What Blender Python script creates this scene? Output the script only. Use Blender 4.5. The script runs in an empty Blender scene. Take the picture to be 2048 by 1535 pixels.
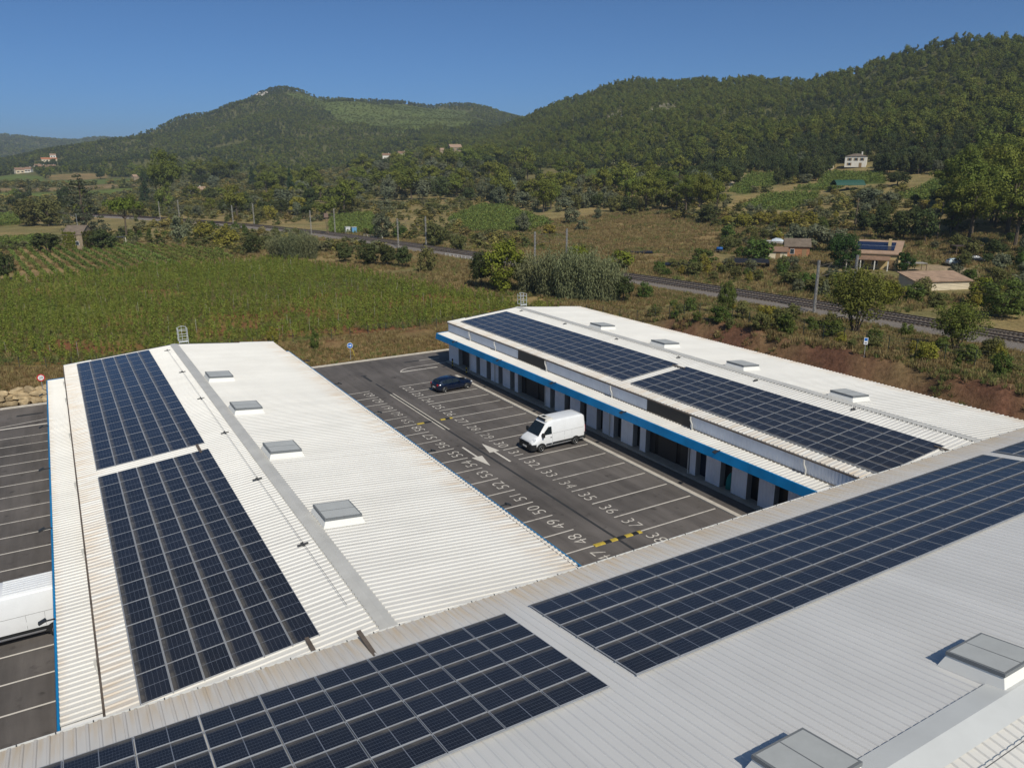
import bpy, math, random
import numpy as np
from mathutils import Vector, Matrix

random.seed(7)
R = math.radians
scene = bpy.context.scene
COL = scene.collection

# ------------------------------------------------------------------ camera, sky, sun, exposure
YAW, PITCH, ROLL, CAM_Z = 0.53217, 0.27568, -0.00461, 22.41
cam_data = bpy.data.cameras.new('camera')
cam_data.sensor_fit = 'HORIZONTAL'; cam_data.sensor_width = 36.0; cam_data.lens = 36.0 * 1540.0 / 2048.0
cam_data.clip_start = 0.5; cam_data.clip_end = 12000.0
cam = bpy.data.objects.new('camera', cam_data); COL.objects.link(cam)
_hd = Vector((math.sin(YAW), math.cos(YAW), 0)); _rt = Vector((math.cos(YAW), -math.sin(YAW), 0)); _up = Vector((0, 0, 1))
_fw = _hd * math.cos(PITCH) - _up * math.sin(PITCH); _u2 = _hd * math.sin(PITCH) + _up * math.cos(PITCH)
_rr = _rt * math.cos(ROLL) + _u2 * math.sin(ROLL); _uu = -_rt * math.sin(ROLL) + _u2 * math.cos(ROLL)
_m = Matrix((_rr, _uu, -_fw)).transposed().to_4x4(); _m.translation = (0, 0, CAM_Z)
cam.matrix_world = _m
scene.camera = cam

SUN_EL, SUN_AZ = 45.4, 186.9            # degrees; azimuth clockwise from +Y
world = bpy.data.worlds.new('World'); scene.world = world; world.use_nodes = True
_nt = world.node_tree; _bg = _nt.nodes['Background']
_sky = _nt.nodes.new('ShaderNodeTexSky'); _sky.sky_type = 'NISHITA'; _sky.sun_disc = False
_sky.sun_elevation = R(SUN_EL); _sky.sun_rotation = R(SUN_AZ)
_sky.altitude = 0; _sky.air_density = 0.42; _sky.dust_density = 1.6; _sky.ozone_density = 10.0
_wb = _nt.nodes.new('ShaderNodeVectorMath'); _wb.operation = 'MULTIPLY'; _wb.inputs[1].default_value = (0.86, 1.05, 1.0)   # camera white balance
_nt.links.new(_sky.outputs[0], _wb.inputs[0]); _nt.links.new(_wb.outputs[0], _bg.inputs['Color']); _bg.inputs['Strength'].default_value = 0.112
sun_d = bpy.data.lights.new('sun', 'SUN'); sun_d.energy = 4.0; sun_d.angle = R(0.53); sun_d.color = (1.0, 0.925, 0.79)
sun = bpy.data.objects.new('sun', sun_d); COL.objects.link(sun)
_sd = Vector((math.sin(R(SUN_AZ)) * math.cos(R(SUN_EL)), math.cos(R(SUN_AZ)) * math.cos(R(SUN_EL)), math.sin(R(SUN_EL))))
sun.rotation_euler = _sd.to_track_quat('Z', 'Y').to_euler(); sun.location = _sd * 300
vs = scene.view_settings; vs.view_transform = 'Standard'; vs.look = 'None'; vs.gamma = 1.0; vs.exposure = 0.0; vs.use_curve_mapping = False
scene.cycles.max_bounces = 6; scene.cycles.diffuse_bounces = 3; scene.cycles.glossy_bounces = 3; scene.cycles.transmission_bounces = 3
scene.cycles.transparent_max_bounces = 6; scene.cycles.volume_bounces = 0

# ------------------------------------------------------------------ helpers
class MB:
    """collects polygons and links them as one mesh object"""
    def __init__(s): s.v = []; s.f = []; s.m = []
    def poly(s, pts, m=0):
        i = len(s.v); s.v += [tuple(p) for p in pts]; s.f.append(tuple(range(i, i + len(pts)))); s.m.append(m); return s
    def box(s, x0, x1, y0, y1, z0, z1, m=0):
        i = len(s.v)
        s.v += [(x0, y0, z0), (x1, y0, z0), (x1, y1, z0), (x0, y1, z0), (x0, y0, z1), (x1, y0, z1), (x1, y1, z1), (x0, y1, z1)]
        for q in ((0, 3, 2, 1), (4, 5, 6, 7), (0, 1, 5, 4), (1, 2, 6, 5), (2, 3, 7, 6), (3, 0, 4, 7)):
            s.f.append(tuple(i + k for k in q)); s.m.append(m)
        return s
    def tube(s, a, b, r0, r1=None, n=8, m=0, cap=True):
        r1 = r0 if r1 is None else r1
        a = Vector(a); b = Vector(b); d = (b - a).normalized()
        t = d.orthogonal().normalized(); w = d.cross(t)
        i = len(s.v)
        for c, r in ((a, r0), (b, r1)):
            for k in range(n):
                g = 2 * math.pi * k / n; s.v.append(tuple(c + (t * math.cos(g) + w * math.sin(g)) * r))
        for k in range(n):
            j = (k + 1) % n; s.f.append((i + k, i + j, i + n + j, i + n + k)); s.m.append(m)
        if cap:
            s.f.append(tuple(i + n - 1 - k for k in range(n))); s.m.append(m)
            s.f.append(tuple(i + n + k for k in range(n))); s.m.append(m)
        return s
    def path(s, pts, r, n=6, m=0):
        for a, b in zip(pts[:-1], pts[1:]): s.tube(a, b, r, r, n, m)
        return s
    def prism(s, prof, x0, x1, axis='y', m=0):
        """closed profile (a,b) swept from x0 to x1; axis y: (x,z) profile along y, axis x: (y,z) along x, axis z: (x,y) up"""
        def P(a, b, t): return (a, t, b) if axis == 'y' else (t, a, b) if axis == 'x' else (a, b, t)
        n = len(prof); i = len(s.v)
        s.v += [P(a, b, x0) for a, b in prof] + [P(a, b, x1) for a, b in prof]
        for k in range(n):
            j = (k + 1) % n; s.f.append((i + k, i + j, i + n + j, i + n + k)); s.m.append(m)
        s.f.append(tuple(i + n - 1 - k for k in range(n))); s.m.append(m)
        s.f.append(tuple(i + n + k for k in range(n))); s.m.append(m)
        return s
    def loft(s, rings, m=0, cap=True):
        n = len(rings[0]); i = len(s.v)
        for r in rings: s.v += [tuple(p) for p in r]
        for a in range(len(rings) - 1):
            for k in range(n):
                j = (k + 1) % n
                s.f.append((i + a * n + k, i + a * n + j, i + (a + 1) * n + j, i + (a + 1) * n + k)); s.m.append(m)
        if cap:
            s.f.append(tuple(i + n - 1 - k for k in range(n))); s.m.append(m)
            b = i + (len(rings) - 1) * n; s.f.append(tuple(b + k for k in range(n))); s.m.append(m)
        return s
    def lathe(s, c, axis, prof, n=16, m=0):
        """profile of (distance along axis, radius)"""
        c = Vector(c); d = Vector(axis).normalized(); t = d.orthogonal().normalized(); w = d.cross(t)
        rings = [[c + d * h + (t * math.cos(2 * math.pi * k / n) + w * math.sin(2 * math.pi * k / n)) * r for k in range(n)] for h, r in prof]
        return s.loft(rings, m)
    def mesh(s, name, mats, smooth_=False):
        me = bpy.data.meshes.new(name); me.from_pydata(s.v, [], s.f)
        for mt in (mats if isinstance(mats, (list, tuple)) else [mats]): me.materials.append(mt)
        if any(s.m): me.polygons.foreach_set('material_index', s.m)
        if smooth_: me.shade_smooth()
        me.update(); return me
    def build(s, name, mats, parent=None, smooth_=False, loc=None, rz=0.0):
        return put(name, s.mesh(name, mats, smooth_), parent, loc, rz)

def put(name, me, parent=None, loc=None, rz=0.0, scale=None):
    o = bpy.data.objects.new(name, me); COL.objects.link(o)
    if parent is not None: o.parent = parent
    if loc is not None: o.location = loc
    if rz: o.rotation_euler = (0, 0, rz)
    if scale is not None: o.scale = scale
    return o
def empty(name, loc=(0, 0, 0), rz=0.0):
    o = bpy.data.objects.new(name, None); COL.objects.link(o); o.location = loc; o.rotation_euler = (0, 0, rz); o.empty_display_size = .3
    return o
def tag(o, label, cat, group=None, kind=None):
    o['label'] = label; o['category'] = cat
    if group: o['group'] = group
    if kind: o['kind'] = kind
    return o
def struct(o, label=None):
    o['kind'] = 'structure'
    if label: o['label'] = label
    return o

# ------------------------------------------------------------------ materials
MATS = {}
def _n(nt, t, **kw):
    n = nt.nodes.new(t)
    for k, v in kw.items(): setattr(n, k, v)
    return n
def mat(name, col, rough=.75, metal=0.0, spec=.3, vary=None, dark=.6, rand=0.0, bump=None, coat=0.0, emit=None, trans=0.0):
    """principled material; vary=(scale, amount) blotches in world space, rand = brightness change from object to object"""
    if name in MATS: return MATS[name]
    m = bpy.data.materials.new(name); m.use_nodes = True; nt = m.node_tree; b = nt.nodes['Principled BSDF']
    b.inputs['Roughness'].default_value = rough; b.inputs['Metallic'].default_value = metal
    b.inputs['Specular IOR Level'].default_value = spec; b.inputs['Coat Weight'].default_value = coat
    b.inputs['Base Color'].default_value = (*col, 1)
    L = nt.links.new; src = None
    if vary or rand:
        rgb = _n(nt, 'ShaderNodeRGB'); rgb.outputs[0].default_value = (*col, 1); src = rgb.outputs[0]
    pos = None
    if vary or bump: pos = _n(nt, 'ShaderNodeNewGeometry').outputs['Position']
    if vary:
        tx = _n(nt, 'ShaderNodeTexNoise'); tx.inputs['Scale'].default_value = vary[0]; tx.inputs['Detail'].default_value = 6; tx.inputs['Roughness'].default_value = .65
        L(pos, tx.inputs['Vector'])
        mr = _n(nt, 'ShaderNodeMapRange'); mr.inputs['From Min'].default_value = .3; mr.inputs['From Max'].default_value = .7
        mr.inputs['To Min'].default_value = 1 - vary[1]; mr.inputs['To Max'].default_value = 1 + vary[1] * .6
        L(tx.outputs['Fac'], mr.inputs['Value'])
        vm = _n(nt, 'ShaderNodeVectorMath', operation='SCALE'); L(src, vm.inputs[0]); L(mr.outputs[0], vm.inputs['Scale']); src = vm.outputs[0]
    if rand:
        oi = _n(nt, 'ShaderNodeObjectInfo'); mr = _n(nt, 'ShaderNodeMapRange')
        mr.inputs['To Min'].default_value = 1 - rand; mr.inputs['To Max'].default_value = 1 + rand
        L(oi.outputs['Random'], mr.inputs['Value'])
        vm = _n(nt, 'ShaderNodeVectorMath', operation='SCALE'); L(src, vm.inputs[0]); L(mr.outputs[0], vm.inputs['Scale']); src = vm.outputs[0]
    if src is not None: L(src, b.inputs['Base Color'])
    if bump:
        tx = _n(nt, 'ShaderNodeTexNoise'); tx.inputs['Scale'].default_value = bump[0]; tx.inputs['Detail'].default_value = 4; L(pos, tx.inputs['Vector'])
        bp = _n(nt, 'ShaderNodeBump'); bp.inputs['Strength'].default_value = bump[1]; bp.inputs['Distance'].default_value = bump[2] if len(bump) > 2 else .05
        L(tx.outputs['Fac'], bp.inputs['Height']); L(bp.outputs[0], b.inputs['Normal'])
    MATS[name] = m; return m

def sheet_mat(name, col, stain, reach, amount, rough=.45, floor=0.0):
    """painted sheet metal; brown water marks run up from the eave (local x = 0) in streaks along the ribs"""
    m = bpy.data.materials.new(name); m.use_nodes = True; nt = m.node_tree; b = nt.nodes['Principled BSDF']; L = nt.links.new
    b.inputs['Roughness'].default_value = rough; b.inputs['Specular IOR Level'].default_value = .35
    tc = _n(nt, 'ShaderNodeTexCoord'); oi = _n(nt, 'ShaderNodeObjectInfo'); sx = _n(nt, 'ShaderNodeSeparateXYZ'); L(tc.outputs['Object'], sx.inputs[0])
    geo = _n(nt, 'ShaderNodeNewGeometry')
    mp = _n(nt, 'ShaderNodeVectorMath', operation='MULTIPLY'); mp.inputs[1].default_value = (.55, 5.0, 0); L(tc.outputs['Object'], mp.inputs[0])
    ad = _n(nt, 'ShaderNodeCombineXYZ'); ml = _n(nt, 'ShaderNodeMath', operation='MULTIPLY'); ml.inputs[1].default_value = 57.0; L(oi.outputs['Random'], ml.inputs[0])
    L(ml.outputs[0], ad.inputs['Z']); av = _n(nt, 'ShaderNodeVectorMath', operation='ADD'); L(mp.outputs[0], av.inputs[0]); L(ad.outputs[0], av.inputs[1])
    tx = _n(nt, 'ShaderNodeTexNoise'); tx.inputs['Scale'].default_value = 1.0; tx.inputs['Detail'].default_value = 5; L(av.outputs[0], tx.inputs['Vector'])
    mr = _n(nt, 'ShaderNodeMapRange', interpolation_type='SMOOTHSTEP'); mr.inputs['From Min'].default_value = 0; mr.inputs['From Max'].default_value = reach
    mr.inputs['To Min'].default_value = 1; mr.inputs['To Max'].default_value = 0; L(sx.outputs['X'], mr.inputs['Value'])
    m2 = _n(nt, 'ShaderNodeMapRange'); m2.inputs['From Min'].default_value = .38; m2.inputs['From Max'].default_value = .68; L(tx.outputs['Fac'], m2.inputs['Value'])
    f = _n(nt, 'ShaderNodeMath', operation='MULTIPLY'); L(mr.outputs[0], f.inputs[0]); L(m2.outputs[0], f.inputs[1])
    m2.inputs['To Min'].default_value = floor
    f2 = _n(nt, 'ShaderNodeMath', operation='MULTIPLY'); f2.inputs[1].default_value = amount; L(f.outputs[0], f2.inputs[0])
    # faint grime everywhere
    tg = _n(nt, 'ShaderNodeTexNoise'); tg.inputs['Scale'].default_value = .35; tg.inputs['Detail'].default_value = 7; L(geo.outputs['Position'], tg.inputs['Vector'])
    mg = _n(nt, 'ShaderNodeMapRange'); mg.inputs['From Min'].default_value = .3; mg.inputs['From Max'].default_value = .75; mg.inputs['To Min'].default_value = 1.02; mg.inputs['To Max'].default_value = .93; L(tg.outputs['Fac'], mg.inputs['Value'])
    mo = _n(nt, 'ShaderNodeMapRange'); mo.inputs['To Min'].default_value = .965; mo.inputs['To Max'].default_value = 1.02; L(oi.outputs['Random'], mo.inputs['Value'])
    mm = _n(nt, 'ShaderNodeMath', operation='MULTIPLY'); L(mg.outputs[0], mm.inputs[0]); L(mo.outputs[0], mm.inputs[1])
    mx = _n(nt, 'ShaderNodeMix', data_type='RGBA'); mx.inputs['A'].default_value = (*col, 1); mx.inputs['B'].default_value = (*stain, 1); L(f2.outputs[0], mx.inputs['Factor'])
    vm = _n(nt, 'ShaderNodeVectorMath', operation='SCALE'); L(mx.outputs['Result'], vm.inputs[0]); L(mm.outputs[0], vm.inputs['Scale'])
    L(vm.outputs[0], b.inputs['Base Color']); return m

def panel_mat():
    """solar glass: cell grid as flat print, dust gathered along the low edge (local y = 0)"""
    m = bpy.data.materials.new('solar_glass'); m.use_nodes = True; nt = m.node_tree; b = nt.nodes['Principled BSDF']; L = nt.links.new
    b.inputs['Roughness'].default_value = .16; b.inputs['Specular IOR Level'].default_value = .28
    tc = _n(nt, 'ShaderNodeTexCoord'); sx = _n(nt, 'ShaderNodeSeparateXYZ'); L(tc.outputs['Object'], sx.inputs[0]); oi = _n(nt, 'ShaderNodeObjectInfo')
    def line(src, pitch, width, off=0.0):
        a = _n(nt, 'ShaderNodeMath', operation='ADD'); a.inputs[1].default_value = off; L(src, a.inputs[0])
        d = _n(nt, 'ShaderNodeMath', operation='DIVIDE'); d.inputs[1].default_value = pitch; L(a.outputs[0], d.inputs[0])
        fr = _n(nt, 'ShaderNodeMath', operation='FRACT'); L(d.outputs[0], fr.inputs[0])
        c = _n(nt, 'ShaderNodeMath', operation='LESS_THAN'); c.inputs[1].default_value = width / pitch; L(fr.outputs[0], c.inputs[0]); return c.outputs[0]
    def mx_(a, b_, op='MAXIMUM'):
        n = _n(nt, 'ShaderNodeMath', operation=op); L(a, n.inputs[0])
        if isinstance(b_, float): n.inputs[1].default_value = b_
        else: L(b_, n.inputs[1])
        return n.outputs[0]
    cols = line(sx.outputs['Y'], .166, .009, -.022 + .166); rows = line(sx.outputs['X'], .0845, .0045, -.03 + .0845)
    mid = line(sx.outputs['X'], 1.755, .026, -.865 + 1.755)
    bus = mx_(line(sx.outputs['Y'], .166 / 6, .0025, .005), .25, 'MULTIPLY')
    g = mx_(mx_(mx_(cols, .55, 'MULTIPLY'), mx_(rows, .30, 'MULTIPLY')), mx_(mx_(mid, .9, 'MULTIPLY'), bus))
    geo = _n(nt, 'ShaderNodeNewGeometry')
    tx = _n(nt, 'ShaderNodeTexNoise'); tx.inputs['Scale'].default_value = 2.2; tx.inputs['Detail'].default_value = 5; L(geo.outputs['Position'], tx.inputs['Vector'])
    mr = _n(nt, 'ShaderNodeMapRange', interpolation_type='SMOOTHERSTEP'); mr.inputs['From Min'].default_value = .03; mr.inputs['From Max'].default_value = .32; mr.inputs['To Min'].default_value = .60; mr.inputs['To Max'].default_value = .0; L(sx.outputs['Y'], mr.inputs['Value'])
    du = mx_(mr.outputs[0], tx.outputs['Fac'], 'MULTIPLY'); du = mx_(du, 1.0, 'MULTIPLY')
    du2 = mx_(tx.outputs['Fac'], .05, 'MULTIPLY'); dust = mx_(du, du2)
    cell = _n(nt, 'ShaderNodeMix', data_type='RGBA'); cell.inputs['A'].default_value = (.006, .009, .016, 1); cell.inputs['B'].default_value = (.009, .013, .024, 1); L(oi.outputs['Random'], cell.inputs['Factor'])
    c1 = _n(nt, 'ShaderNodeMix', data_type='RGBA'); L(cell.outputs['Result'], c1.inputs['A']); c1.inputs['B'].default_value = (.17, .19, .23, 1); L(g, c1.inputs['Factor'])
    c2 = _n(nt, 'ShaderNodeMix', data_type='RGBA'); L(c1.outputs['Result'], c2.inputs['A']); c2.inputs['B'].default_value = (.24, .21, .16, 1); L(dust, c2.inputs['Factor'])
    L(c2.outputs['Result'], b.inputs['Base Color'])
    rr = _n(nt, 'ShaderNodeMapRange'); rr.inputs['To Min'].default_value = .12; rr.inputs['To Max'].default_value = .7; L(dust, rr.inputs['Value']); L(rr.outputs[0], b.inputs['Roughness'])
    return m

def leaf_mat(name, col, var=.35, hue=.0, trans=.25):
    """foliage: brightness changes from plant to plant and from clump to clump"""
    if name in MATS: return MATS[name]
    m = bpy.data.materials.new(name); m.use_nodes = True; nt = m.node_tree; L = nt.links.new; nt.nodes.remove(nt.nodes['Principled BSDF'])
    out = nt.nodes['Material Output']; oi = _n(nt, 'ShaderNodeObjectInfo'); geo = _n(nt, 'ShaderNodeNewGeometry')
    mr = _n(nt, 'ShaderNodeMapRange'); mr.inputs['To Min'].default_value = 1 - var; mr.inputs['To Max'].default_value = 1 + var; L(oi.outputs['Random'], mr.inputs['Value'])
    m2 = _n(nt, 'ShaderNodeMapRange'); m2.inputs['To Min'].default_value = .78; m2.inputs['To Max'].default_value = 1.22; L(geo.outputs['Random Per Island'], m2.inputs['Value'])
    mm = _n(nt, 'ShaderNodeMath', operation='MULTIPLY'); L(mr.outputs[0], mm.inputs[0]); L(m2.outputs[0], mm.inputs[1])
    hs = _n(nt, 'ShaderNodeHueSaturation'); hs.inputs['Color'].default_value = (*col, 1)
    hm = _n(nt, 'ShaderNodeMapRange'); hm.inputs['To Min'].default_value = .5 - .014 - hue; hm.inputs['To Max'].default_value = .5 + .022
    w = _n(nt, 'ShaderNodeTexWhiteNoise', noise_dimensions='1D'); L(oi.outputs['Random'], w.inputs['W']); L(w.outputs['Value'], hm.inputs['Value'])
    L(hm.outputs[0], hs.inputs['Hue']); L(mm.outputs[0], hs.inputs['Value'])
    d = _n(nt, 'ShaderNodeBsdfDiffuse'); t = _n(nt, 'ShaderNodeBsdfTranslucent'); L(hs.outputs[0], d.inputs['Color']); L(hs.outputs[0], t.inputs['Color'])
    mx = _n(nt, 'ShaderNodeMixShader'); mx.inputs[0].default_value = trans + .07; L(d.outputs[0], mx.inputs[1]); L(t.outputs[0], mx.inputs[2]); L(mx.outputs[0], out.inputs['Surface'])
    MATS[name] = m; return m

WHITE = mat('white_paint', (.74, .74, .72), .4)
VANW = mat('van_white', (.72, .73, .74), .28, coat=.3, vary=(2.0, .05))
STEELG = mat('galvanised_steel', (.42, .43, .44), .45, metal=.4, vary=(3, .15))
DGREY = mat('dark_grey_metal', (.05, .052, .055), .55)
BLACKP = mat('black_plastic', (.018, .019, .02), .55)
RUBBER = mat('tyre_rubber', (.016, .016, .016), .85)
GLASSD = mat('dark_glass', (.012, .018, .022), .06, spec=.6)
CHROME = mat('wheel_alloy', (.5, .5, .5), .35, metal=.8)
BLUEF = mat('blue_fascia', (.004, .20, .46), .45, vary=(.6, .22), rand=.09)
WALLW = mat('white_cladding', (.84, .845, .86), .5, vary=(.6, .10))
GREYP = mat('grey_cladding', (.085, .082, .078), .55, vary=(.8, .12))
CONC = mat('concrete', (.36, .33, .28), .9, vary=(1.2, .22), bump=(20, .2, .02))
def paint_mat():
    m = mat('road_paint', (.56, .52, .46), .8); nt = m.node_tree; b = nt.nodes['Principled BSDF']; L = nt.links.new
    g = _n(nt, 'ShaderNodeNewGeometry'); t = _n(nt, 'ShaderNodeTexNoise'); t.inputs['Scale'].default_value = 3.2; t.inputs['Detail'].default_value = 9; t.inputs['Roughness'].default_value = .72; L(g.outputs['Position'], t.inputs['Vector'])
    t2 = _n(nt, 'ShaderNodeTexNoise'); t2.inputs['Scale'].default_value = .22; t2.inputs['Detail'].default_value = 3; L(g.outputs['Position'], t2.inputs['Vector'])
    ad = _n(nt, 'ShaderNodeMath', operation='ADD'); L(t.outputs['Fac'], ad.inputs[0]); L(t2.outputs['Fac'], ad.inputs[1])
    mr = _n(nt, 'ShaderNodeMapRange'); mr.inputs['From Min'].default_value = 1.05; mr.inputs['From Max'].default_value = 1.32; mr.inputs['To Max'].default_value = .85; L(ad.outputs[0], mr.inputs['Value'])
    mx = _n(nt, 'ShaderNodeMix', data_type='RGBA'); mx.inputs['A'].default_value = (.58, .54, .48, 1); mx.inputs['B'].default_value = (.13, .118, .108, 1); L(mr.outputs[0], mx.inputs['Factor']); L(mx.outputs['Result'], b.inputs['Base Color']); return m
PAINT = paint_mat()
YELP = mat('yellow_plastic', (.44, .33, .05), .6, vary=(4, .25))
BARK = mat('bark', (.11, .085, .06), .9, vary=(6, .35))
WOOD = mat('weathered_wood', (.16, .12, .085), .9, vary=(4, .3))
# ---------------------------------------------------------------- terrain
def _pix_az(u):   # compass bearing (radians from +Y towards +X) of the survey columns used below
    return YAW + np.arctan((np.asarray(u, float) - 1024.0) / (1540.0 * 1.02))
def _elev(u, v):  # height per metre of ground distance of a survey sight line
    d = (FW[None] + RR[None] * ((np.atleast_1d(u) - 1024.0) / 1540.0)[:, None]
         - UU[None] * ((np.atleast_1d(v) - 767.5) / 1540.0)[:, None])
    return d[:, 2] / np.hypot(d[:, 0], d[:, 1]), np.arctan2(d[:, 0], d[:, 1])
_h = np.array([math.sin(YAW), math.cos(YAW), 0.0]); _r = np.array([math.cos(YAW), -math.sin(YAW), 0.0]); _z = np.array([0, 0, 1.0])
FW = _h * math.cos(PITCH) - _z * math.sin(PITCH)
_u = _h * math.sin(PITCH) + _z * math.cos(PITCH)
RR = _r * math.cos(ROLL) + _u * math.sin(ROLL)
UU = -_r * math.sin(ROLL) + _u * math.cos(ROLL)

def smooth(t):
    t = np.clip(t, 0.0, 1.0); return t * t * (3 - 2 * t)
# gentle valley floor: bearing columns x (distance, height)
_BASE = [(-600, [(0, 0), (700, 0), (1000, 6), (1500, 14), (2500, 30), (6500, 60)]),
         (300, [(0, 0), (600, 0), (1000, 8), (1300, 13), (2000, 22), (6500, 60)]),
         (600, [(0, 0), (300, 0), (600, 5), (1000, 18), (1300, 25), (6500, 60)]),
         (900, [(0, 0), (250, 0), (400, 5), (500, 10), (700, 20), (900, 36), (6500, 60)]),
         (1200, [(0, 0), (220, 0), (350, 6), (450, 11), (600, 20), (900, 36), (6500, 60)]),
         (1500, [(0, 0), (200, 0), (280, 3), (350, 8), (450, 17), (600, 30), (6500, 60)]),
         (1800, [(0, 0), (200, 0), (260, 4), (350, 13), (450, 22), (600, 38), (6500, 60)]),
         (2048, [(0, 0), (190, 0), (250, 5), (350, 16), (450, 30), (600, 48), (6500, 60)]),
         (2900, [(0, 0), (190, 0), (250, 5), (350, 16), (450, 30), (600, 48), (6500, 60)])]
# crest lines of the three hills: (survey column, sight-line row of the bare crest), crest distance, foot distance
_HILLS = [
    ([(-900, 300), (-300, 282), (-100, 275), (0, 271), (60, 274), (110, 279), (150, 281), (200, 279), (300, 290), (450, 320), (600, 345)],
     [(-900, 3900), (600, 3900)], [(-900, 2300), (600, 2300)], 1.25),
    ([(-200, 352), (40, 322), (120, 300), (180, 286), (215, 277), (300, 263), (350, 248), (400, 233), (440, 217), (470, 206), (500, 196), (530, 187), (550, 181),
      (575, 179), (600, 183), (640, 192), (700, 197), (740, 201), (800, 203), (870, 211), (900, 213), (960, 220), (1030, 236), (1200, 262), (1500, 300)],
     [(-200, 1500), (200, 1700), (560, 1900), (900, 2050), (1500, 2100)], [(-200, 1000), (600, 1000), (1000, 1000), (1500, 1150)], 1.15),
    ([(600, 345), (800, 327), (900, 304), (960, 280), (1000, 258), (1030, 240), (1060, 230), (1100, 214), (1130, 203), (1200, 184), (1240, 177), (1300, 176), (1350, 178),
      (1400, 175), (1450, 178), (1500, 174), (1560, 179), (1600, 181), (1650, 170), (1700, 156), (1750, 141), (1800, 125), (1850, 113), (1900, 101),
      (1950, 92), (2000, 92), (2048, 86), (2200, 60), (2900, 20)],
     [(600, 1400), (900, 1350), (1200, 1150), (1500, 1030), (1800, 900), (2048, 820), (2900, 750)],
     [(600, 900), (900, 850), (1200, 600), (1500, 450), (1800, 440), (2048, 420), (2900, 420)], 1.1)]
_baz = _pix_az([c for c, _ in _BASE])
_BR = np.concatenate([np.linspace(0, 1500, 61), np.linspace(1600, 6500, 25)])
_BT = np.array([np.interp(_BR, [p[0] for p in t], [p[1] for p in t]) for _, t in _BASE])
_k = np.array([1, 2, 3, 2, 1.0]); _k /= _k.sum()
_BT = np.array([np.convolve(np.pad(row, 2, mode='edge'), _k, 'valid') for row in _BT])
def _base(az, r):
    i = np.clip(np.searchsorted(_baz, az) - 1, 0, len(_baz) - 2)
    t = smooth((az - _baz[i]) / (_baz[i + 1] - _baz[i]))
    j = np.clip(np.searchsorted(_BR, r) - 1, 0, len(_BR) - 2)
    s = np.clip((r - _BR[j]) / (_BR[j + 1] - _BR[j]), 0, 1)
    g = lambda ii: _BT[ii, j] * (1 - s) + _BT[ii, j + 1] * s
    return g(i) * (1 - t) + g(i + 1) * t
_HT = []
for _c, _rc, _rf, _p in _HILLS:
    _uu = np.array([a for a, _ in _c], float); _vv = np.array([b for _, b in _c], float)
    _uf = np.arange(_uu[0], _uu[-1] + 1, 10.0); _vf = np.interp(_uf, _uu, _vv)
    _vf = np.convolve(np.pad(_vf, 2, mode='edge'), _k, 'valid')
    _e, _a = _elev(_uf, _vf)
    _R = np.interp(_uf, [a for a, _ in _rc], [b for _, b in _rc]); _F = np.interp(_uf, [a for a, _ in _rf], [b for _, b in _rf])
    _HT.append((_a, CAM_Z + _R * _e, _R, _F, _p))
def vnoise(x, y, seed=0):   # smooth value noise, -1..1
    xi = np.floor(x).astype(np.int64); yi = np.floor(y).astype(np.int64); fx = x - xi; fy = y - yi
    fx = fx * fx * (3 - 2 * fx); fy = fy * fy * (3 - 2 * fy)
    def h(a, b):
        n = (a * 374761393 + b * 668265263 + seed * 1442695041) & 0xffffffff
        n = ((n ^ (n >> 13)) * 1274126177) & 0xffffffff
        return ((n ^ (n >> 16)) & 0xffff) / 32767.5 - 1.0
    return (h(xi, yi) * (1 - fx) + h(xi + 1, yi) * fx) * (1 - fy) + (h(xi, yi + 1) * (1 - fx) + h(xi + 1, yi + 1) * fx) * fy
RAIL = np.array([(106.4, -120), (106.2, -40), (106, 40), (105.4, 60), (104.4, 75), (103.1, 90), (101, 112), (98.5, 130), (93.8, 165), (90.4, 190),
                 (83.5, 240), (78, 270), (64, 322), (37, 392), (3, 450), (-60, 520), (-160, 590)], float)
def rail_dist(x, y):
    best = np.full(np.shape(x), 1e9)
    for (ax, ay), (bx, by) in zip(RAIL[:-1], RAIL[1:]):
        dx, dy = bx - ax, by - ay
        t = np.clip(((x - ax) * dx + (y - ay) * dy) / (dx * dx + dy * dy), 0, 1)
        best = np.minimum(best, np.hypot(x - ax - t * dx, y - ay - t * dy))
    return best
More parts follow.
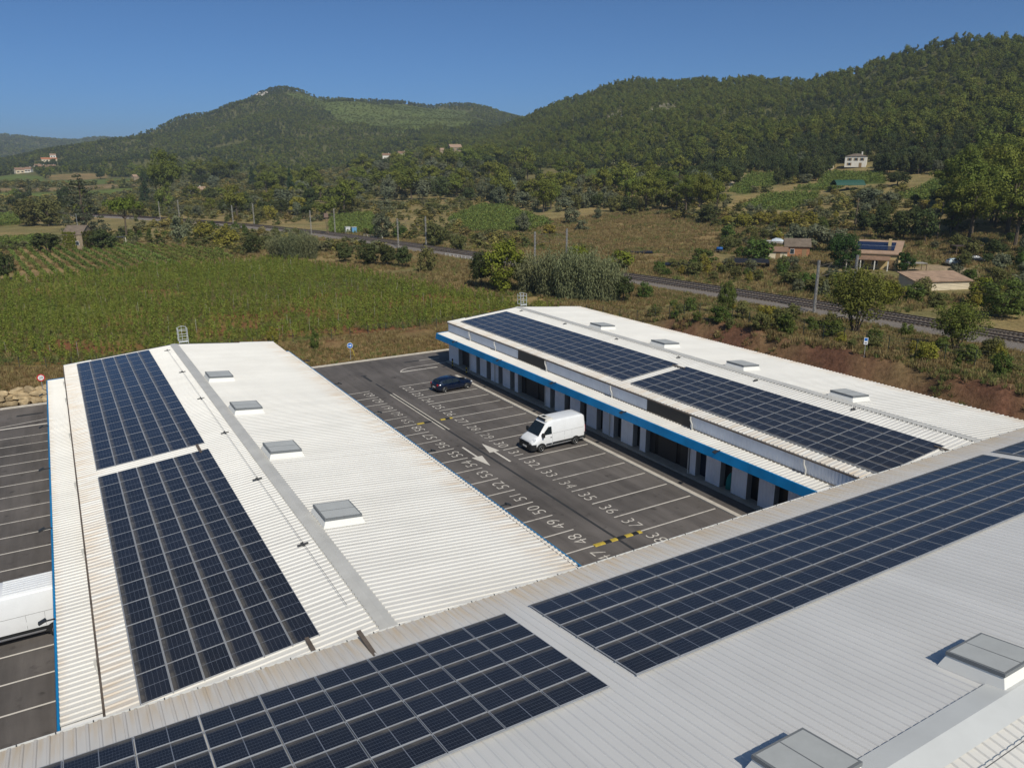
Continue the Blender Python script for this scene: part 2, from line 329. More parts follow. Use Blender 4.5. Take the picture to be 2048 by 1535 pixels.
def terrain(x, y):
    x = np.asarray(x, float); y = np.asarray(y, float)
    r = np.hypot(x, y); az = np.arctan2(x, y)
    z = _base(az, r)
    for a, zc, R, F, p in _HT:
        zc_, R_, F_ = np.interp(az, a, zc), np.interp(az, a, R), np.interp(az, a, F)
        inside = smooth((az - a[0]) / 0.06) * smooth((a[-1] - az) / 0.06)
        t = (r - F_) / (R_ - F_)
        z0 = _base(az, F_)
        up = z0 + (zc_ - z0) * np.clip(t, 0, 1) ** p
        dn = zc_ - (r - R_) * 0.30
        hz = np.where(t <= 1, up, dn) * inside
        z = np.where(t > 0, np.maximum(z, hz), z)
    far = smooth((r - 260) / 300)
    z = z + far * (vnoise(x / 90, y / 90, 3) * 2.2 + vnoise(x / 31, y / 31, 5) * 0.8) * np.clip(r / 900, .3, 1.6)
    z = z + smooth((r - 520) / 160) * vnoise(x / 120, y / 120, 15) * 6.0 * np.clip(r / 900, .5, 1.6)
    near = smooth((r - 95) / 30) * smooth((x - 74) / 8 + smooth((y - 88) / 6))
    z = z + near * vnoise(x / 9, y / 9, 7) * 0.12
    # red earth bank behind the long building, falling off again towards the railway
    b = smooth((x - 71.2) / 2.6) * (1 - smooth((y - 74) / 16)) * (2.5 - 2.1 * smooth((x - 77) / 20))
    # terrace held by the boulder wall beyond the yard's far kerb
    w = 1.5 * smooth((6 - x) / 16) * smooth((y - 86.9) / 1.2) * (1 - smooth((y - 102) / 45))
    v_ = 0.35 * smooth((y - 87) / 6) * (1 - smooth((y - 99) / 12)) * smooth((x - 2) / 12) * (1 - smooth((x - 60) / 10))
    rough = smooth((x - 71.0) / .8) * (1 - smooth((x - 76) / 2)) * (1 - smooth((y - 74) / 16))
    z = z + b + w + v_ + rough * (vnoise(x / 1.7, y / 1.7, 91) * .28 + vnoise(x / .7, y / .7, 92) * .12)
    rd = rail_dist(x, y)
    z = z * smooth((rd - 5) / 9) + 0.12 * (1 - smooth((rd - 5) / 9))
    yard = smooth((70.8 - x) / .5) * smooth((86.6 - y) / .5)
    return z * (1 - yard) - 0.06 * yard
# ---------------------------------------------------------------- surveyed ground plan (metres)
POLY = {
    'vineyard_rows': [(-11.8, 254.8), (-6.8, 185.0), (21.2, 191.2), (38.9, 202.8), (39.6, 226.1), (28.3, 248.1), (16.2, 263.1), (-0.7, 274.1)],
    'orchard': [(-60, 99.5), (68, 99.5), (67.5, 108), (61.5, 131), (56, 165), (51, 190), (47, 197), (18, 196.5), (-12, 188), (-60, 180)],
    'mid_vineyard': [(135.8, 280.2), (179.4, 334.1), (180.3, 311.8), (156.0, 234.7), (136.5, 219.6), (121.5, 233.7)],
    'rail_vineyard': [(82.1, 264.3), (106.3, 336.7), (125.0, 337.4), (111.4, 287.7), (92.9, 254.2)],
    'strip_field': [(267.2, 415.4), (312.8, 457.5), (359.3, 449.9), (345.8, 344.1), (324.1, 322.2), (289.5, 362.1)],
    'hill_vineyard_a': [(269.5, 262.4), (333.6, 309.3), (343.6, 284.9), (312.5, 267.0), (268.1, 250.5)],
    'hill_vineyard_b': [(309.2, 245.3), (343.0, 267.6), (336.7, 231.7), (307.5, 209.9), (298.2, 219.9)],
    'hill_vineyard_c': [(289.4, 245.4), (304.0, 239.8), (297.3, 221.7), (285.8, 217.2)],
    'hill_vineyard_d': [(234.5, 221.2), (272.3, 242.9), (282.3, 222.3), (256.5, 205.0), (237.9, 199.7)],
    'hill_vineyard_e': [(273.9, 181.2), (324.2, 196.3), (319.6, 184.2), (272.4, 145.9), (266.8, 151.7), (268.2, 170.5)],
    'plain_green_a': [(-68.4, 1241.5), (1.2, 1031.9), (4.6, 920.1), (-56.5, 1006.2)],
    'plain_tan_a': [(6.3, 1047.5), (70.6, 1104.5), (60.7, 960.1), (7.5, 974.0)],
    'plain_green_b': [(7.4, 966.4), (90.7, 935.5), (77.5, 805.3), (-2.1, 835.0)],
    'plain_tan_b': [(-45.9, 803.6), (24.7, 809.5), (74.8, 798.6), (72.9, 781.2), (-45.3, 785.7)],
    'plain_green_c': [(-45.0, 776.7), (73.6, 769.3), (73.0, 746.1), (48.6, 705.9), (-43.1, 734.5)],
    'left_vineyard': [(-18.5, 301.3), (-1.8, 309.7), (5.0, 287.9), (-5.8, 266.9), (-16.6, 264.1)],
    'left_rows': [(-26.5, 463.9), (-14.0, 465.7), (-7.7, 385.3), (-21.5, 363.7)],
    'dry_field': [(127.8, 224.4), (161.1, 241.7), (195.6, 229.0), (188.8, 183.9), (138.5, 135.8), (110.3, 137.0), (115.7, 168.7)],
    'dry_field_b': [(199.4, 145.2), (204.2, 134.3), (206.1, 106.9), (202.7, 99.4), (197.4, 96.7), (196.8, 114.1), (187.6, 138.0)],
    'yellow_terrace': [(226.6, 220.0), (261.2, 249.8), (274.5, 244.9), (298.9, 258.1), (316.0, 249.5), (332.4, 262.8), (342.8, 266.6), (305.7, 241.2), (288.1, 244.3), (253.3, 233.7)],
    'farm_track': [(287.2, 282.3), (335.1, 310.7), (337.0, 308.9), (285.5, 276.6)],
    'red_track': [(195.3, 231.5), (205.1, 224.4), (196.8, 215.2), (186.3, 218.1)],
    'farm_yard': [(156.6, 100.8), (169.1, 101.9), (166.4, 89.3), (156.9, 84.0), (148.0, 89.7)],
    'rock_a': [(534.8, 711.7), (556.2, 713.0), (533.4, 670.9), (521.9, 677.0)],
    'rock_b': [(545.7, 661.8), (617.7, 706.0), (589.2, 641.9), (546.1, 615.8)],
    'pale_slope': [(465.9, 1745.7), (489.9, 1702.3), (502.6, 1611.2), (499.5, 1454.3), (494.0, 1300.6), (538.3, 1244.9), (599.1, 1217.8), (833.3, 1534.8), (904.0, 1753.1), (863.5, 1835.7), (713.4, 1819.9), (596.4, 1695.7), (575.0, 1837.1)],
}
PLANTS = [   # kind, x, y, height, width, label, group
    ('cedar', 10.6, 313.5, 20.8, 19.0, 'tall dark cedar with drooping tiers behind the ivy-covered ruin', None),
    ('shrub_olive', -7.0, 368.1, 11.6, 12.4, 'broad olive-green rounded tree, leftmost of the pair left of the tall cedar', None),
    ('shrub_olive', -0.1, 363.6, 12.0, 12.0, 'broad olive-green rounded tree between its twin and the tall cedar', None),
    ('oak', 10.9, 587.8, 13.6, 11.0, 'dark round tree peeping over the left shoulder of the tall cedar', None),
    ('umbrella', 21.8, 292.0, 12.3, 10.8, 'umbrella-shaped pine on a bare trunk right of the tall cedar', None),
    ('pine', 65.1, 527.7, 33.4, 25.9, 'tallest broad pine standing alone at the left of the valley', None),
    ('cypress', 55.8, 560.3, 21.1, 11.0, 'dark conical conifer just left of the tallest broad pine', None),
    ('shrub_light', 55.1, 460.5, 12.9, 12.4, 'light green round tree at the foot of the tallest broad pine', None),
    ('pine', 128.1, 781.2, 18.9, 17.6, 'left one of three dark pines in a row beyond the tallest pine', None),
    ('pine', 140.3, 772.6, 21.7, 20.4, 'middle one of three dark pines in a row beyond the tallest pine', None),
    ('pine', 152.2, 765.3, 19.8, 16.6, 'right one of three dark pines in a row beyond the tallest pine', None),
    ('cypress', 147.0, 663.4, 17.0, 9.8, 'small dark conifer right of the three pines in a row', None),
    ('cypress', 127.3, 476.0, 18.1, 9.0, 'dark pointed conifer above the first railway masts', None),
    ('pine', 180.3, 717.7, 18.2, 14.3, 'round-topped pine on a short trunk beyond the pointed conifer', None),
    ('pine', 146.2, 497.7, 20.7, 16.5, 'broad pine right of the dark pointed conifer', None),
    ('shrub_grey', 34.2, 258.8, 9.1, 7.4, 'grey-green bushy tree on the grass bank left of the yellow shrubs', None),
    ('shrub_yellow', 41.9, 265.6, 6.7, 7.0, 'yellow-leaved shrub between grey-green tree and railway bend', None),
    ('shrub_yellow', 43.0, 233.4, 6.6, 8.9, 'wide yellow-green shrub at the edge of the vine rows', None),
    ('oak', 45.4, 213.4, 5.4, 6.1, 'dark green bush between yellow-green shrub and reed bed', None),
    ('oak', -9.1, 189.8, 6.5, 5.2, 'dark bush cut by the left edge of the picture beside the vine rows', None),
    ('oak', -1.5, 249.7, 6.0, 8.3, 'dark shrub crowding the left side of the ivy-covered ruin', None),
    ('oak', 12.0, 248.7, 6.5, 9.9, 'dark creeper-like shrub behind and right of the ivy-covered ruin', None),
    ('reeds', 49.4, 199.9, 6.6, 5.9, 'left clump of the pale reed bed at the far corner of the orchard', None),
    ('reeds', 51.5, 196.0, 7.7, 5.8, 'middle clump of the pale reed bed at the far corner of the orchard', None),
    ('reeds', 55.3, 196.1, 7.6, 5.8, 'right clump of the pale reed bed at the far corner of the orchard', None),
    ('shrub_green', 23.5, 290.9, 2.7, 2.4, 'small staked bush in the short row beside the open shelter', 'bushes in a short row by the shelter'),
    ('shrub_green', 25.5, 287.3, 2.7, 2.3, 'small staked bush in the short row beside the open shelter', 'bushes in a short row by the shelter'),
    ('shrub_green', 28.2, 285.5, 3.2, 2.2, 'small staked bush in the short row beside the open shelter', 'bushes in a short row by the shelter'),
    ('shrub_green', 30.1, 282.0, 3.2, 2.1, 'small staked bush in the short row beside the open shelter', 'bushes in a short row by the shelter'),
    ('shrub_green', 32.3, 280.5, 3.2, 2.1, 'small staked bush in the short row beside the open shelter', 'bushes in a short row by the shelter'),
    ('oak', 60.3, 181.7, 5.4, 5.8, 'dark bush, first in the hedge between orchard and railway', None),
    ('oak', 63.2, 174.1, 5.6, 7.1, 'dark bush, second and widest in the hedge between orchard and railway', None),
    ('oak', 66.8, 170.7, 5.6, 5.9, 'dark bush, third in the hedge between orchard and railway', None),
    ('oak', 68.4, 165.2, 5.6, 5.0, 'dark bush, fourth in the hedge between orchard and railway', None),
    ('shrub_olive', 69.8, 155.0, 6.1, 5.5, 'olive-green bush standing apart at the right end of the hedge', None),
    ('oak', 69.9, 130.2, 7.5, 5.8, 'dark bush pressed against the yellow-green fig-like tree', None),
    ('shrub_ygreen', 71.6, 123.6, 10.5, 10.4, 'big yellow-green broadleaf tree left of the tall cane thicket', None),
    ('reeds', 74.6, 119.6, 8.0, 5.7, 'first clump from the left in the tall cane thicket before the railway', None),
    ('reeds', 75.4, 114.5, 9.3, 5.9, 'second clump from the left in the tall cane thicket before the railway', None),
    ('reeds', 76.7, 110.2, 10.0, 6.1, 'third clump from the left in the tall cane thicket before the railway', None),
    ('reeds', 78.5, 106.7, 9.7, 5.7, 'fourth clump from the left in the tall cane thicket before the railway', None),
    ('reeds', 80.5, 104.2, 8.6, 5.0, 'fifth clump from the left in the tall cane thicket before the railway', None),
    ('oak', 82.0, 102.0, 5.3, 4.4, 'dark green bush closing the right end of the cane thicket', None),
    ('shrub_green', 87.6, 102.9, 3.2, 3.5, 'low bush between cane thicket and railway fence', None),
    ('shrub_ygreen', 109.9, 155.4, 4.0, 7.3, 'yellow-green bush beyond the tracks behind the cane thicket', None),
    ('shrub_ygreen', 107.6, 135.3, 5.2, 6.9, 'round yellow-green tree beyond the tracks right of the twin masts', None),
    ('shrub_grey', 90.8, 235.9, 9.3, 7.7, 'grey-green tree left of the twin masts beyond the tracks', None),
    ('shrub_green', 95.7, 233.8, 6.0, 6.1, 'bright green bush tucked beside the grey-green tree beyond the tracks', None),
    ('shrub_olive', 95.3, 204.7, 8.7, 7.8, 'olive-green bush right behind the twin masts beyond the tracks', None),
    ('shrub_olive', 95.0, 190.4, 5.6, 5.5, 'low olive-green bush at the edge of the track behind the masts', None),
    ('shrub_grey', 130.9, 333.6, 6.4, 9.4, 'round grey-green bush above the rows of vines beyond the tracks', None),
    ('pine', 123.9, 357.1, 7.4, 8.9, 'small round pine left of the grey-green bush above the vines', None),
    ('shrub_grey', 159.7, 229.4, 6.3, 7.1, 'round grey-green bush, larger of two in the dry meadow', None),
    ('shrub_grey', 151.2, 210.5, 4.0, 6.3, 'round grey-green bush, nearer of two in the dry meadow', None),
    ('shrub_yellow', 136.4, 208.1, 3.9, 5.7, 'low yellow shrub at the corner of the dry meadow', None),
    ('olive', 135.0, 221.3, 6.8, 6.6, 'thin leaning olive tree between vines and dry meadow', None),
    ('shrub_grey', 175.4, 235.2, 4.4, 4.8, 'small grey-green bush at the back of the dry meadow', None),
    ('pine', 228.9, 302.2, 14.1, 12.8, 'left one of two pines behind the dry meadow', None),
    ('pine', 221.0, 275.9, 14.2, 14.2, 'right and larger one of two pines behind the dry meadow', None),
    ('pine', 288.6, 469.7, 19.0, 14.5, 'tall pine above the scrub in the middle of the valley', None),
    ('pine', 276.4, 408.5, 13.2, 11.7, 'pine at the left end of the long green field', None),
    ('pine', 211.8, 227.0, 14.3, 11.9, 'left one of three pines at the left edge of the hillside vineyards', None),
    ('pine', 199.4, 205.9, 16.6, 11.7, 'middle one of three pines at the left edge of the hillside vineyards', None),
    ('pine', 210.9, 210.2, 13.1, 9.5, 'right one of three pines at the left edge of the hillside vineyards', None),
    ('oak', 195.9, 197.9, 6.7, 10.3, 'dark bush under the three pines beside the hillside vineyards', None),
    ('shrub_yellow', 194.0, 187.9, 4.1, 5.6, 'yellow-flowering shrub in the thicket below the hillside vineyards', 'yellow shrubs below the hillside vineyards'),
    ('shrub_yellow', 195.1, 182.3, 5.2, 7.2, 'yellow-flowering shrub in the thicket below the hillside vineyards', 'yellow shrubs below the hillside vineyards'),
    ('shrub_yellow', 201.7, 181.4, 5.4, 6.6, 'yellow-flowering shrub in the thicket below the hillside vineyards', 'yellow shrubs below the hillside vineyards'),
    ('shrub_yellow', 207.7, 180.4, 4.1, 6.3, 'yellow-flowering shrub in the thicket below the hillside vineyards', 'yellow shrubs below the hillside vineyards'),
    ('shrub_yellow', 203.6, 170.4, 6.0, 8.0, 'yellow-flowering shrub in the thicket below the hillside vineyards', 'yellow shrubs below the hillside vineyards'),
    ('shrub_yellow', 202.4, 162.7, 5.7, 8.1, 'yellow-flowering shrub in the thicket below the hillside vineyards', 'yellow shrubs below the hillside vineyards'),
    ('shrub_green', 168.7, 162.6, 4.7, 5.8, 'bright green round bush in the dry grass left of the boat', None),
    ('shrub_grey', 183.3, 160.3, 4.2, 5.9, 'grey-green bush above the white boat', None),
    ('shrub_green', 143.2, 128.8, 6.2, 8.5, 'wide green tree left of the small stone house', None),
    ('olive', 163.2, 134.3, 7.4, 7.7, 'left one of two big olive trees behind the stone house', None),
    ('olive', 167.2, 131.7, 7.7, 8.2, 'silvery olive tree towering behind the small stone house', None),
    ('olive', 169.9, 127.2, 6.8, 8.8, 'silvery olive tree behind the dark broadleaf tree', None),
    ('shrub_dgreen', 149.6, 109.8, 8.3, 8.8, 'dense dark green broadleaf tree between the two houses', None),
    ('shrub_dgreen', 155.5, 99.0, 4.9, 4.5, 'clipped dark green round tree at the corner of the yellow house', None),
    ('shrub_green', 127.8, 130.8, 4.0, 7.6, 'green bush beside the black tarpaulins beyond the tracks', None),
    ('shrub_yellow', 118.8, 120.8, 4.7, 3.6, 'yellow-green sapling before the black tarpaulins', None),
    ('shrub_green', 86.9, 83.3, 5.8, 3.5, 'young green tree this side of the tracks', None),
    ('shrub_green', 74.7, 72.4, 2.2, 4.0, 'low bush under the young green tree this side of the tracks', None),
    ('loose', 87.3, 61.3, 9.1, 9.0, 'large loose yellow-green tree in front of the railway, trunk in view', None),
    ('shrub_ygreen', 117.5, 77.1, 4.2, 6.9, 'yellow-green bush beyond the tracks beside the low shed', None),
    ('shrub_olive', 119.2, 91.7, 3.7, 6.4, 'olive-green bush beyond the tracks below the stone house', None),
    ('shrub_olive', 120.9, 99.3, 3.5, 5.7, 'dark olive bush on the far side of the tracks', None),
    ('loose', 91.6, 50.6, 6.4, 7.0, 'loose tree before the tracks near the right edge', None),
    ('shrub_green', 119.4, 60.1, 6.3, 8.2, 'broad green bush behind the tracks at the right edge', None),
    ('shrub_ygreen', 127.8, 67.7, 5.1, 5.7, 'yellow-green tree behind the low shed', None),
    ('shrub_green', 96.8, 60.3, 2.2, 2.0, 'small green bush on the ballast edge', None),
    ('oak', 195.5, 132.9, 7.5, 8.2, 'dark oak, leftmost of the row behind the farm meadow', None),
    ('oak', 197.2, 127.3, 8.8, 8.9, 'dark oak in the middle of the row behind the farm meadow', None),
    ('oak', 198.7, 122.0, 9.2, 8.2, 'dark oak right of the leaning pole behind the farm meadow', None),
    ('oak', 204.8, 144.6, 6.9, 7.6, 'dark oak beside the wooden pole above the farm', None),
    ('pine', 210.7, 122.6, 9.0, 8.4, 'pine at the left foot of the tall pines on the right', None),
    ('pine', 213.5, 118.4, 19.0, 15.1, 'tall pine, nearer left one of the group at the right edge', None),
    ('pine', 200.2, 100.2, 19.0, 15.0, 'tall pine, nearest of the group at the right edge', None),
    ('pine', 224.9, 118.6, 21.8, 13.8, 'tall pine behind the nearest ones at the right edge', None),
    ('pine', 242.7, 138.2, 20.4, 13.9, 'tall pine with light crown behind the vineyard corner at the right', None),
    ('pine', 238.5, 118.2, 24.6, 15.6, 'tall pine cut by the right edge of the picture', None),
    ('olive', 250.5, 176.9, 7.0, 11.0, 'olive tree right of the green shelter roof', None),
    ('olive', 252.4, 170.3, 5.3, 8.0, 'smaller olive tree right of the green shelter roof', None),
    ('oak', 301.0, 200.1, 6.3, 11.5, 'dark bush between two hillside vineyards', None),
    ('shrub_grey', 309.7, 252.5, 4.8, 7.5, 'single grey-green bush between hillside vineyards', None),
    ('cedar', 357.9, 288.1, 11.0, 6.5, 'small bluish cedar left of the white hillside house', None),
    ('olive', 350.9, 274.6, 5.3, 6.2, 'olive tree beside the white hillside house', None),
    ('shrub_yellow', 22.6, 99.1, 2.6, 1.9, 'staked yellow-green sapling by the orchard fence, left one', None),
    ('shrub_green', 26.4, 93.4, 2.9, 1.5, 'staked green sapling by the orchard fence, right one', None),
]
PLACES = [('scrub beyond the railway bend', 'in the scrub beyond the railway bend'), ('scrub in the middle of the valley', 'in the scrub in the middle of the valley'), ('scrub left of the hillside vineyards', 'in the scrub left of the hillside vineyards'), ('low bushes beyond the tracks', 'low beside the far side of the tracks'), ('thicket below the hillside vineyards', 'in the thicket below the hillside vineyards'), ('bushes lining the far side of the tracks', 'lining the far side of the tracks'), ('bushes on the rough grass this side of the tracks', 'on the rough grass this side of the tracks'), ('bushes around the farm', 'around the farm at the right'), ('trees on the left of the valley', 'on the left of the valley'), ('trees around the railway bend', 'around the railway bend'), ('trees at the foot of the pointed hill', 'at the foot of the pointed hill'), ('trees around the far farmhouse', 'around the far farmhouse'), ('trees around the hillside house', 'around the white hillside house'), ('trees between farm meadow and hillside vineyards', 'between farm meadow and hillside vineyards'), ('bushes on the near side of the railway bend', 'on the near side of the railway bend'), ('bushes between the tracks and the farm', 'between the tracks and the farm'), ('bushes left of the stone house', 'left of the stone house'), ('trees right of the low shed', 'right of the low shed'), ('tall pines at the right edge', 'among the tall pines at the right edge'), ('bushes in the farm meadow', 'in the farm meadow')]
FILL_KINDS = ['pine', 'oak', 'olive', 'shrub_olive', 'shrub_grey', 'shrub_yellow', 'shrub_green']
FILL = [   # place, kind, x, y, height, width
    (0,5,103.5,437.8,6.2,6.4), (0,2,162.6,610.5,7.9,8.5), (0,0,97.6,532.4,7.5,8.7), (0,3,185.2,639.2,8.6,9.4), (0,0,167.8,615.8,13.5,11.2), (0,2,57.9,380.5,5.2,5.2),
    (0,2,84.1,361.3,6.4,6), (0,2,137,489.1,11,12.9), (0,0,152.8,523.5,10.9,8.9), (0,0,166.9,638.1,13.6,13.3), (0,4,145.7,432.7,5.9,4.9), (0,1,100.2,367,7,6.6),
    (0,4,188.5,553.5,4.5,3.7), (0,2,177.8,569.7,6.1,6.3), (0,3,121.5,344.1,7.1,6), (0,1,146,630.5,10.2,12.6), (0,2,136,382,5.6,7), (0,5,123.5,651.5,6.9,8.1),
    (0,0,153.5,682.4,11.5,10.4), (0,3,136.2,507.2,4.6,4.9), (0,3,184.4,576.1,4.9,4.2), (0,0,113.8,339.6,12.6,11), (0,4,118,430.7,8.6,10.2), (0,1,126.3,745.8,6.4,7.2),
    (0,2,74.3,379.8,7.9,8.2), (0,4,90.6,528,8.1,8.7), (0,0,70.8,354.1,12.8,10.7), (0,0,142.4,620.6,8.2,7.9), (0,1,165.9,629.8,5.8,5.8), (0,2,83.9,397.8,8.5,7.3),
    (0,0,122.8,365.5,6.9,7.5), (0,1,93.7,387,5.8,4.8), (0,0,123.8,521.1,14,15.9), (0,1,104.3,360.8,7.1,7.9), (0,5,85.9,376.4,6.4,5.2), (0,1,117.5,705.7,10.3,11.6),
    (0,2,87.5,393,7.7,7.8), (0,2,113.5,444.6,5.2,5.5), (0,4,150.4,616.6,4.5,5.2), (0,0,126.8,451.4,9.7,8.4), (0,5,119.2,441.1,8.3,9.2), (0,1,81.5,350.1,7.4,6.8),
    (0,5,98.9,361,8.4,10), (0,1,97,436.1,6.3,5.4), (0,1,117,744.1,9.9,8.4), (0,5,81.9,342.7,6,6.5), (0,5,135.9,552.1,8,8.7), (0,1,77.9,373.8,10.2,8.4),
    (0,1,122.6,421.2,8.9,9.4), (0,1,72.7,398.4,6.4,5.5), (0,3,71.1,456.9,4.5,4.7), (0,0,140.4,507,12.3,10.9), (0,0,153.8,633.3,12.9,13.4), (0,5,105.6,678.8,5.7,6.3),
    (0,5,104.2,415.9,4.8,5.6), (0,3,165.3,569.2,8.5,9.5), (0,4,93.7,543.5,8.3,6.6), (0,2,103.5,403.3,9.8,12), (0,0,97.2,407.7,7.6,9), (0,0,101.4,327.3,8.5,10.2),
    (0,1,93.7,369.9,6.6,7.4), (0,0,81.3,541,10.3,10.8), (0,0,134.6,441.8,8.5,10.1), (0,2,161.7,691.3,7,8.1), (0,2,120.4,684.4,10.4,10.7), (0,3,133.3,467.9,6.8,7.5),
    (0,2,139.7,461.9,6.7,7.6), (0,1,132.4,412.3,9,11.1), (0,1,129.6,396.2,10.1,12.5), (0,0,107.6,428,10.1,8.6), (0,3,171.4,667.8,6.6,8.2), (0,0,122.6,710.2,7.3,7.6),
    (0,3,76.9,338.9,5.3,5.4), (0,5,96.6,561.7,8.5,10.3), (0,3,163.2,643.6,7,8.5), (0,0,68.4,400.6,7,6.1), (0,3,163.7,553.7,4.5,5.1), (0,1,86.7,507.8,9.3,10.4),
    (0,2,97.4,355.8,6,5.3), (0,2,111.1,405.3,6.3,6.6), (0,1,129.3,383.5,10.4,9.8), (0,0,187.2,562.9,7.8,6.6), (0,3,111.4,497.6,6.6,7.4), (0,5,81.5,439.5,4.1,3.6),
    (0,1,95.3,335.5,5.7,5.8), (1,1,226.4,439.4,10.9,12.7), (1,4,215.5,417.4,6.9,6.1), (1,0,220.6,606.2,16.1,19.6), (1,3,239.5,423.4,4.9,4.8), (1,0,218.3,502.5,12.7,10.2),
    (1,0,192.1,383.9,11,10.6), (1,4,165.7,394.4,5.3,5.4), (1,3,152.6,448.2,8.8,10.5), (1,4,195.1,352.1,7.5,7.7), (1,2,209.4,364.9,7.3,6.2), (1,2,256.3,500.7,6.4,6),
    (1,2,222.9,483.2,10.5,10.3), (1,2,265,522.8,7.5,6.3), (1,2,158.2,397.8,7.7,8.4), (1,2,209.4,447,8.8,9.1), (1,2,228.7,592.6,11.9,9.6), (1,2,193.9,404.4,8.4,8.6),
    (1,0,212,410.8,8.3,7.6), (1,4,228.2,412.3,6.6,6.8), (1,2,270.8,503.2,10.8,9), (1,0,150.9,434.9,10.8,13.4), (1,4,226.9,419.9,4.7,5.8), (1,4,201.6,465.8,6,6.3),
    (1,2,227.9,508.7,9.8,11.2), (1,4,165.3,481.7,4.6,4), (1,2,236.2,459,10.4,8.5), (1,0,198,344.1,14.4,13), (1,3,246.5,487.4,5.7,5.9), (1,2,214.6,382,6.4,7.9),
    (1,0,178.3,455.1,12.9,13), (1,2,242.8,528.9,6.4,6.3), (1,1,201.7,423.8,8.2,9.5), (1,2,229.9,587.1,10.6,11.5), (1,1,220.7,527,10.2,11.4), (1,0,213.7,561.8,9.1,8.3),
    (1,2,210.3,597.7,5.7,4.6), (1,3,214.6,553.7,4.8,5.4), (1,2,198.8,428.7,8.6,8.3), (1,0,201.5,487.1,14.8,12.3), (1,4,164.9,453.7,8.8,10), (1,2,182.8,417.4,10.8,10.4),
    (1,1,195.4,475.9,10.9,9.6), (1,2,211.2,431.8,11.2,9.3), (1,2,186.3,523.2,10.8,10.9), (1,4,163.8,403.1,4.8,4.5), (1,2,205.5,405.5,11.2,10.1), (1,0,235.1,479.5,10.3,10.2),
    (1,1,179.7,379.1,11.4,11.4), (1,2,248.7,472,6.9,8.6), (1,4,173.1,504.7,6.4,5.7), (1,4,185.9,398.4,5.2,5.5), (1,2,230.3,609.4,11.2,10.4), (1,0,204.2,441.9,13.1,15.3),
    (1,3,187.9,533.9,7.2,6.9), (1,2,231.6,579.8,6.1,6.6), (1,1,171.2,463.9,8.2,9.2), (1,2,172.9,385.6,10.5,10.2), (1,4,220.8,447.1,8.6,7.1), (1,3,257,534.4,8.7,9.6),
    (1,3,204,378.1,4.9,4.9), (1,2,251.2,543.4,10.1,11.7), (1,0,212.7,491.1,9.6,8.4), (1,2,200.2,413.4,6.8,6.8), (1,0,207.4,590.3,10.1,8.8), (1,2,180.5,404.1,6.2,5.5),
    (1,0,214.5,424.8,11.3,13.6), (1,3,222.5,396,7.3,8.6), (1,2,217.3,485,9.8,11.2), (1,2,159.1,445,5.8,7.1), (1,4,240,455.8,8.5,9.8), (1,0,272.1,520,15.3,18.2),
    (1,0,238.2,430.4,13.7,14.7), (1,2,223.2,597.8,6.4,7.8), (1,1,264.4,500,12,11), (1,3,241.3,524.1,5.3,4.8), (1,0,271,487.1,8.1,7.5), (1,2,261.3,517.2,10,8.4),
    (1,4,222.2,433.2,6,6.9), (1,0,168.4,390.6,14.3,14.3), (1,2,198.8,573.8,6.5,7.7), (1,0,183.5,438.9,13.3,14.7), (1,0,199.3,389.2,13.2,10.6), (1,0,181.9,430.8,10,8.5),
    (1,3,195.7,377.4,8.6,7.6), (1,2,234.5,488.5,11.6,13.2), (1,4,212.8,375.9,7.9,7.2), (1,2,191.5,410.4,8.4,8.2), (1,0,180.7,502,13.4,15), (1,3,203.9,539.8,6.8,7.6),
    (1,3,243.7,423.7,4.8,5.8), (1,3,194.1,398.3,8,8.1), (1,0,173.8,425.6,13.2,14.2), (1,0,185.9,448.8,12.3,11), (1,2,173.2,481.1,10.5,12.6), (1,3,189.1,415.5,9.3,9.8),
    (1,3,174.8,508.9,4.8,4.4), (1,2,194.8,414.6,6.1,7.3), (1,2,164.3,414.6,11.8,10.2), (1,3,162,409.3,6.1,5.3), (1,3,234.1,471,7.4,8.7), (1,0,190.1,501.9,11.4,11.2),
    (1,1,190.2,365,6.4,7.3), (1,4,195.4,363.2,7.5,8.7), (1,2,237.1,533.3,6.3,6.2), (1,0,230,555.9,12.4,11.8), (2,2,250.9,251,6.6,7.9), (2,2,251.5,258.1,8.4,8.5),
    (2,2,264.3,280.3,5.5,4.7), (2,4,277.5,281.2,5.6,6.7), (2,1,210.9,239.9,6.7,6.3), (2,0,215.8,236.8,8.2,9.7), (2,0,183.8,279.1,9.6,8.2), (2,0,203.7,241,12.8,14.5),
    (2,4,270.1,283.9,5.5,6.4), (2,4,194.4,299.2,4.4,3.7), (2,1,263.5,352,6.3,6), (2,3,265.5,287.8,6.5,5.9), (2,3,232.2,339,5.1,5.2), (2,3,280.9,370.9,7.1,7.9),
    (2,3,237.1,405.6,5.3,5.3), (2,4,180.1,286.1,4.7,5.1), (2,1,265.9,457.5,8.7,10.7), (2,0,234.6,349.5,8.8,10.8), (2,3,196.3,322.5,4.7,4.2), (2,3,218,256.9,6.9,7.1),
    (2,3,215.8,355.6,7.2,6.4), (2,0,252.6,297.5,9.4,9.8), (2,3,274.3,336.2,5.5,5.8), (2,1,263.1,413.5,7.5,6.6), (2,2,264.2,297,5.3,4.4), (2,0,229.1,331.4,9.9,10.2),
    (2,4,237.4,252.8,6.7,6.9), (2,0,216.3,265.5,10.4,9.5), (2,3,204.9,275.5,6.6,7.4), (2,3,218.9,329,6.1,6.2), (2,1,203.6,354,5.2,5.2), (2,4,275.7,288.5,4.1,4.2),
    (2,3,242.6,327.5,7.1,5.8), (2,1,257.4,424.6,7.4,8.6), (2,4,213.4,310,6.8,7.8), (2,4,222,288.4,4.6,4.2), (2,3,197.4,316,6.1,6.2), (2,0,227.6,263.2,7.5,8.6),
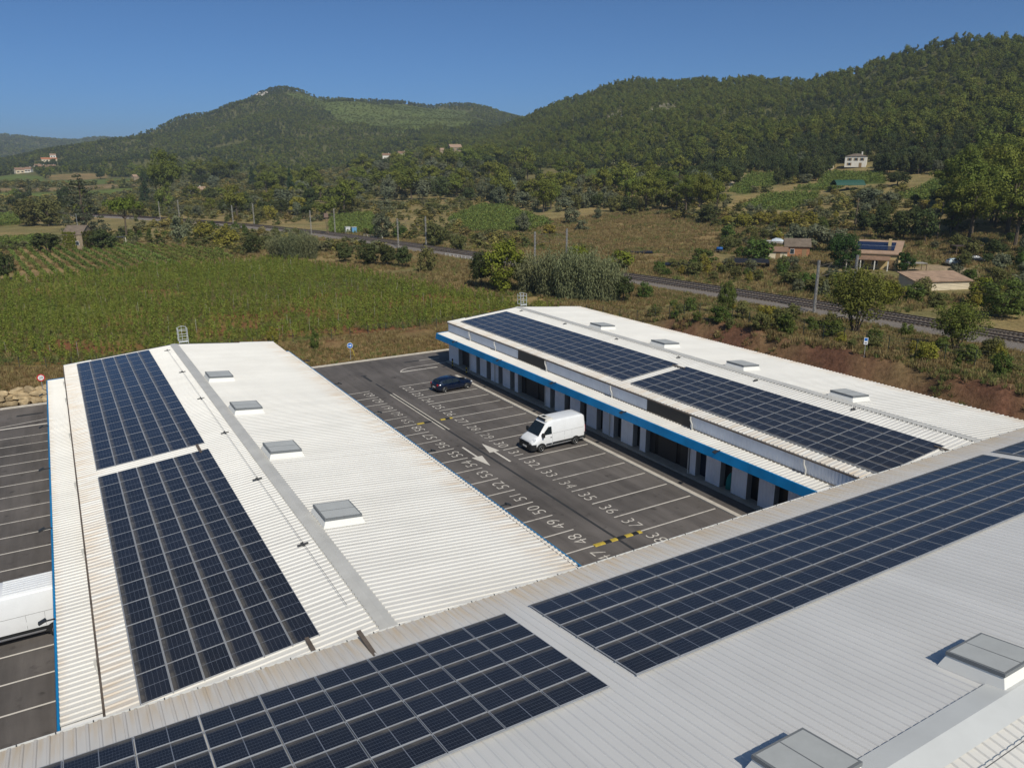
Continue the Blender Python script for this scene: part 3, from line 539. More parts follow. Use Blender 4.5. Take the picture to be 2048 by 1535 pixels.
    (2,0,249.1,280.9,6.8,6.7), (2,0,246.1,309.1,12.7,14), (2,2,178.9,294.3,7.1,8.6), (2,4,251,353.7,4.8,4.2), (2,1,195.3,240.7,6.5,7.3), (2,0,246.8,260.1,9.6,9.3),
    (2,3,286.8,317.2,4.9,5.7), (2,2,255.4,278.6,6,6), (2,2,289.3,305.9,6.9,5.7), (2,4,179,266,4.1,3.6), (2,1,238.2,357.5,8.2,7.6), (2,3,273.2,277.1,4.9,5.7),
    (2,4,273.6,322.2,4.9,4), (2,0,208.1,335.2,8,7.9), (2,4,216.3,284.3,6.5,6), (2,0,232.7,265,12.1,14.2), (2,0,248.6,316.2,9.1,10.8), (2,3,249.7,383.3,6.2,5.4),
    (2,2,231.5,246,7.5,8.8), (2,1,282.7,280.8,5.3,6.3), (2,0,262.9,330,12.6,14.9), (2,0,208.2,317.8,11.6,9.9), (2,3,240.3,313.3,5,5.6), (2,0,178.5,274.6,9.6,8.4),
    (2,0,282.1,333.1,11.3,13.6), (2,2,183.7,267.7,5.5,6.7), (2,2,282.8,290.8,7.2,7.7), (2,3,260.6,344.7,4.3,3.5), (2,3,244.5,353.3,4.9,5.4), (2,4,225.2,354.6,5.2,6.3),
    (2,0,191.5,334,11.4,12.4), (2,2,256.9,311,5.3,4.4), (2,3,271.3,270.7,4.5,4.6), (2,0,245.5,357.9,7.7,6.8), (2,0,202.2,309.8,9.9,12.1), (2,3,206,259.9,6,6.5),
    (2,3,188.2,267.8,6.9,6.2), (2,3,206.1,295.8,6,5.8), (2,4,197.6,292,5.8,6.3), (2,4,206.4,290.9,6.7,8), (2,1,254.2,270.3,7.2,6.3), (2,2,208.2,268.9,6.1,6.7),
    (2,0,213.9,332.8,10.2,10.1), (2,3,236.4,272.2,5,4.3), (2,3,207.9,324.2,4.8,4.3), (2,3,204.1,360.1,7.5,6.4), (2,1,257.9,300.4,8,7.8), (2,3,225,318.4,4.4,4.2),
    (2,3,255,334.5,5.6,6.6), (2,1,209.8,339.8,8.1,8.5), (2,0,295.8,323.9,11.8,12.4), (2,2,274.3,342.2,6.2,5.6), (2,2,199.4,272.2,7.5,6.7), (2,3,212,256.8,5,6.1),
    (2,1,199.2,267.3,5.2,6.2), (2,0,277.3,325.5,11.3,10.6), (2,0,174.7,270.8,11.4,10.5), (2,4,265.3,345.6,7,8), (2,2,305.2,301.9,6.8,7.6), (2,3,236.9,363.4,5.8,5.4),
    (2,3,261.1,450.2,6.4,5.7), (2,3,262,434.5,4.7,3.8), (2,0,253.3,444.4,11.3,9.6), (2,0,267.5,263.8,9.8,11.3), (2,0,227.2,236.2,10.9,13.3), (2,3,271.2,392.2,5.9,4.7),
    (2,2,266.7,323.7,8.9,9.6), (2,4,269,374.5,5.9,4.9), (2,3,273.7,472.2,4.5,4.6), (2,2,299.1,315.6,5.5,4.9), (2,0,267.9,433.9,9.9,12.3), (2,1,249.5,390.4,6.1,5.2),
    (2,3,291.8,317.4,4.1,3.9), (2,4,193.9,268.9,5.7,5.8), (2,4,200.3,336.1,6.3,7.5), (2,1,288.6,329,9.5,9.2), (2,0,286,339,7.8,6.7), (2,0,271.8,384.7,11,12.4),
    (2,2,254.5,359.4,5.9,4.9), (2,4,241.5,361.6,5.5,5.5), (2,3,194.5,251.2,5.8,5.8), (2,1,307.2,309.6,7,8.6), (2,4,204.1,283.3,4.8,5.2), (2,4,226.7,399.4,7.2,6.6),
    (2,3,254.5,346.6,7.2,8.2), (2,0,293.6,346.2,8.9,9), (2,4,207.2,300.5,4.2,3.8), (2,2,180.4,316.7,8.7,9.5), (2,2,220.7,375.6,8.6,10.4), (2,4,204.2,265.3,5.4,6.1),
    (2,1,257.2,432.8,8.1,9.4), (2,1,241.9,249.1,7.1,8.5), (3,3,98.6,258,1.6,1.5), (3,4,104.8,232.6,1.8,2), (3,6,103.3,247.2,2.5,2.8), (3,6,101.9,265.7,1.5,1.3),
    (3,6,92,247.2,2.6,2.7), (3,3,97.2,214.4,1.8,1.8), (3,4,107.7,247.4,1.7,1.9), (3,3,109.6,245.1,1.8,1.9), (3,3,104.8,217.7,2.6,2.6), (3,6,102.9,221.7,2.3,2.4),
    (3,4,95.6,249.2,2.3,2.3), (3,3,105.1,206.5,2.5,2.4), (3,6,103.3,209.9,1.6,1.5), (3,3,93.8,239.3,1.6,1.5), (4,2,237.6,170.4,3.2,3.5), (4,5,180.9,155.2,2.6,3.1),
    (4,5,225.4,170.2,2.3,2), (4,6,194.8,169.6,2.9,2.9), (4,6,211.4,169.7,2,2.2), (4,4,194.5,161.3,2.9,3.1), (4,3,221.2,164,2.5,2.6), (4,2,216.2,155.6,2.4,2.2),
    (4,6,193.6,153.4,3.1,2.5), (4,6,203.4,157.1,2.5,2.6), (4,3,222.7,193.9,3,2.7), (4,3,243.6,194.9,2.7,3.2), (4,4,227.6,175.1,1.9,1.9), (4,4,165.5,153,2.2,2.3),
    (4,2,242.4,173.2,2.5,3), (4,6,187.8,152.7,3,3.3), (4,4,196.1,157.1,1.8,2.3), (4,4,204.7,185.8,2.3,2.1), (4,4,228.6,180.7,3.2,2.6), (4,4,211.5,194.8,3.2,2.6),
    (4,5,249,195.5,2.4,2.1), (4,3,213.1,173.9,1.9,2.1), (4,3,246.9,180.3,2.5,2.1), (4,6,200.8,166.8,1.9,2.3), (4,4,228.6,206.4,3.3,4), (4,4,231.3,226.1,3.3,2.7),
    (4,6,207.4,160.8,3,3.3), (4,3,207.2,198.5,3.3,3.9), (4,4,220.4,188.5,2.4,2.9), (4,3,220.3,181.2,3.2,3.2), (4,2,227.5,209.4,3.2,3.6), (4,6,228.7,201,2.2,2.3),
    (4,3,168.9,151.6,2.3,1.9), (4,4,241.6,196.7,1.9,1.6), (4,3,190.1,161.4,2.3,2.7), (4,5,179.7,149.4,1.8,1.5), (5,3,118.6,111.9,3.2,2.8), (5,3,114.9,119.5,3.3,3.8),
    (5,6,125.6,86.3,1.9,1.7), (5,6,111.2,127,2.7,2.2), (5,6,121.3,83.6,2.6,2.6), (5,5,126.9,89.2,2.7,3), (5,3,119.2,130.9,2.1,2.1), (5,5,133.1,68.6,2.9,3.3),
    (5,3,136.2,69.3,3.3,2.9), (5,6,122.6,112.3,2.1,1.9), (5,3,120.5,70.4,2.6,3.2), (5,3,115.5,131.5,2,2.2), (5,6,122.2,127.5,2.2,2), (5,6,130.1,64.3,1.8,1.6),
    (5,3,117.9,126.5,2.7,2.4), (5,3,120.8,117.4,2.6,2.1), (5,3,128,77.5,3.3,3.9), (5,6,121.3,78.2,2,1.8), (5,6,123.9,92.1,2.8,2.4), (5,3,112.1,111.4,2.3,2.1),
    (5,6,121.9,75.4,3,3.7), (5,3,109.4,124.8,2,1.9), (5,3,123.3,88.9,2.1,2), (5,3,120.1,107.1,2.5,2.2), (5,5,124.4,66.8,2.7,2.3), (5,3,123.8,84.5,1.7,2),
    (5,5,124.2,121.9,2,1.7), (5,5,113.5,122.1,2,1.9), (5,6,114,128.6,2,2), (5,5,124.8,111.3,1.8,1.8), (5,6,108.5,121.4,2,2.5), (5,6,123.4,80.5,2.9,2.5),
    (5,5,132.7,64.7,2.2,2.4), (5,5,123.6,61.1,3.2,2.9), (5,5,116.9,106.6,2.2,1.8), (5,3,121.8,134.3,1.8,2), (6,3,77.5,71.2,2.5,2.4), (6,3,76.8,87.9,2,2.4),
    (6,6,75.4,62.2,2.5,2.7), (6,3,87.9,50.4,1.3,1.3), (6,3,77.3,64.6,2.7,3.1), (6,3,82.8,61.8,2.5,2.1), (6,5,90.7,85.6,1.5,1.5), (6,3,91.4,46.3,2.5,2.6),
    (6,3,86.9,89.8,2,1.7), (6,3,88.9,44.6,2.6,2.3), (6,5,76.8,55.6,1.4,1.5), (6,5,77.5,45.5,2.1,2.6), (6,6,74.4,80.9,1.2,1.3), (6,3,77.4,51.9,1.7,1.8),
    (6,6,80.1,42.9,2.4,2.4), (6,3,74.1,65.2,2.2,2.7), (6,5,85.6,42.5,2.2,1.8), (6,3,89.4,93.5,1.4,1.4), (6,5,78.5,68.3,2.6,3), (6,6,84.3,48.2,1.9,2.2),
    (6,3,75.1,52.8,1,1.2), (6,6,84.6,88.4,2.6,2.2), (6,3,73.6,69.6,1.5,1.5), (6,5,81.3,88,1.8,1.5), (6,3,86.5,70.6,2.4,2.8), (6,6,78.5,38.5,2.2,2),
    (6,5,80.1,48.9,1.5,1.2), (6,3,79.6,85.5,2.1,1.8), (6,6,73.4,75.5,1.3,1.4), (6,6,82.2,41.2,1.3,1.3), (6,5,85.4,50.9,1.1,1.2), (6,6,78.1,57.8,2.5,2.8),
    (6,3,85.7,45.2,1.6,1.4), (6,5,81.5,66.7,1.1,1.1), (6,3,82.5,45.3,1.4,1.3), (6,6,85.8,93.7,1.4,1.5), (6,3,85.1,64.8,1.4,1.2), (6,6,76.9,42.1,1.1,1),
    (6,6,80.4,53.7,1.9,2), (6,3,78.2,75.6,1.3,1.4), (6,6,80.5,92,1.3,1.3), (6,3,81.3,38.6,1.1,1.3), (6,6,80.3,59.3,1.7,1.7), (6,6,79.5,61.8,1.9,2),
    (7,6,216.1,106.7,3,3.6), (7,3,151.7,73.7,1.8,1.8), (7,1,188.9,93.1,2.1,2), (7,3,192.6,101.4,2.2,2.4), (7,6,174.8,97.1,1.9,2), (7,1,191.4,97.8,2.1,2.3),
    (7,6,205.6,104.3,2.5,2.2), (7,1,175.3,92.9,2.4,2.7), (7,3,157.5,81,2.8,2.9), (7,1,186.5,97.7,3.7,4.3), (7,1,177,89.5,2.5,2.5), (7,3,153.8,84.6,2.4,2.3),
    (7,1,171.8,89.1,2.5,2.3), (7,1,176.6,86.9,2.7,2.9), (8,3,37.4,443.4,5.6,4.8), (8,1,11.8,523.6,7.1,7.2), (8,3,-30.5,453.6,4.7,3.8), (8,3,9.7,574.9,4.1,4.8),
    (8,0,13.9,397.9,7.6,9), (8,1,12.3,560.4,4.3,4), (8,0,22.2,597.1,8.7,8.6), (8,1,-16.9,544.7,7.5,7.1), (8,1,-0.5,393.3,7.1,8.2), (8,4,19.8,508.6,4.5,4.8),
    (8,1,7.7,490.4,7.2,7.9), (8,1,-23.6,397,6.6,5.8), (8,3,42.1,456.7,6.1,7.3), (8,4,32.4,557.4,5.8,5.4), (8,0,-18.4,685.3,8,7.8), (8,3,-25.6,427.4,4.9,5.5),
    (8,4,-22.2,354.6,5.4,4.4), (8,3,38.1,415,6,6.2), (8,0,-20.3,698.2,6.2,5.7), (8,0,-35.1,717.8,9.4,9.2), (8,4,21.1,522.6,5.6,6.2), (8,1,-1.9,663.3,4.6,4.5),
    (8,4,-4.3,520.5,4,3.5), (8,3,33,522.1,4.6,5.7), (8,0,38.9,435.8,5.8,5.6), (8,1,-7.3,401.4,7.9,8), (8,1,33.6,628.6,4.6,5), (8,4,2.3,554.7,5.9,5.6),
    (8,1,-10.9,686.8,7.3,7.9), (8,0,12.4,385,7,6.2), (8,1,-13.9,626.8,6.7,7.7), (8,3,6.1,376.4,4.2,4.8), (8,4,5.2,421,4.1,4.6), (8,1,-37.4,593.4,6.6,6.9),
    (8,3,-26.7,559,4.7,4.1), (8,4,28.8,637.1,5,5.8), (8,3,-3.2,527,5.7,5.9), (8,1,-11.5,494.4,5.5,6.1), (8,1,-23.8,368.7,6.3,7.3), (8,4,22,612.9,4.6,5.1),
    (8,0,-7.4,431.8,7.5,8.5), (8,3,0.7,376.7,4.1,4.3), (8,0,-23.7,402.7,7,5.7), (8,0,39.7,475.5,8.2,6.7), (9,4,56,412.6,4.7,4.7), (9,1,45.2,417.5,4.4,3.8),
    (9,1,73.2,617.2,4,4.8), (9,4,65.7,611.2,4.7,4.6), (9,4,50.6,399.3,3.7,4.6), (9,1,48.9,454.8,3.4,3.8), (9,4,48.1,429.5,2.8,3.2), (9,4,65.8,420.2,2.7,2.2),
    (9,4,51.5,413.3,4.1,3.7), (9,3,58.1,403.5,4.1,3.6), (9,1,65.3,577.2,5.2,5.1), (9,1,62.5,541.3,3.2,3.8), (9,4,60.8,391.7,4.4,4.6), (9,3,66.3,461.2,3.6,4.5),
    (10,3,126.8,908.7,10.3,9.8), (10,1,142.2,1065.9,12.4,14.8), (10,3,120,1109.9,7.8,9.5), (10,3,162.6,1027.2,9,11.1), (10,0,222.7,800.9,12,9.9), (10,0,170.9,723.3,15.8,13.1),
    (10,0,147.7,1076.3,14.7,15.8), (10,0,133.7,906.2,11.9,10.7), (10,1,54.2,957.2,9.9,12.3), (10,1,247.3,824.1,8.6,9.7), (10,3,119.2,1073.2,6.3,7.7), (10,1,204.3,733.3,11.6,12),
    (10,1,194.2,759.9,8.9,7.3), (10,0,234.2,782.5,13.1,16.2), (10,1,201,1034.2,7.6,8.2), (10,1,141,751.2,11.7,14.4), (10,0,210.6,757.7,11.8,10.1), (10,1,139.3,780.3,9.6,8.9),
    (10,0,281.9,968.4,10.4,8.8), (10,3,231.2,824,8.4,7.5), (10,3,226.2,1011.8,7.3,8.9), (10,1,189.9,1019.6,7.9,8.9), (10,1,105.8,957.8,10,10.5), (10,0,80.5,825.9,13.3,14.3),
    (10,3,153.2,795.2,7.6,6.3), (10,3,70.7,1082.6,6.8,7.4), (10,0,180.9,1047.8,11.4,9.3), (10,3,75.4,1050.3,8.3,8.5), (10,1,111.5,913.4,7.3,7.8), (10,3,248.3,848.6,8.6,6.9),
    (10,1,110.9,942.2,11.6,13.7), (10,3,156.1,1072.6,7.9,7.2), (10,0,88.1,810.1,12.3,13.9), (10,1,119.1,1089.7,9.6,8.9), (10,3,241.6,1005.6,10,11.2), (10,3,152.7,738.1,7.9,9.4),
    (10,3,128.8,932.6,7,6.2), (10,3,143.7,951.9,7.4,7.5), (10,1,109.8,1092.1,10,11.2), (10,1,82.9,778.4,12.8,10.8), (10,3,144.6,789,6.9,7.6), (10,3,226.9,807.1,7.9,9.6),
    (10,3,195.2,737.9,6,7.5), (10,1,183.7,812.1,8.8,7.7), (10,1,202.6,795.9,12.7,14.3), (10,0,99.7,1106.6,11.8,13), (10,0,150,819.3,10.2,11.3), (10,3,244.1,993.2,5.8,5.3),
    (10,1,125.7,787.8,7.9,9.5), (10,3,124.5,816.5,10.1,12), (10,1,186.3,1035.9,11.3,9.5), (10,0,119.5,945.2,14.2,11.4), (10,0,120,778.2,16.3,17.4), (10,3,172.1,1022.5,9.7,10.5),
    (10,0,109.8,862.3,11.6,12), (11,3,358,657.6,7.2,6), (11,0,350.5,574.6,13.9,16.9), (11,1,299.7,714.7,8.2,9.5), (11,3,292.4,690.3,7.4,8.6), (11,0,286.2,619.1,15.1,15.1),
    (11,1,277.1,704.2,8.3,7.7), (11,3,270.2,726.1,9.3,7.5), (11,1,320.8,649.8,11.2,13.3), (11,1,295,703,8.6,9.3), (11,0,330.2,650.9,12.4,11.2), (11,3,245.6,627.3,6.9,7.9),
    (11,3,272.8,805.4,8.1,7.3), (11,3,260.4,557.7,8.9,8.1), (11,1,322.5,583.5,12,13.2), (11,0,271.9,658.8,12.7,13.2), (11,0,313.3,507.9,13.6,12.4), (11,3,324.3,525.8,5.8,5.7),
    (11,1,348.6,601,11.9,13.6), (11,0,305.7,510.6,12.3,13.1), (11,0,279.4,570.2,12.4,14.8), (11,0,326.9,610.4,13.1,11.5), (11,1,302,521.5,9.4,10.4), (11,3,253.1,558,7.1,6.7),
    (11,1,312.4,539.1,11.9,10.3), (11,3,274.8,692.4,7.4,8.6), (11,0,335.3,619.5,13.7,16.4), (11,3,290.5,715.6,9.6,11.6), (11,3,299.1,504.6,7.2,8.9), (11,1,361.7,661.2,11.6,10),
    (11,1,278.9,803.9,9.7,9.2), (11,1,314.4,699.9,7.4,7), (11,1,365.4,636.7,9.1,10.9), (11,0,357,624.4,10,11.2), (11,1,331.7,539.8,8.8,9.5), (11,0,296.4,603.3,13.8,13.5),
    (11,1,313.3,489.9,9.8,12.1), (11,3,310.6,673.3,9.1,10.8), (11,0,311.1,600.2,15.5,19), (11,1,280.7,710,8,6.8), (11,0,252.3,587.3,13.8,15.3), (11,1,248.7,580.8,7.1,6.9),
    (11,3,243.8,607.6,8.9,7.6), (11,0,316.5,654.2,11.3,10.5), (11,1,278.8,722.1,9.5,11.3), (11,3,256.7,545.8,8.3,9.4), (11,1,315.5,680.5,7.2,5.7), (11,1,281.1,728.9,9.8,7.8),
    (11,3,303.1,664.9,9,8.5), (11,1,291.6,530,11.9,13.5), (11,0,322.2,566.2,14.5,18.1), (11,0,350.6,636.3,15.8,18), (11,3,328.5,574.1,6.1,5.6), (11,3,261.2,594.1,7.3,6.1),
    (11,3,307,634,8.4,7), (11,3,271.3,639.8,7.1,8.7), (11,1,278,591.8,7.6,8.5), (11,0,267.6,548.9,13.8,16), (11,1,280.3,691.6,8.6,9.2), (11,0,347.5,628,13.9,11.6),
    (11,0,304.2,658.7,11.2,11.3), (12,1,364.3,300.2,4.8,5.9), (12,1,356.1,277,6.6,7.7), (12,1,348.7,222.8,4.8,5.9), (12,1,364.4,285.2,6.6,6.8), (12,1,355.2,334.8,5.5,4.4),
    (12,2,367.1,249.9,5.6,4.9), (12,2,349.9,343.4,6.5,5.6), (12,1,360.7,249.6,6.2,6.7), (12,2,375.3,260.9,5.2,4.2), (12,1,359.4,312.4,5.7,6.2), (12,1,367.9,295.3,5.9,6.4),
    (12,1,364.4,307.3,6.7,8), (12,1,358.6,238.5,6,7.3), (12,2,339.9,207.6,5.8,5.7), (12,2,367.9,236,4.2,4.8), (12,1,348.4,333.4,4.8,5.3), (12,1,366.4,323.9,6.3,6.1),
    (12,1,357.2,328.6,4.3,3.4), (12,1,354.2,244.8,4.7,4), (12,1,348.7,319.6,4.8,5.9), (12,1,354.2,325.1,5.1,5.4), (12,2,371,288.7,4.3,3.6), (12,1,354.2,282.3,6.4,6.9),
    (12,2,375.2,292.2,4.8,5.2), (12,1,340.7,324.3,4.2,3.8), (12,1,347.8,252.8,5.5,5.3), (12,1,362.2,325.4,5.1,5.3), (12,2,369.5,305.7,6.6,5.5), (12,2,345.9,217.8,4.1,3.8),
    (12,1,364.5,314.2,5.2,5.8), (12,2,365.5,240.6,6.3,6.2), (12,2,359.1,296.7,6.2,5.6), (12,1,351.6,330.3,4.9,4), (12,2,348.3,240.7,5.8,5.6), (12,2,342.2,235.5,6.3,6.5),
    (12,1,367.8,316.9,5.9,4.9), (13,5,249.6,154.5,3.3,2.8), (13,1,223.3,146.4,3.6,4.4), (13,2,243.3,149.1,4.4,3.6), (13,2,231.9,134.9,4.1,3.8), (13,1,257.6,163.9,3.7,4),
    (13,5,252.9,142.3,4.2,4), (13,2,237,159.7,3.7,3), (13,1,223,151.9,4.7,4.3), (13,5,254.3,151,2.6,2.7), (13,1,257.4,170.5,3.6,3.8), (13,2,226.5,137.4,4.5,5.5),
    (13,5,244.3,144.5,3.6,4.2), (13,1,229.8,146.5,3.7,3.5), (13,5,235,130.6,2.6,2.5), (13,1,227.3,154.3,5,5.9), (13,5,239.3,144.5,4,3.8), (13,2,235.1,163.6,4.6,4),
    (13,1,260.4,157.5,5.5,6), (13,2,228.5,161.5,4.3,4.3), (13,5,253.5,138.4,3.9,3.8), (13,2,250.2,147.8,4.1,3.7), (13,1,234.4,148.2,3.9,3.5), (14,3,60.3,261,2.3,2.6),
    (14,4,48.5,295.5,3.3,3.8), (14,6,59.2,302.2,2.9,2.8), (14,4,68.3,255.5,2.6,3), (14,3,63.8,261.6,3,3.1), (14,4,52.4,315.4,2.9,3.5), (14,6,52.8,312.3,2.5,2.4),
    (14,3,69.7,259.2,3.1,3), (14,3,68.4,251.5,3.1,3.4), (14,5,41.9,341.1,2.9,2.9), (14,4,37.3,340.8,2,2.3), (14,3,57,260.6,2.2,2.4), (14,4,52.7,268.4,2.7,2.9),
    (14,3,61.8,250.1,2.6,3.2), (14,6,58.7,283.4,3,2.7), (14,4,38.3,331.5,2.4,2), (14,5,57.8,311.5,2,2.3), (14,6,48.4,338.6,2.7,2.8), (14,6,44.3,332.3,3.4,3.2),
    (14,6,40.2,334.9,2.2,2.2), (14,5,66.1,242.2,2.4,2.6), (14,6,57.1,291.8,2.9,3.5), (14,6,67.7,229.7,2.2,2), (14,6,55.6,268.5,2.2,2.1), (14,4,53.5,279,2.5,2.6),
    (14,4,68.6,248,3.2,3.1), (14,4,68.7,240.6,2,2.4), (14,3,69.8,264.1,2,2), (14,4,68.4,245.3,2.6,2.7), (14,6,52.1,305,3.3,2.9), (15,6,133,96.4,3.1,2.9),
    (15,4,115.7,88.2,2.9,2.4), (15,6,128.8,108.5,2.8,2.4), (15,3,138.8,117,3,2.4), (15,6,132.6,112.1,3.1,3.1), (15,4,115.7,93.8,2.6,2.3), (15,4,129.4,97.2,3.2,3.4),
    (15,4,136.3,112.4,3.5,3.1), (15,6,127.2,83.8,2.3,2), (15,6,119.8,95.2,3.4,3.8), (15,4,119.5,86,2.3,2.6), (15,6,116.7,85.8,2.1,1.9), (15,3,125.8,99.5,2.1,2.4),
    (15,3,133.5,109,2.6,2.1), (16,4,126.7,115.5,3.1,3.2), (16,3,158.8,152.6,2.9,2.9), (16,6,164.2,149.3,3,2.6), (16,3,179,158.6,2.9,2.5), (16,6,187.3,160.5,2.2,2),
    (16,4,150.1,137.4,3,2.8), (16,3,125.9,120.1,2.8,2.4), (16,3,173.3,167.4,3.2,3.2), (16,4,159.4,141.6,3.2,3.2), (16,3,157.2,148.7,3.2,3.6), (16,3,172.7,156.7,2.9,2.7),
    (16,6,145.1,135.3,3,3.6), (16,3,151,146,3.7,4.4), (16,6,147.1,130.6,2.3,2.8), (16,4,128,123,2.7,2.8), (16,6,157.8,137.1,2.9,2.6), (17,3,152.2,77.8,3.1,3.6),
    (17,6,169.9,82.9,4.1,3.3), (17,2,162.2,78.5,3.2,3.2), (17,2,149.9,85.1,3.4,3.1), (17,6,149.5,81.9,2.9,2.7), (17,3,169.3,94.4,3.4,3.5), (17,3,179.2,100,2.4,2.3),
    (17,3,184.4,101.5,3.5,4), (17,2,165.1,84.8,4,3.9), (17,3,129.1,60.8,3.9,4.4), (17,2,139.1,67.4,4,4.8), (17,2,194.4,94.8,4.6,3.8), (17,2,143.1,68.3,3.8,4.3),
    (17,3,187.3,107,4,4.2), (18,0,230.5,115,15.9,13.1), (18,0,352,172.8,12.6,12.7), (18,0,293.5,146.5,14.1,14.3), (18,0,272.5,127.9,17.5,19.2), (18,0,261.6,122.5,12.5,12.1),
    (18,0,300.7,167.6,14.8,12.5), (18,0,256.1,130.1,12.4,12.8), (18,0,340.6,175.3,13.9,11.5), (18,0,331.9,183,15,14.9), (18,0,205.8,114.6,12.8,12.2), (18,0,383.2,186.3,17.2,20),
    (18,0,327.4,173.7,13.7,11.6), (18,0,311.8,164.3,13.2,12.3), (18,0,283.2,151.5,13,11.7), (18,0,216.9,124.6,13.7,13.3), (18,0,261,141.9,16,19.5), (18,0,248.3,129.5,15.1,17.5),
    (18,0,360.2,171.7,13.4,10.9), (18,0,361.7,180.8,13.7,12.5), (18,0,217.2,100,13,15.5), (18,0,344.3,170.3,16.5,20.1), (18,0,370.3,180.2,16.6,19.4), (18,0,286.2,143.8,16.6,16.3),
    (18,0,261.2,150.9,15.2,18.6), (18,0,280.3,132.2,16.8,16.6), (18,0,250.7,119.9,14.7,12.9), (18,0,228.6,106,16.4,18.7), (18,0,231.4,123.3,14.2,13.8), (18,0,311,149.8,15.9,16.8),
    (18,0,217.7,111.5,15.1,17.5), (19,4,185.8,119.9,1.9,2.1), (19,3,194,110.5,1.9,2.4), (19,3,189.2,117.8,2.1,2.2), (19,4,189.1,113.3,2,2.5), (19,3,187.1,129.1,2.1,2.4),
    (19,4,166.2,122,2.7,2.7), (19,4,181.1,123.2,1.8,1.9), (19,3,195.5,106.5,2.1,2.4), (19,4,200.4,107.6,1.9,2.2), (19,4,178.7,127.3,2.4,2.7),
]
VROW = (.09, -1.0)

# ------------------------------------------------------------------ ground
def in_poly(poly, x, y):
    c = np.zeros(x.shape, bool); n = len(poly); j = n - 1
    for i in range(n):
        (xi, yi), (xj, yj) = poly[i], poly[j]
        c ^= ((yi > y) != (yj > y)) & (x < (xj - xi) * (y - yi) / ((yj - yi) or 1e-9) + xi); j = i
    return c
def fbm(x, y, s, seed=0):
    return (vnoise(x / s, y / s, seed) + .5 * vnoise(x * 2.1 / s, y * 2.1 / s, seed + 9) + .25 * vnoise(x * 4.3 / s, y * 4.3 / s, seed + 17)) / 1.75

DRY = np.array((.28, .205, .092)); DRYG = np.array((.175, .155, .064)); SOIL = np.array((.20, .082, .040)); GREEN = np.array((.105, .135, .034))
def ground_colour(x, y):
    r = np.hypot(x, y); n1 = fbm(x, y, 14, 1); n2 = fbm(x, y, 3.5, 2)
    def mixc(c, new, f): return c * (1 - f[:, None]) + np.asarray(new) * f[:, None]
    c = np.tile(DRYG, (len(x), 1))
    c = mixc(c, DRY, np.clip(.45 + n1 * .9 + n2 * .3, 0, 1))
    c = mixc(c, (.085, .090, .030), smooth((r - 380) / 300) * .85)
    verge = smooth((y - 86) / 1) * (1 - smooth((y - 99) / 2)) * smooth((72 - x) / 4)
    c = mixc(c, (.24, .150, .070), verge * np.clip(.8 + n2 * .4, 0, 1))
    o = in_poly(POLY['orchard'], x, y).astype(float)
    c = mixc(c, SOIL, o * .95); c = mixc(c, (.135, .170, .040), o * np.clip(.15 + .5 * smooth((y - 104) / 45) + n1 * .7 + n2 * .5, 0, .85))
    o = in_poly(POLY['vineyard_rows'], x, y).astype(float); c = mixc(c, (.27, .185, .09), o * np.clip(.85 + n2 * .3, 0, 1))
    for k in ('mid_vineyard', 'rail_vineyard', 'left_rows'):
        o = in_poly(POLY[k], x, y).astype(float); c = mixc(c, (.17, .10, .05), o); c = mixc(c, GREEN, o * np.clip(.35 + n2, 0, .8))
    for k in ('strip_field', 'hill_vineyard_a', 'hill_vineyard_b', 'hill_vineyard_c', 'hill_vineyard_d', 'hill_vineyard_e', 'plain_green_a', 'plain_green_b', 'plain_green_c', 'left_vineyard'):
        o = in_poly(POLY[k], x, y).astype(float); c = mixc(c, GREEN * (.85 if k[0] == 'h' else 1), o * np.clip(.92 + n2 * .2, 0, 1))
    for k in ('plain_tan_a', 'plain_tan_b', 'dry_field', 'dry_field_b', 'yellow_terrace', 'farm_yard', 'farm_track'):
        o = in_poly(POLY[k], x, y).astype(float)
        c = mixc(c, {'farm_yard': (.36, .27, .18), 'farm_track': (.40, .33, .25), 'yellow_terrace': (.27, .20, .085), 'plain_tan_b': (.21, .15, .08)}.get(k, (.25, .175, .08)), o * np.clip(.8 + n1 * .5 + n2 * .3, 0, 1))
    o = in_poly(POLY['red_track'], x, y).astype(float); c = mixc(c, (.33, .17, .10), o)
    for k in ('rock_a', 'rock_b'):
        o = in_poly(POLY[k], x, y).astype(float); c = mixc(c, (.33, .29, .23), o * np.clip(.4 + n2, 0, 1))
    o = in_poly(POLY['pale_slope'], x, y).astype(float); c = mixc(c, (.105, .130, .03), o * np.clip(.85 + fbm(x, y, 60, 4) * .5, 0, 1))
    bank = smooth((x - 70.5) / .6) * (1 - smooth((x - 74.4 - n2 * .6) / .9)) * (1 - smooth((y - 78) / 10)) * smooth((y + 60) / 10)
    c = mixc(c, (.145, .072, .045), bank * np.clip(.85 + n2 * .5, 0, 1))
    c = mixc(c, (.16, .08, .045), smooth((99.2 - y) / .6) * smooth((y - 97.4) / .6) * smooth((74 - x) / 4) * np.clip(.6 + n2, 0, 1))
    return np.clip(c, 0, 1)

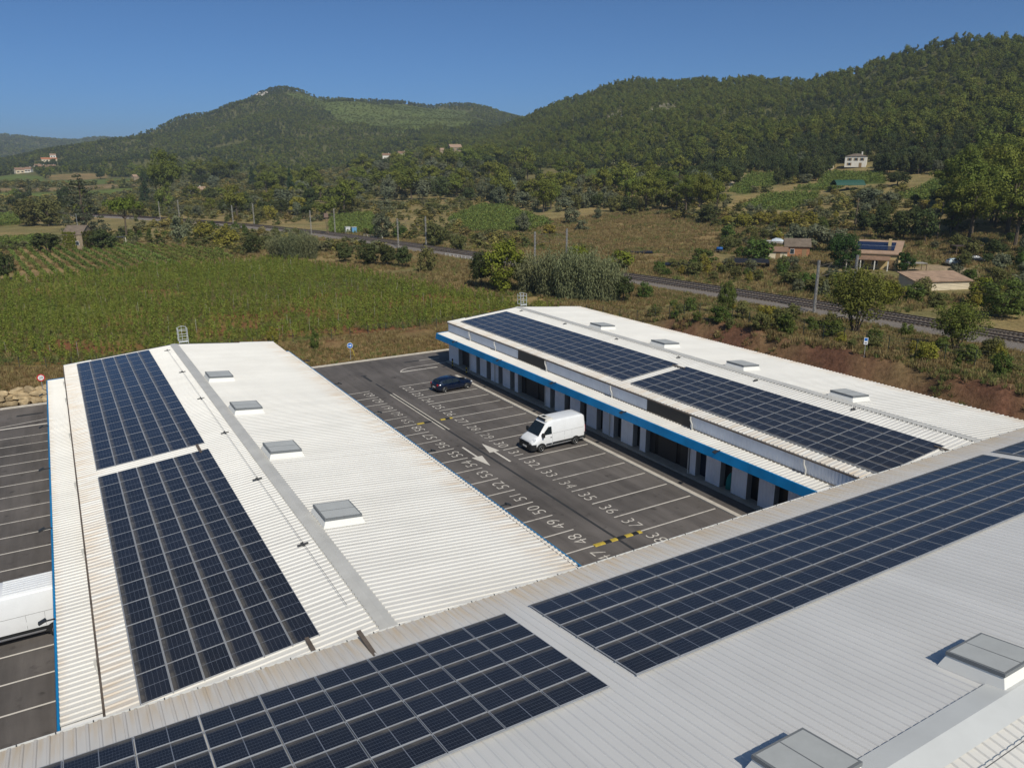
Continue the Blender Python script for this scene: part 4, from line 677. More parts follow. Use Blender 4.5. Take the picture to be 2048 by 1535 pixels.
def make_ground():
    az = np.concatenate([np.radians(np.arange(-22, 88, .2)), np.radians(np.arange(88, 338, 6.25))])
    rs = [3, 8, 14, 22, 32, 42, 52]; r = 60.0
    while r < 5200: rs.append(r); r *= 1.0125
    rs = np.array(rs); A, RR_ = np.meshgrid(az, rs, indexing='ij')
    x = (np.sin(A) * RR_).ravel(); y = (np.cos(A) * RR_).ravel(); z = terrain(x, y); c = ground_colour(x, y)
    na, nr = len(az), len(rs)
    I = np.arange(na * nr).reshape(na, nr); J = np.roll(I, -1, axis=0)
    q = np.stack([I[:, :-1], I[:, 1:], J[:, 1:], J[:, :-1]], -1).reshape(-1, 4)[:, ::-1]
    centre = na * nr; tri = np.stack([np.full(na, centre), J[:, 0], I[:, 0]], -1)[:, ::-1]
    v = np.concatenate([np.stack([x, y, z], -1), [[0, 0, -.06]]]); c = np.concatenate([c, [DRY]])
    me = bpy.data.meshes.new('ground')
    me.vertices.add(len(v)); me.vertices.foreach_set('co', v.ravel())
    me.loops.add(q.size + tri.size); me.loops.foreach_set('vertex_index', np.concatenate([q.ravel(), tri.ravel()]))
    me.polygons.add(len(q) + len(tri))
    me.polygons.foreach_set('loop_start', np.concatenate([np.arange(len(q)) * 4, q.size + np.arange(len(tri)) * 3]))
    me.polygons.foreach_set('loop_total', np.concatenate([np.full(len(q), 4), np.full(len(tri), 3)]))
    at = me.color_attributes.new('soil', 'FLOAT_COLOR', 'POINT'); at.data.foreach_set('color', np.concatenate([c, np.ones((len(c), 1))], 1).ravel())
    me.update(calc_edges=True); me.validate(); me.shade_smooth()
    m = bpy.data.materials.new('earth_and_grass'); m.use_nodes = True; nt = m.node_tree; b = nt.nodes['Principled BSDF']; L = nt.links.new
    b.inputs['Roughness'].default_value = .95; b.inputs['Specular IOR Level'].default_value = .1
    a = _n(nt, 'ShaderNodeAttribute', attribute_name='soil'); g = _n(nt, 'ShaderNodeNewGeometry')
    t1 = _n(nt, 'ShaderNodeTexNoise'); t1.inputs['Scale'].default_value = 1.7; t1.inputs['Detail'].default_value = 8; t1.inputs['Roughness'].default_value = .75; L(g.outputs['Position'], t1.inputs['Vector'])
    t2 = _n(nt, 'ShaderNodeTexNoise'); t2.inputs['Scale'].default_value = .12; t2.inputs['Detail'].default_value = 6; L(g.outputs['Position'], t2.inputs['Vector'])
    m1 = _n(nt, 'ShaderNodeMapRange'); m1.inputs['From Min'].default_value = .3; m1.inputs['From Max'].default_value = .7; m1.inputs['To Min'].default_value = .5; m1.inputs['To Max'].default_value = 1.45; L(t1.outputs['Fac'], m1.inputs['Value'])
    m2 = _n(nt, 'ShaderNodeMapRange'); m2.inputs['From Min'].default_value = .3; m2.inputs['From Max'].default_value = .7; m2.inputs['To Min'].default_value = .8; m2.inputs['To Max'].default_value = 1.2; L(t2.outputs['Fac'], m2.inputs['Value'])
    mm = _n(nt, 'ShaderNodeMath', operation='MULTIPLY'); L(m1.outputs[0], mm.inputs[0]); L(m2.outputs[0], mm.inputs[1])
    vm = _n(nt, 'ShaderNodeVectorMath', operation='SCALE'); L(a.outputs['Color'], vm.inputs[0]); L(mm.outputs[0], vm.inputs['Scale']); L(vm.outputs[0], b.inputs['Base Color'])
    bp = _n(nt, 'ShaderNodeBump'); bp.inputs['Strength'].default_value = .7; bp.inputs['Distance'].default_value = .25; L(t1.outputs['Fac'], bp.inputs['Height']); L(bp.outputs[0], b.inputs['Normal'])
    me.materials.append(m); return struct(put('ground', me))
make_ground()

# ------------------------------------------------------------------ asphalt yard with kerbs and markings
def asphalt_mat():
    m = bpy.data.materials.new('asphalt'); m.use_nodes = True; nt = m.node_tree; b = nt.nodes['Principled BSDF']; L = nt.links.new
    b.inputs['Roughness'].default_value = .85; b.inputs['Specular IOR Level'].default_value = .25
    g = _n(nt, 'ShaderNodeNewGeometry')
    def noise(scale, det, mul=None, rough=.6):
        t = _n(nt, 'ShaderNodeTexNoise'); t.inputs['Scale'].default_value = scale; t.inputs['Detail'].default_value = det; t.inputs['Roughness'].default_value = rough
        if mul:
            v = _n(nt, 'ShaderNodeVectorMath', operation='MULTIPLY'); v.inputs[1].default_value = mul; L(g.outputs['Position'], v.inputs[0]); L(v.outputs[0], t.inputs['Vector'])
        else: L(g.outputs['Position'], t.inputs['Vector'])
        return t.outputs['Fac']
    def mr(src, a, b_, c, d):
        n = _n(nt, 'ShaderNodeMapRange'); n.inputs['From Min'].default_value = a; n.inputs['From Max'].default_value = b_; n.inputs['To Min'].default_value = c; n.inputs['To Max'].default_value = d; L(src, n.inputs['Value']); return n.outputs[0]
    def mul(a, b_):
        n = _n(nt, 'ShaderNodeMath', operation='MULTIPLY'); L(a, n.inputs[0]); L(b_, n.inputs[1]); return n.outputs[0]
    f = mul(mr(noise(.16, 7), .3, .7, .74, 1.22), mr(noise(28, 3), .3, .7, .86, 1.14))
    f = mul(f, mr(noise(1.0, 5, (.9, .09, 1)), .40, .68, 1.12, .74))     # wheel tracks along the lane
    f = mul(f, mr(noise(1.3, 4, None, .5), .62, .76, 1.0, .45))          # oil spots
    vm = _n(nt, 'ShaderNodeVectorMath', operation='SCALE'); vm.inputs[0].default_value = (.112, .100, .093); L(f, vm.inputs['Scale']); L(vm.outputs[0], b.inputs['Base Color'])
    bp = _n(nt, 'ShaderNodeBump'); bp.inputs['Strength'].default_value = .25; bp.inputs['Distance'].default_value = .02; L(noise(45, 2), bp.inputs['Height']); L(bp.outputs[0], b.inputs['Normal'])
    return m
ASPH = asphalt_mat()
yard = struct(MB().poly([(-45, -40, 0), (70.4, -40, 0), (70.4, 86.0, 0), (-45, 86.0, 0)]).build('asphalt_yard', ASPH))
DARKJ = mat('bitumen_joint', (.035, .036, .038), .8, vary=(2, .25))
def strip(name, pts, z, m, parent=yard): return MB().poly([(x, y, z) for x, y in pts]).build(name, m, parent)
def rect(name, x0, x1, y0, y1, z=.004, m=PAINT): return strip(name, [(x0, y0), (x1, y0), (x1, y1), (x0, y1)], z, m)
# kerbs
struct(MB().prism([(86.0, -.05), (86.0, .12), (86.04, .14), (86.26, .14), (86.3, .12), (86.3, -.05)], -45, 70.4, axis='x').build('far_kerb', mat('kerb_concrete', (.50, .46, .40), .9, vary=(1.5, .2))))
struct(MB().prism([(36.38, 0), (36.38, .1), (36.42, .12), (36.72, .12), (36.76, .1), (36.76, 0)], 22.9, 74.3, axis='y').build('bay_kerb', mat('kerb_concrete', (.5, .46, .4))))
struct(MB().prism([(20.55, 0), (20.55, .1), (20.6, .12), (20.9, .12), (20.94, .1), (20.94, 0)], 22.9, 74.3, axis='y').build('bay_kerb', mat('kerb_concrete', (.5, .46, .4))))
# bays
for i in range(21, 40):
    y = 73.553 - (i - 21) * 2.45; rect('bay_line', 29.47, 36.2, y - .055, y + .055)
for i in range(63, 44, -1):
    y = 73.55 - (63 - i) * 2.4527; rect('bay_line', 21.1, 26.17, y - .055, y + .055)
for i in range(21):
    y = 78.43 - (i + 1) * 2.42; rect('bay_line', -9.5, -2.45, y - .055, y + .055)
def number(txt, x, y, rz):
    cu = bpy.data.curves.new('bay_number', 'FONT'); cu.body = txt; cu.size = 1.36; cu.align_x = 'CENTER'; cu.align_y = 'CENTER'; cu.resolution_u = 3; cu.space_character = 1.06; cu.offset = -.02
    o = bpy.data.objects.new('bay_number_curve', cu); COL.objects.link(o)
    me = bpy.data.meshes.new_from_object(o.evaluated_get(bpy.context.evaluated_depsgraph_get())); bpy.data.objects.remove(o); bpy.data.curves.remove(cu)
    me.name = 'bay_number'; me.materials.clear(); me.materials.append(PAINT)
    return put('bay_number', me, yard, (x, y, .004), rz)
for i in range(22, 40): number(str(i), 29.92, 73.553 - (i - 21.5) * 2.45, R(-90))
for i in range(63, 45, -1): number(str(i), 25.72, 73.55 - (63.5 - i) * 2.4527, R(90))
# drain channel in the lane, arrows, islands, patches
rect('drain_joint', 27.66, 27.86, 20, 58.6, m=DARKJ); rect('drain_joint', 27.66, 27.86, 71.4, 75.9, m=DARKJ)
rect('drain_grate', 27.66, 27.86, 58.6, 71.4, .004, mat('drain_iron', (.022, .022, .022), .7))
rect('drain_edge', 27.50, 27.655, 58.6, 71.4, .004, mat('drain_concrete', (.46, .42, .36), .9, vary=(2, .2))); rect('drain_edge', 27.865, 28.02, 58.4, 71.6, .004, mat('drain_concrete', (.46, .42, .36)))
rect('tar_patch', 27.55, 27.85, 77.0, 79.5, .004, DARKJ); rect('tar_patch', 27.45, 28.1, 79.5, 79.85, .004, DARKJ)
def arrow(x, y, s):
    strip('lane_arrow', [(x - .09, y), (x + .09, y), (x + .09, y + 2.55 * s), (x + .47, y + 2.55 * s), (x, y + 4.75 * s), (x - .47, y + 2.55 * s), (x - .09, y + 2.55 * s)][::int(s)], .004, PAINT)
arrow(28.68, 49.0, 1); arrow(26.9, 53.82, -1)
rect('island_line', 31.95, 36.5, 78.92, 79.2)
arc = [(31.85, 79.0), (32.1, 79.6), (32.6, 80.1), (33.3, 80.42), (34.2, 80.56), (36.0, 80.6), (39.0, 80.6)]
strip('island_line', arc + [(x + (.12 if i < 3 else 0), y - .12) for i, (x, y) in reversed(list(enumerate(arc)))], .004, PAINT)
rect('tar_patch', 34.0, 35.9, 82.8, 83.2, .004, DARKJ); rect('edge_line', 35.95, 38.6, 82.95, 83.07)
rect('island_line', -12.0, -2.6, 78.95, 79.25); rect('tar_patch', -5.2, -3.0, 82.7, 83.2, .004, DARKJ)
strip('island_line', [(-9, 79.3), (-6.2, 79.95), (-2.6, 80.75), (-2.6, 80.63), (-6.2, 79.83), (-9, 79.2)][::-1], .004, PAINT)

# ------------------------------------------------------------------ speed humps
def hump(pieces, y, label):
    e = empty('speed_hump', ((pieces[0][0] + pieces[-1][1]) / 2, y, 0)); tag(e, label, 'speed hump')
    for x0, x1, k in pieces:
        MB().prism([(y - .19, .005), (y - .13, .045), (y - .05, .06), (y + .05, .06), (y + .13, .045), (y + .19, .005)], x0 + .01, x1 - .01, axis='x').build('hump_section', YELP if k == 'y' else BLACKP, e).location = (-e.location.x, -e.location.y, 0)
    return e
hump([(25.95, 26.75, 'y'), (26.75, 27.22, 'b'), (27.22, 27.72, 'y'), (27.72, 28.35, 'b'), (28.35, 28.92, 'y'), (28.92, 29.36, 'b'), (29.36, 29.66, 'y')], 34.28, 'yellow and black speed hump across the lane beside bay 47')
hump([(26.05, 26.75, 'y'), (26.75, 27.5, 'b'), (28.4, 28.88, 'y'), (28.88, 29.32, 'b'), (29.32, 29.6, 'y')], 61.25, 'broken yellow and black speed hump beside bay 58')

# ------------------------------------------------------------------ market halls: two wings and the cross building
ROOFW = sheet_mat('roof_sheet_white', (.63, .615, .58), (.48, .34, .2), 2.0, .6)
ROOFC = sheet_mat('canopy_sheet_white', (.63, .615, .58), (.46, .33, .2), .5, .5)
ROOFB = sheet_mat('cross_roof_sheet', (.585, .58, .57), (.54, .42, .27), 2.3, .85, .45, .35)
CAP = mat('ridge_capping', (.50, .49, .46), .45, vary=(.7, .14))
GUT = mat('gutter_zinc', (.15, .12, .095), .6, metal=.2, vary=(1.2, .45))
PIPE = mat('downpipe', (.55, .54, .50), .5)
DOORS = [mat('door_dark', (.012, .013, .015), .3), mat('door_grey', (.045, .042, .04), .5), mat('door_navy', (.012, .02, .045), .4)]
LID = mat('skylight_lid', (.42, .43, .42), .45, spec=.2, vary=(1.5, .08)); CURB = mat('skylight_curb', (.72, .71, .67), .5)
FLOODM = mat('floodlight_body', (.03, .032, .034), .5)

def sheet_mesh(name, length, slope, m, ribs=3, width=1.0, h=.050):
    """one roof sheet: local x runs up the slope from the eave, ribs along x"""
    b = MB(); p = width / ribs; prof = [(0.0, 0.0)]
    for k in range(ribs):
        o = k * p + p * .34; prof += [(o, 0), (o + .030, h), (o + .085, h), (o + .115, 0)]
    prof.append((width, 0))
    for (y0, z0), (y1, z1) in zip(prof[:-1], prof[1:]):
        b.poly([(0, y0, z0), (length, y0, z0 + slope * length), (length, y1, z1 + slope * length), (0, y1, z1)][::-1])
    for k in range(ribs):   # closed rib ends at the eave
        o = k * p + p * .34; b.poly([(0, o, 0), (0, o + .115, 0), (0, o + .085, h), (0, o + .030, h)])
    b.box(0, .03, 0, width, -.035, -.002)
    return b.mesh(name, m)

def ribbed_wall(b, x, y0, y1, z0, z1, face=-1, pitch=.25, d=.03, m=0):
    """vertical trapezoid cladding standing in the plane x, facing -x (face -1) or +x"""
    n = max(1, int(round((y1 - y0) / pitch))); p = (y1 - y0) / n; pts = [(x, y0)]
    for k in range(n):
        o = y0 + k * p; pts += [(x, o + p * .45), (x + face * d, o + p * .55), (x + face * d, o + p * .88), (x, o + p * .98)]
    pts.append((x, y1))
    for (xa, ya), (xb, yb) in zip(pts[:-1], pts[1:]):
        q = [(xa, ya, z0), (xb, yb, z0), (xb, yb, z1), (xa, ya, z1)]; b.poly(q if face > 0 else q[::-1], m)
    return b

OPEN = [(78.1, 75.3, 1), (73.74, 72.84, 0), (71.35, 70.37, 0), (68.73, 67.82, 0), (66.3, 65.35, 0), (64.7, 59.68, 3), (58.76, 57.94, 0), (56.33, 55.42, 0),
        (53.84, 52.84, 0), (51.36, 50.47, 0), (48.94, 47.93, 0), (46.4, 45.49, 0), (44.79, 39.72, 3), (39.1, 38.04, 2), (36.62, 35.53, 0), (34.13, 33.09, 0), (31.75, 30.65, 0), (29.4, 28.3, 0), (27.0, 26.0, 0)]
GREY_HIGH = [(64.66, 59.5), (44.8, 39.87)]
PIPES = [75.0, 69.26, 59.4, 49.31, 39.71, 29.56]
Y0, Y1, EZ, RZ, HW = 23.0, 80.65, 4.77, 5.66, 9.6
SL = (RZ - EZ) / HW
SHEET_WING = sheet_mesh('roof_sheet', HW - .12, SL, ROOFW); SHEET_CAN = sheet_mesh('canopy_sheet', 1.62, .035, ROOFC)

def skylight(parent, x0, x1, y0, y1, zf, n=(0, 0), up=.46):
    """zf(x,y) gives the roof height; white splayed curb, grey lid in two panes"""
    def ring(g, h): return [(x0 - g, y0 - g, zf(x0 - g, y0 - g) + h), (x1 + g, y0 - g, zf(x1 + g, y0 - g) + h), (x1 + g, y1 + g, zf(x1 + g, y1 + g) + h), (x0 - g, y1 + g, zf(x0 - g, y1 + g) + h)]
    s = MB().loft([ring(.16, .0), ring(.0, up - .1)]).build('skylight', CURB, parent)
    MB().loft([ring(.04, up - .12), ring(.04, up)]).build('lid_frame', mat('lid_frame', (.17, .18, .185), .5), s)
    xm = (x0 + x1) / 2; a = ring(-.02, up + .004); z = lambda x, y: zf(x, y) + up + .005
    long_x = (x1 - x0) > (y1 - y0)
    ym = (y0 + y1) / 2
    if n[0] == 0:
        for (ya, yb) in ((y0 + .03, ym - .02), (ym + .02, y1 - .03)):
            MB().poly([(x0 + .03, ya, z(x0, ya)), (x1 - .03, ya, z(x1, ya)), (x1 - .03, yb, z(x1, yb)), (x0 + .03, yb, z(x0, yb))]).build('lid_pane', LID, s)
    else:
        for (xa, xb) in ((x0 + .03, xm - .02), (xm + .02, x1 - .03)):
            MB().poly([(xa, y0 + .03, z(xa, y0)), (xb, y0 + .03, z(xb, y0)), (xb, y1 - .03, z(xb, y1)), (xa, y1 - .03, z(xa, y1))]).build('lid_pane', LID, s)
    return s

def floodlight(parent, x, y, z, out):
    f = MB().box(-.02, .34, -.02, .02, -.03, .03).box(.30, .36, -.12, .12, .0, .06).build('floodlight', FLOODM, parent, loc=(x, y, z), rz=0 if out > 0 else math.pi)
    MB().prism([(.30, .03), (.58, -.09), (.62, -.02), (.34, .10)], -.13, .13).build('lamp_head', FLOODM, f)
    return f

def wing(X, label):
    """X = world x of the west eave"""
    w = empty('market_hall_wing', (X, 0, 0)); tag(w, label, 'building')
    E_ = X + 2 * HW
    n = int(round(Y1 - Y0))
    for k in range(n):
        y = Y1 - 1.0 - k + .0
        put('roof_sheet', SHEET_WING, w, (0, y, EZ + random.uniform(-.003, .003)))
        put('roof_sheet', SHEET_WING, w, (2 * HW, y + 1.0, EZ + random.uniform(-.003, .003)), math.pi)
        for s, rz in ((0, 0), (1, math.pi)):
            if y > 27.4: put('canopy_sheet', SHEET_CAN, w, (-1.5 if s == 0 else 2 * HW + 1.5, y + s, 3.57), rz)
    # ridge capping, verge trims at the far gable, gutters
    cp = MB().poly([(HW - .33, Y0, RZ + .035), (HW, Y0, RZ + .085), (HW, Y1 + .05, RZ + .085), (HW - .33, Y1 + .05, RZ + .035)][::-1])
    cp.poly([(HW, Y0, RZ + .085), (HW + .33, Y0, RZ + .035), (HW + .33, Y1 + .05, RZ + .035), (HW, Y1 + .05, RZ + .085)][::-1])
    for s in (-1, 1):
        k = Y0 + .02
        while k < Y1:
            cp.box(min(HW + s * .31, HW + s * .37), max(HW + s * .31, HW + s * .37), k, k + .2, RZ - .06, RZ + .034); k += 1 / 3
    cp.build('ridge_cap', CAP, w)
    for x0, x1, m, nm in ((0, 2.3, ROOFW, 'verge_trim'), (2.3, HW, DGREY, 'verge_trim'), (HW, 2 * HW - 3.4, DGREY, 'verge_trim'), (2 * HW - 3.4, 2 * HW, ROOFW, 'verge_trim')):
        z = lambda x: EZ + SL * (HW - abs(x - HW)) + .06
        MB().prism([(x0, z(x0) - .25), (x1, z(x1) - .25), (x1, z(x1)), (x0, z(x0))], Y1 + .002, Y1 + .14).build(nm, WHITE if m is ROOFW else m, w)
    for x in (-.085, 2 * HW - .005): MB().prism([(x, EZ - .11), (x + .09, EZ - .11), (x + .09, EZ - .04), (x, EZ - .04)], Y0, Y1).build('gutter', GUT, w)
    # walls: clerestory cladding above the canopy, ground floor between openings
    for s, x, f in ((0, .06, -1), (1, 2 * HW - .06, 1)):
        hi = [Y1 - .05] + [v for g in GREY_HIGH for v in g] + [Y0]
        for k in range(len(hi) - 1):
            ya, yb = hi[k + 1], hi[k]
            if k % 2 == 0: ribbed_wall(MB(), x, ya, yb, 3.45, EZ - .03, f).build('upper_wall', WALLW, w)
            else:
                b = MB(); nn = 14; dz = (EZ - .05 - 3.5) / nn
                for q in range(nn): b.prism([(x + .12 * -f, 3.5 + q * dz), (x + .02 * f, 3.5 + q * dz), (x + .05 * f, 3.5 + (q + .75) * dz), (x - .12 * f, 3.5 + (q + .75) * dz)], ya + .01, yb - .01)
                b.build('louvre_panel', GREYP, w)
        edges = Y1 - .05
        for a, b_, kind in OPEN:
            ribbed_wall(MB(), x, a, edges, .14, 3.46, f).build('wall_panel', WALLW, w)
            rv = MB(); xi = x - f * .55
            for yy in (a, b_): rv.poly([(x, yy, .14), (xi, yy, .14), (xi, yy, 3.46), (x, yy, 3.46)])
            rv.build('door_jamb', mat('door_jamb', (.30, .30, .29), .6), w)
            if kind == 3:
                L_ = a - b_; segs = [(0, .13, 1), (.13, .20, 0), (.20, .62, 1), (.62, .70, 0), (.70, 1, 1)]
                for t0, t1, c in segs:
                    MB().box(min(xi, xi + f * .05 * (c + 1)), max(xi, xi + f * .05 * (c + 1)), a - L_ * t1 + .01, a - L_ * t0 - .01, .14, 3.4).build('door', DOORS[c], w)
            else:
                d = MB().box(min(xi, xi + f * .06), max(xi, xi + f * .06), b_, a, .14, 2.9).build('door', DOORS[kind if kind < 3 else 1], w)
                if kind == 0: MB().box(min(xi + f * .065, xi + f * .09), max(xi + f * .065, xi + f * .09), b_ + .12, b_ + .17, .9, 1.5).build('door_handle', STEELG, d)
                MB().box(min(xi, xi + f * .1), max(xi, xi + f * .1), b_, a, 2.91, 3.46).build('transom', GREYP, w)
            edges = b_
        ribbed_wall(MB(), x, Y0, edges, .14, 3.46, f).build('wall_panel', WALLW, w)
        MB().box(min(x + f * .45, x - f * .6), max(x + f * .45, x - f * .6), Y0, Y1 - .1, 0, .13).build('plinth', CONC, w)
        for y in PIPES:
            xo = x + f * .12
            MB().path([(x + f * .2, y, EZ - .14), (x + f * .2, y, EZ - .4), (xo, y - .12, EZ - .75), (xo, y - .12, 3.66)], .055, 8).build('downpipe', PIPE, w)
            xp = x + f * .16; MB().path([(xp, y, 3.4), (xp, y, .16)], .05, 8).build('downpipe', PIPE, w)
        # canopy: soffit, blue fascia tilted a little to the sky, edge trim, floodlights
        xe = -1.5 if s == 0 else 2 * HW + 1.5
        MB().box(min(xe + .05 * -f, x), max(xe + .05 * -f, x), 27.2, Y1 - .1, 3.40, 3.5).build('canopy_soffit', mat('soffit', (.72, .72, .72), .7), w)
        q = [(xe + f * .05, 3.61), (xe - f * .03, 3.63), (xe + f * .02, 3.0), (xe + f * .15, 3.0)]
        for fy in range(9): MB().prism(q, max(27.0, Y1 - .02 - 6.0 * (fy + 1)) + .012, Y1 - .02 - 6.0 * fy).build('canopy_fascia', BLUEF, w)
        MB().prism([(xe - f * .05, 3.58), (xe - f * .05, 3.66), (x, 3.70), (x, 3.58)], Y1 - .06, Y1 + .02).build('canopy_end', BLUEF, w)
        MB().box(min(x + f * .02, x + f * .07), max(x + f * .02, x + f * .07), 27.2, Y1 - .2, 3.62, 3.72).build('flashing', mat('flashing', (.22, .20, .17), .6), w)
        for y in (75.2, 65.3, 55.45, 45.45, 35.3): floodlight(w, xe + f * .02, y, 3.68, f)
    # gables
    for y, nm in ((Y1 - .06, 'gable_wall'), (Y0 + .1, 'gable_wall')):
        MB().prism([(.11, 0), (2 * HW - .11, 0), (2 * HW - .11, EZ - .05), (HW, RZ - .06), (.11, EZ - .05)], y - .1, y).build(nm, WALLW, w)
    # skylights on the east slope, anchors and safety line on the west slope
    zf = lambda x, y: EZ + SL * (HW - abs(x - HW)) + .02
    for yc in (65.3, 55.3, 45.35, 34.8): skylight(w, HW + .55, HW + 2.35, yc - .95, yc + .95, zf)
    zl = EZ + SL * (HW - .9) + .13
    for y in (78.3, 69.0, 59.85, 50.8, 41.7, 32.7):
        a = MB().box(-.26, .26, -.05, .05, -.09, -.05).box(-.05, .05, -.17, .17, -.088, -.048).tube((0, 0, -.06), (0, 0, .06), .03).build('safety_anchor', mat('anchor_steel', (.07, .07, .07), .6), w, loc=(HW - .9, y, zl + .015), rz=.15)
    MB().path([(HW - .9, 78.3, zl + .06), (HW - .9, 26.5, zl + .06)], .009, 5).build('safety_line', mat('steel_cable', (.10, .10, .10), .5), w)
    # caged access ladder at the far gable
    lx = HW + .95
    lad = MB()
    for sx in (-.42, .42):
        for yy in (Y1 + .12, Y1 + .85): lad.tube((lx + sx, yy, RZ - .5 if yy < Y1 + .5 else RZ + .15), (lx + sx, yy, RZ + 1.5), .028, n=6)
    for z in (.25, .78, 1.25): lad.path([(lx - .42, Y1 + .12, RZ + z), (lx - .42, Y1 + .85, RZ + z), (lx + .42, Y1 + .85, RZ + z), (lx + .42, Y1 + .12, RZ + z)], .022, 6)
    lad.path([(lx - .42, Y1 + .12, RZ + 1.5), (lx - .3, Y1 + .7, RZ + 1.56), (lx, Y1 + .92, RZ + 1.58), (lx + .3, Y1 + .7, RZ + 1.56), (lx + .42, Y1 + .12, RZ + 1.5)], .028, 6)
    lad.path([(lx, Y1 + .87, RZ + .2), (lx, Y1 + .87, RZ + 1.55)], .02, 6); lad.path([(lx - .42, Y1 + .12, RZ + 1.25), (lx + .42, Y1 + .12, RZ + 1.25)], .022, 6)
    lad.path([(lx - .42, Y1 + .12, RZ + .7), (lx + .42, Y1 + .12, RZ + .7)], .022, 6); lad.path([(lx - .1, Y1 + .12, RZ + .2), (lx - .1, Y1 + .12, RZ + 1.5)], .016, 6)
    lad.box(lx - .44, lx + .44, Y1 + .1, Y1 + .16, RZ + .1, RZ + .24)
    for sx in (-.25, .25): lad.tube((lx + sx, Y1 + .3, 0), (lx + sx, Y1 + .3, RZ + .3), .025, n=6)
    for k in range(18): lad.tube((lx - .25, Y1 + .3, .3 + k * .3), (lx + .25, Y1 + .3, .3 + k * .3), .014, n=5)
    lad.build('access_ladder', mat('ladder_alloy', (.62, .64, .64), .4, metal=.3), w)
    return w
WL = wing(-.70, 'long white market hall with solar panels left of the numbered parking lane')
WR = wing(38.75, 'long white market hall behind the parked van and car, right of the parking lane')

# cross building in the foreground
BY, BZ, BRY, BSL = 23.5, 6.20, 8.60, .148
BRZ = BZ + BSL * (BY - BRY); BX0, BX1 = -26, 78
def cross_building():
    w = empty('market_hall_cross_building', (0, 0, 0)); tag(w, 'cross building with pale grey ribbed roof filling the foreground', 'building')
    far = sheet_mesh('roof_sheet', BY - BRY - .1, BSL, ROOFB, h=.036); near = sheet_mesh('roof_sheet', BY - BRY - .1, BSL, ROOFW)
    for k in range(BX1 - BX0):
        x = BX0 + k; dz = random.uniform(-.003, .003)
        put('roof_sheet', far, w, (x, BY, BZ + dz), R(-90)); put('roof_sheet', near, w, (x + 1, 2 * BRY - BY, BZ + dz), R(90))
    c = MB()
    for s in (-1, 1):
        q = [(BX0, BRY, BRZ + .10), (BX1, BRY, BRZ + .10), (BX1, BRY + s * .62, BRZ - .028), (BX0, BRY + s * .62, BRZ - .028)]
        c.poly(q if s > 0 else q[::-1])
    c.build('ridge_cap', mat('cross_ridge_capping', (.55, .56, .55), .45, vary=(.5, .08)), w)
    MB().prism([(BY + .005, BZ - .14), (BY + .09, BZ - .14), (BY + .09, BZ + .012), (BY + .06, BZ + .012), (BY + .06, BZ - .10), (BY + .005, BZ - .10)], BX0, BX1, axis='x').build('gutter', mat('gutter_white', (.62, .62, .60), .5), w)
    br = MB()
    k = BX0
    while k < BX1: br.box(k, k + .03, BY + .02, BY + .10, BZ - .01, BZ + .02); k += 1.0
    br.build('gutter_brackets', DGREY, w)['kind'] = 'stuff'
    for y0, y1 in ((BY - .35, BY - .2), (2 * BRY - BY + .2, 2 * BRY - BY + .35)):
        MB().box(BX0 + .2, BX1 - .2, y0, y1, 0, BZ - .08).build('long_wall', WALLW, w)
    for x in (BX0 + .2, BX1 - .35):
        MB().prism([(2 * BRY - BY + .4, 0), (BY - .4, 0), (BY - .4, BZ - .1), (BRY, BRZ - .12), (2 * BRY - BY + .4, BZ - .1)], x, x + .15, axis='x').build('gable_wall', WALLW, w)
    zf = lambda x, y: BZ + BSL * (BY - y) + .02
    for x0 in (12.9, 20.95, 29.0, 37.0): skylight(w, x0, x0 + 1.75, 8.85 if x0 > 20 else 8.8, 10.42, zf, n=(1, 0), up=.5)
    # safety line on the near slope
    zn = lambda y: BRZ - BSL * (BRY - y) + .05
    for x in (14.5, 22.0, 29.5): MB().box(-.1, .1, -.16, .16, 0, .05).box(-.05, .05, -.05, .05, .05, .22).build('safety_anchor', mat('anchor_steel', (.07, .07, .07), .6), w, loc=(x + .55, 7.45, zn(7.45)))
    MB().path([(x + .55, 7.45 - .06 * (i % 2), zn(7.45) + .18) for i, x in enumerate((7, 14.5, 22, 29.5, 37))], .012, 5).build('safety_line', mat('steel_cable', (.1, .1, .1)), w)
    # cable trays running from the panels to the eave
    MB().prism([(7.40, 0), (7.55, 0), (7.55, .09), (7.40, .09)], 21.9, 23.62).build('cable_tray', GUT, w).location = (0, 0, BZ + .16)
    return w
WB = cross_building()

# ------------------------------------------------------------------ solar arrays
SOLAR = panel_mat(); FRAME = mat('panel_frame', (.48, .49, .51), .4, metal=.5)
def panel_mesh(L_=1.742, W_=1.006, t=.035, f=.016):
    b = MB(); b.box(0, L_, 0, W_, -t, -.004, 0)
    for x0, x1, y0, y1 in ((0, L_, 0, f), (0, L_, W_ - f, W_), (0, f, f, W_ - f), (L_ - f, L_, f, W_ - f)): b.poly([(x0, y0, 0), (x1, y0, 0), (x1, y1, 0), (x0, y1, 0)], 0)
    b.poly([(f, f, -.003), (L_ - f, f, -.003), (L_ - f, W_ - f, -.003), (f, W_ - f, -.003)], 1)
    for (xa, ya), (xb, yb) in (((0, 0), (L_, 0)), ((L_, 0), (L_, W_)), ((L_, W_), (0, W_)), ((0, W_), (0, 0))): b.poly([(xa, ya, -.004), (xb, yb, -.004), (xb, yb, 0), (xa, ya, 0)], 0)
    return b.mesh('solar_panel', [FRAME, SOLAR])
PM = panel_mesh()
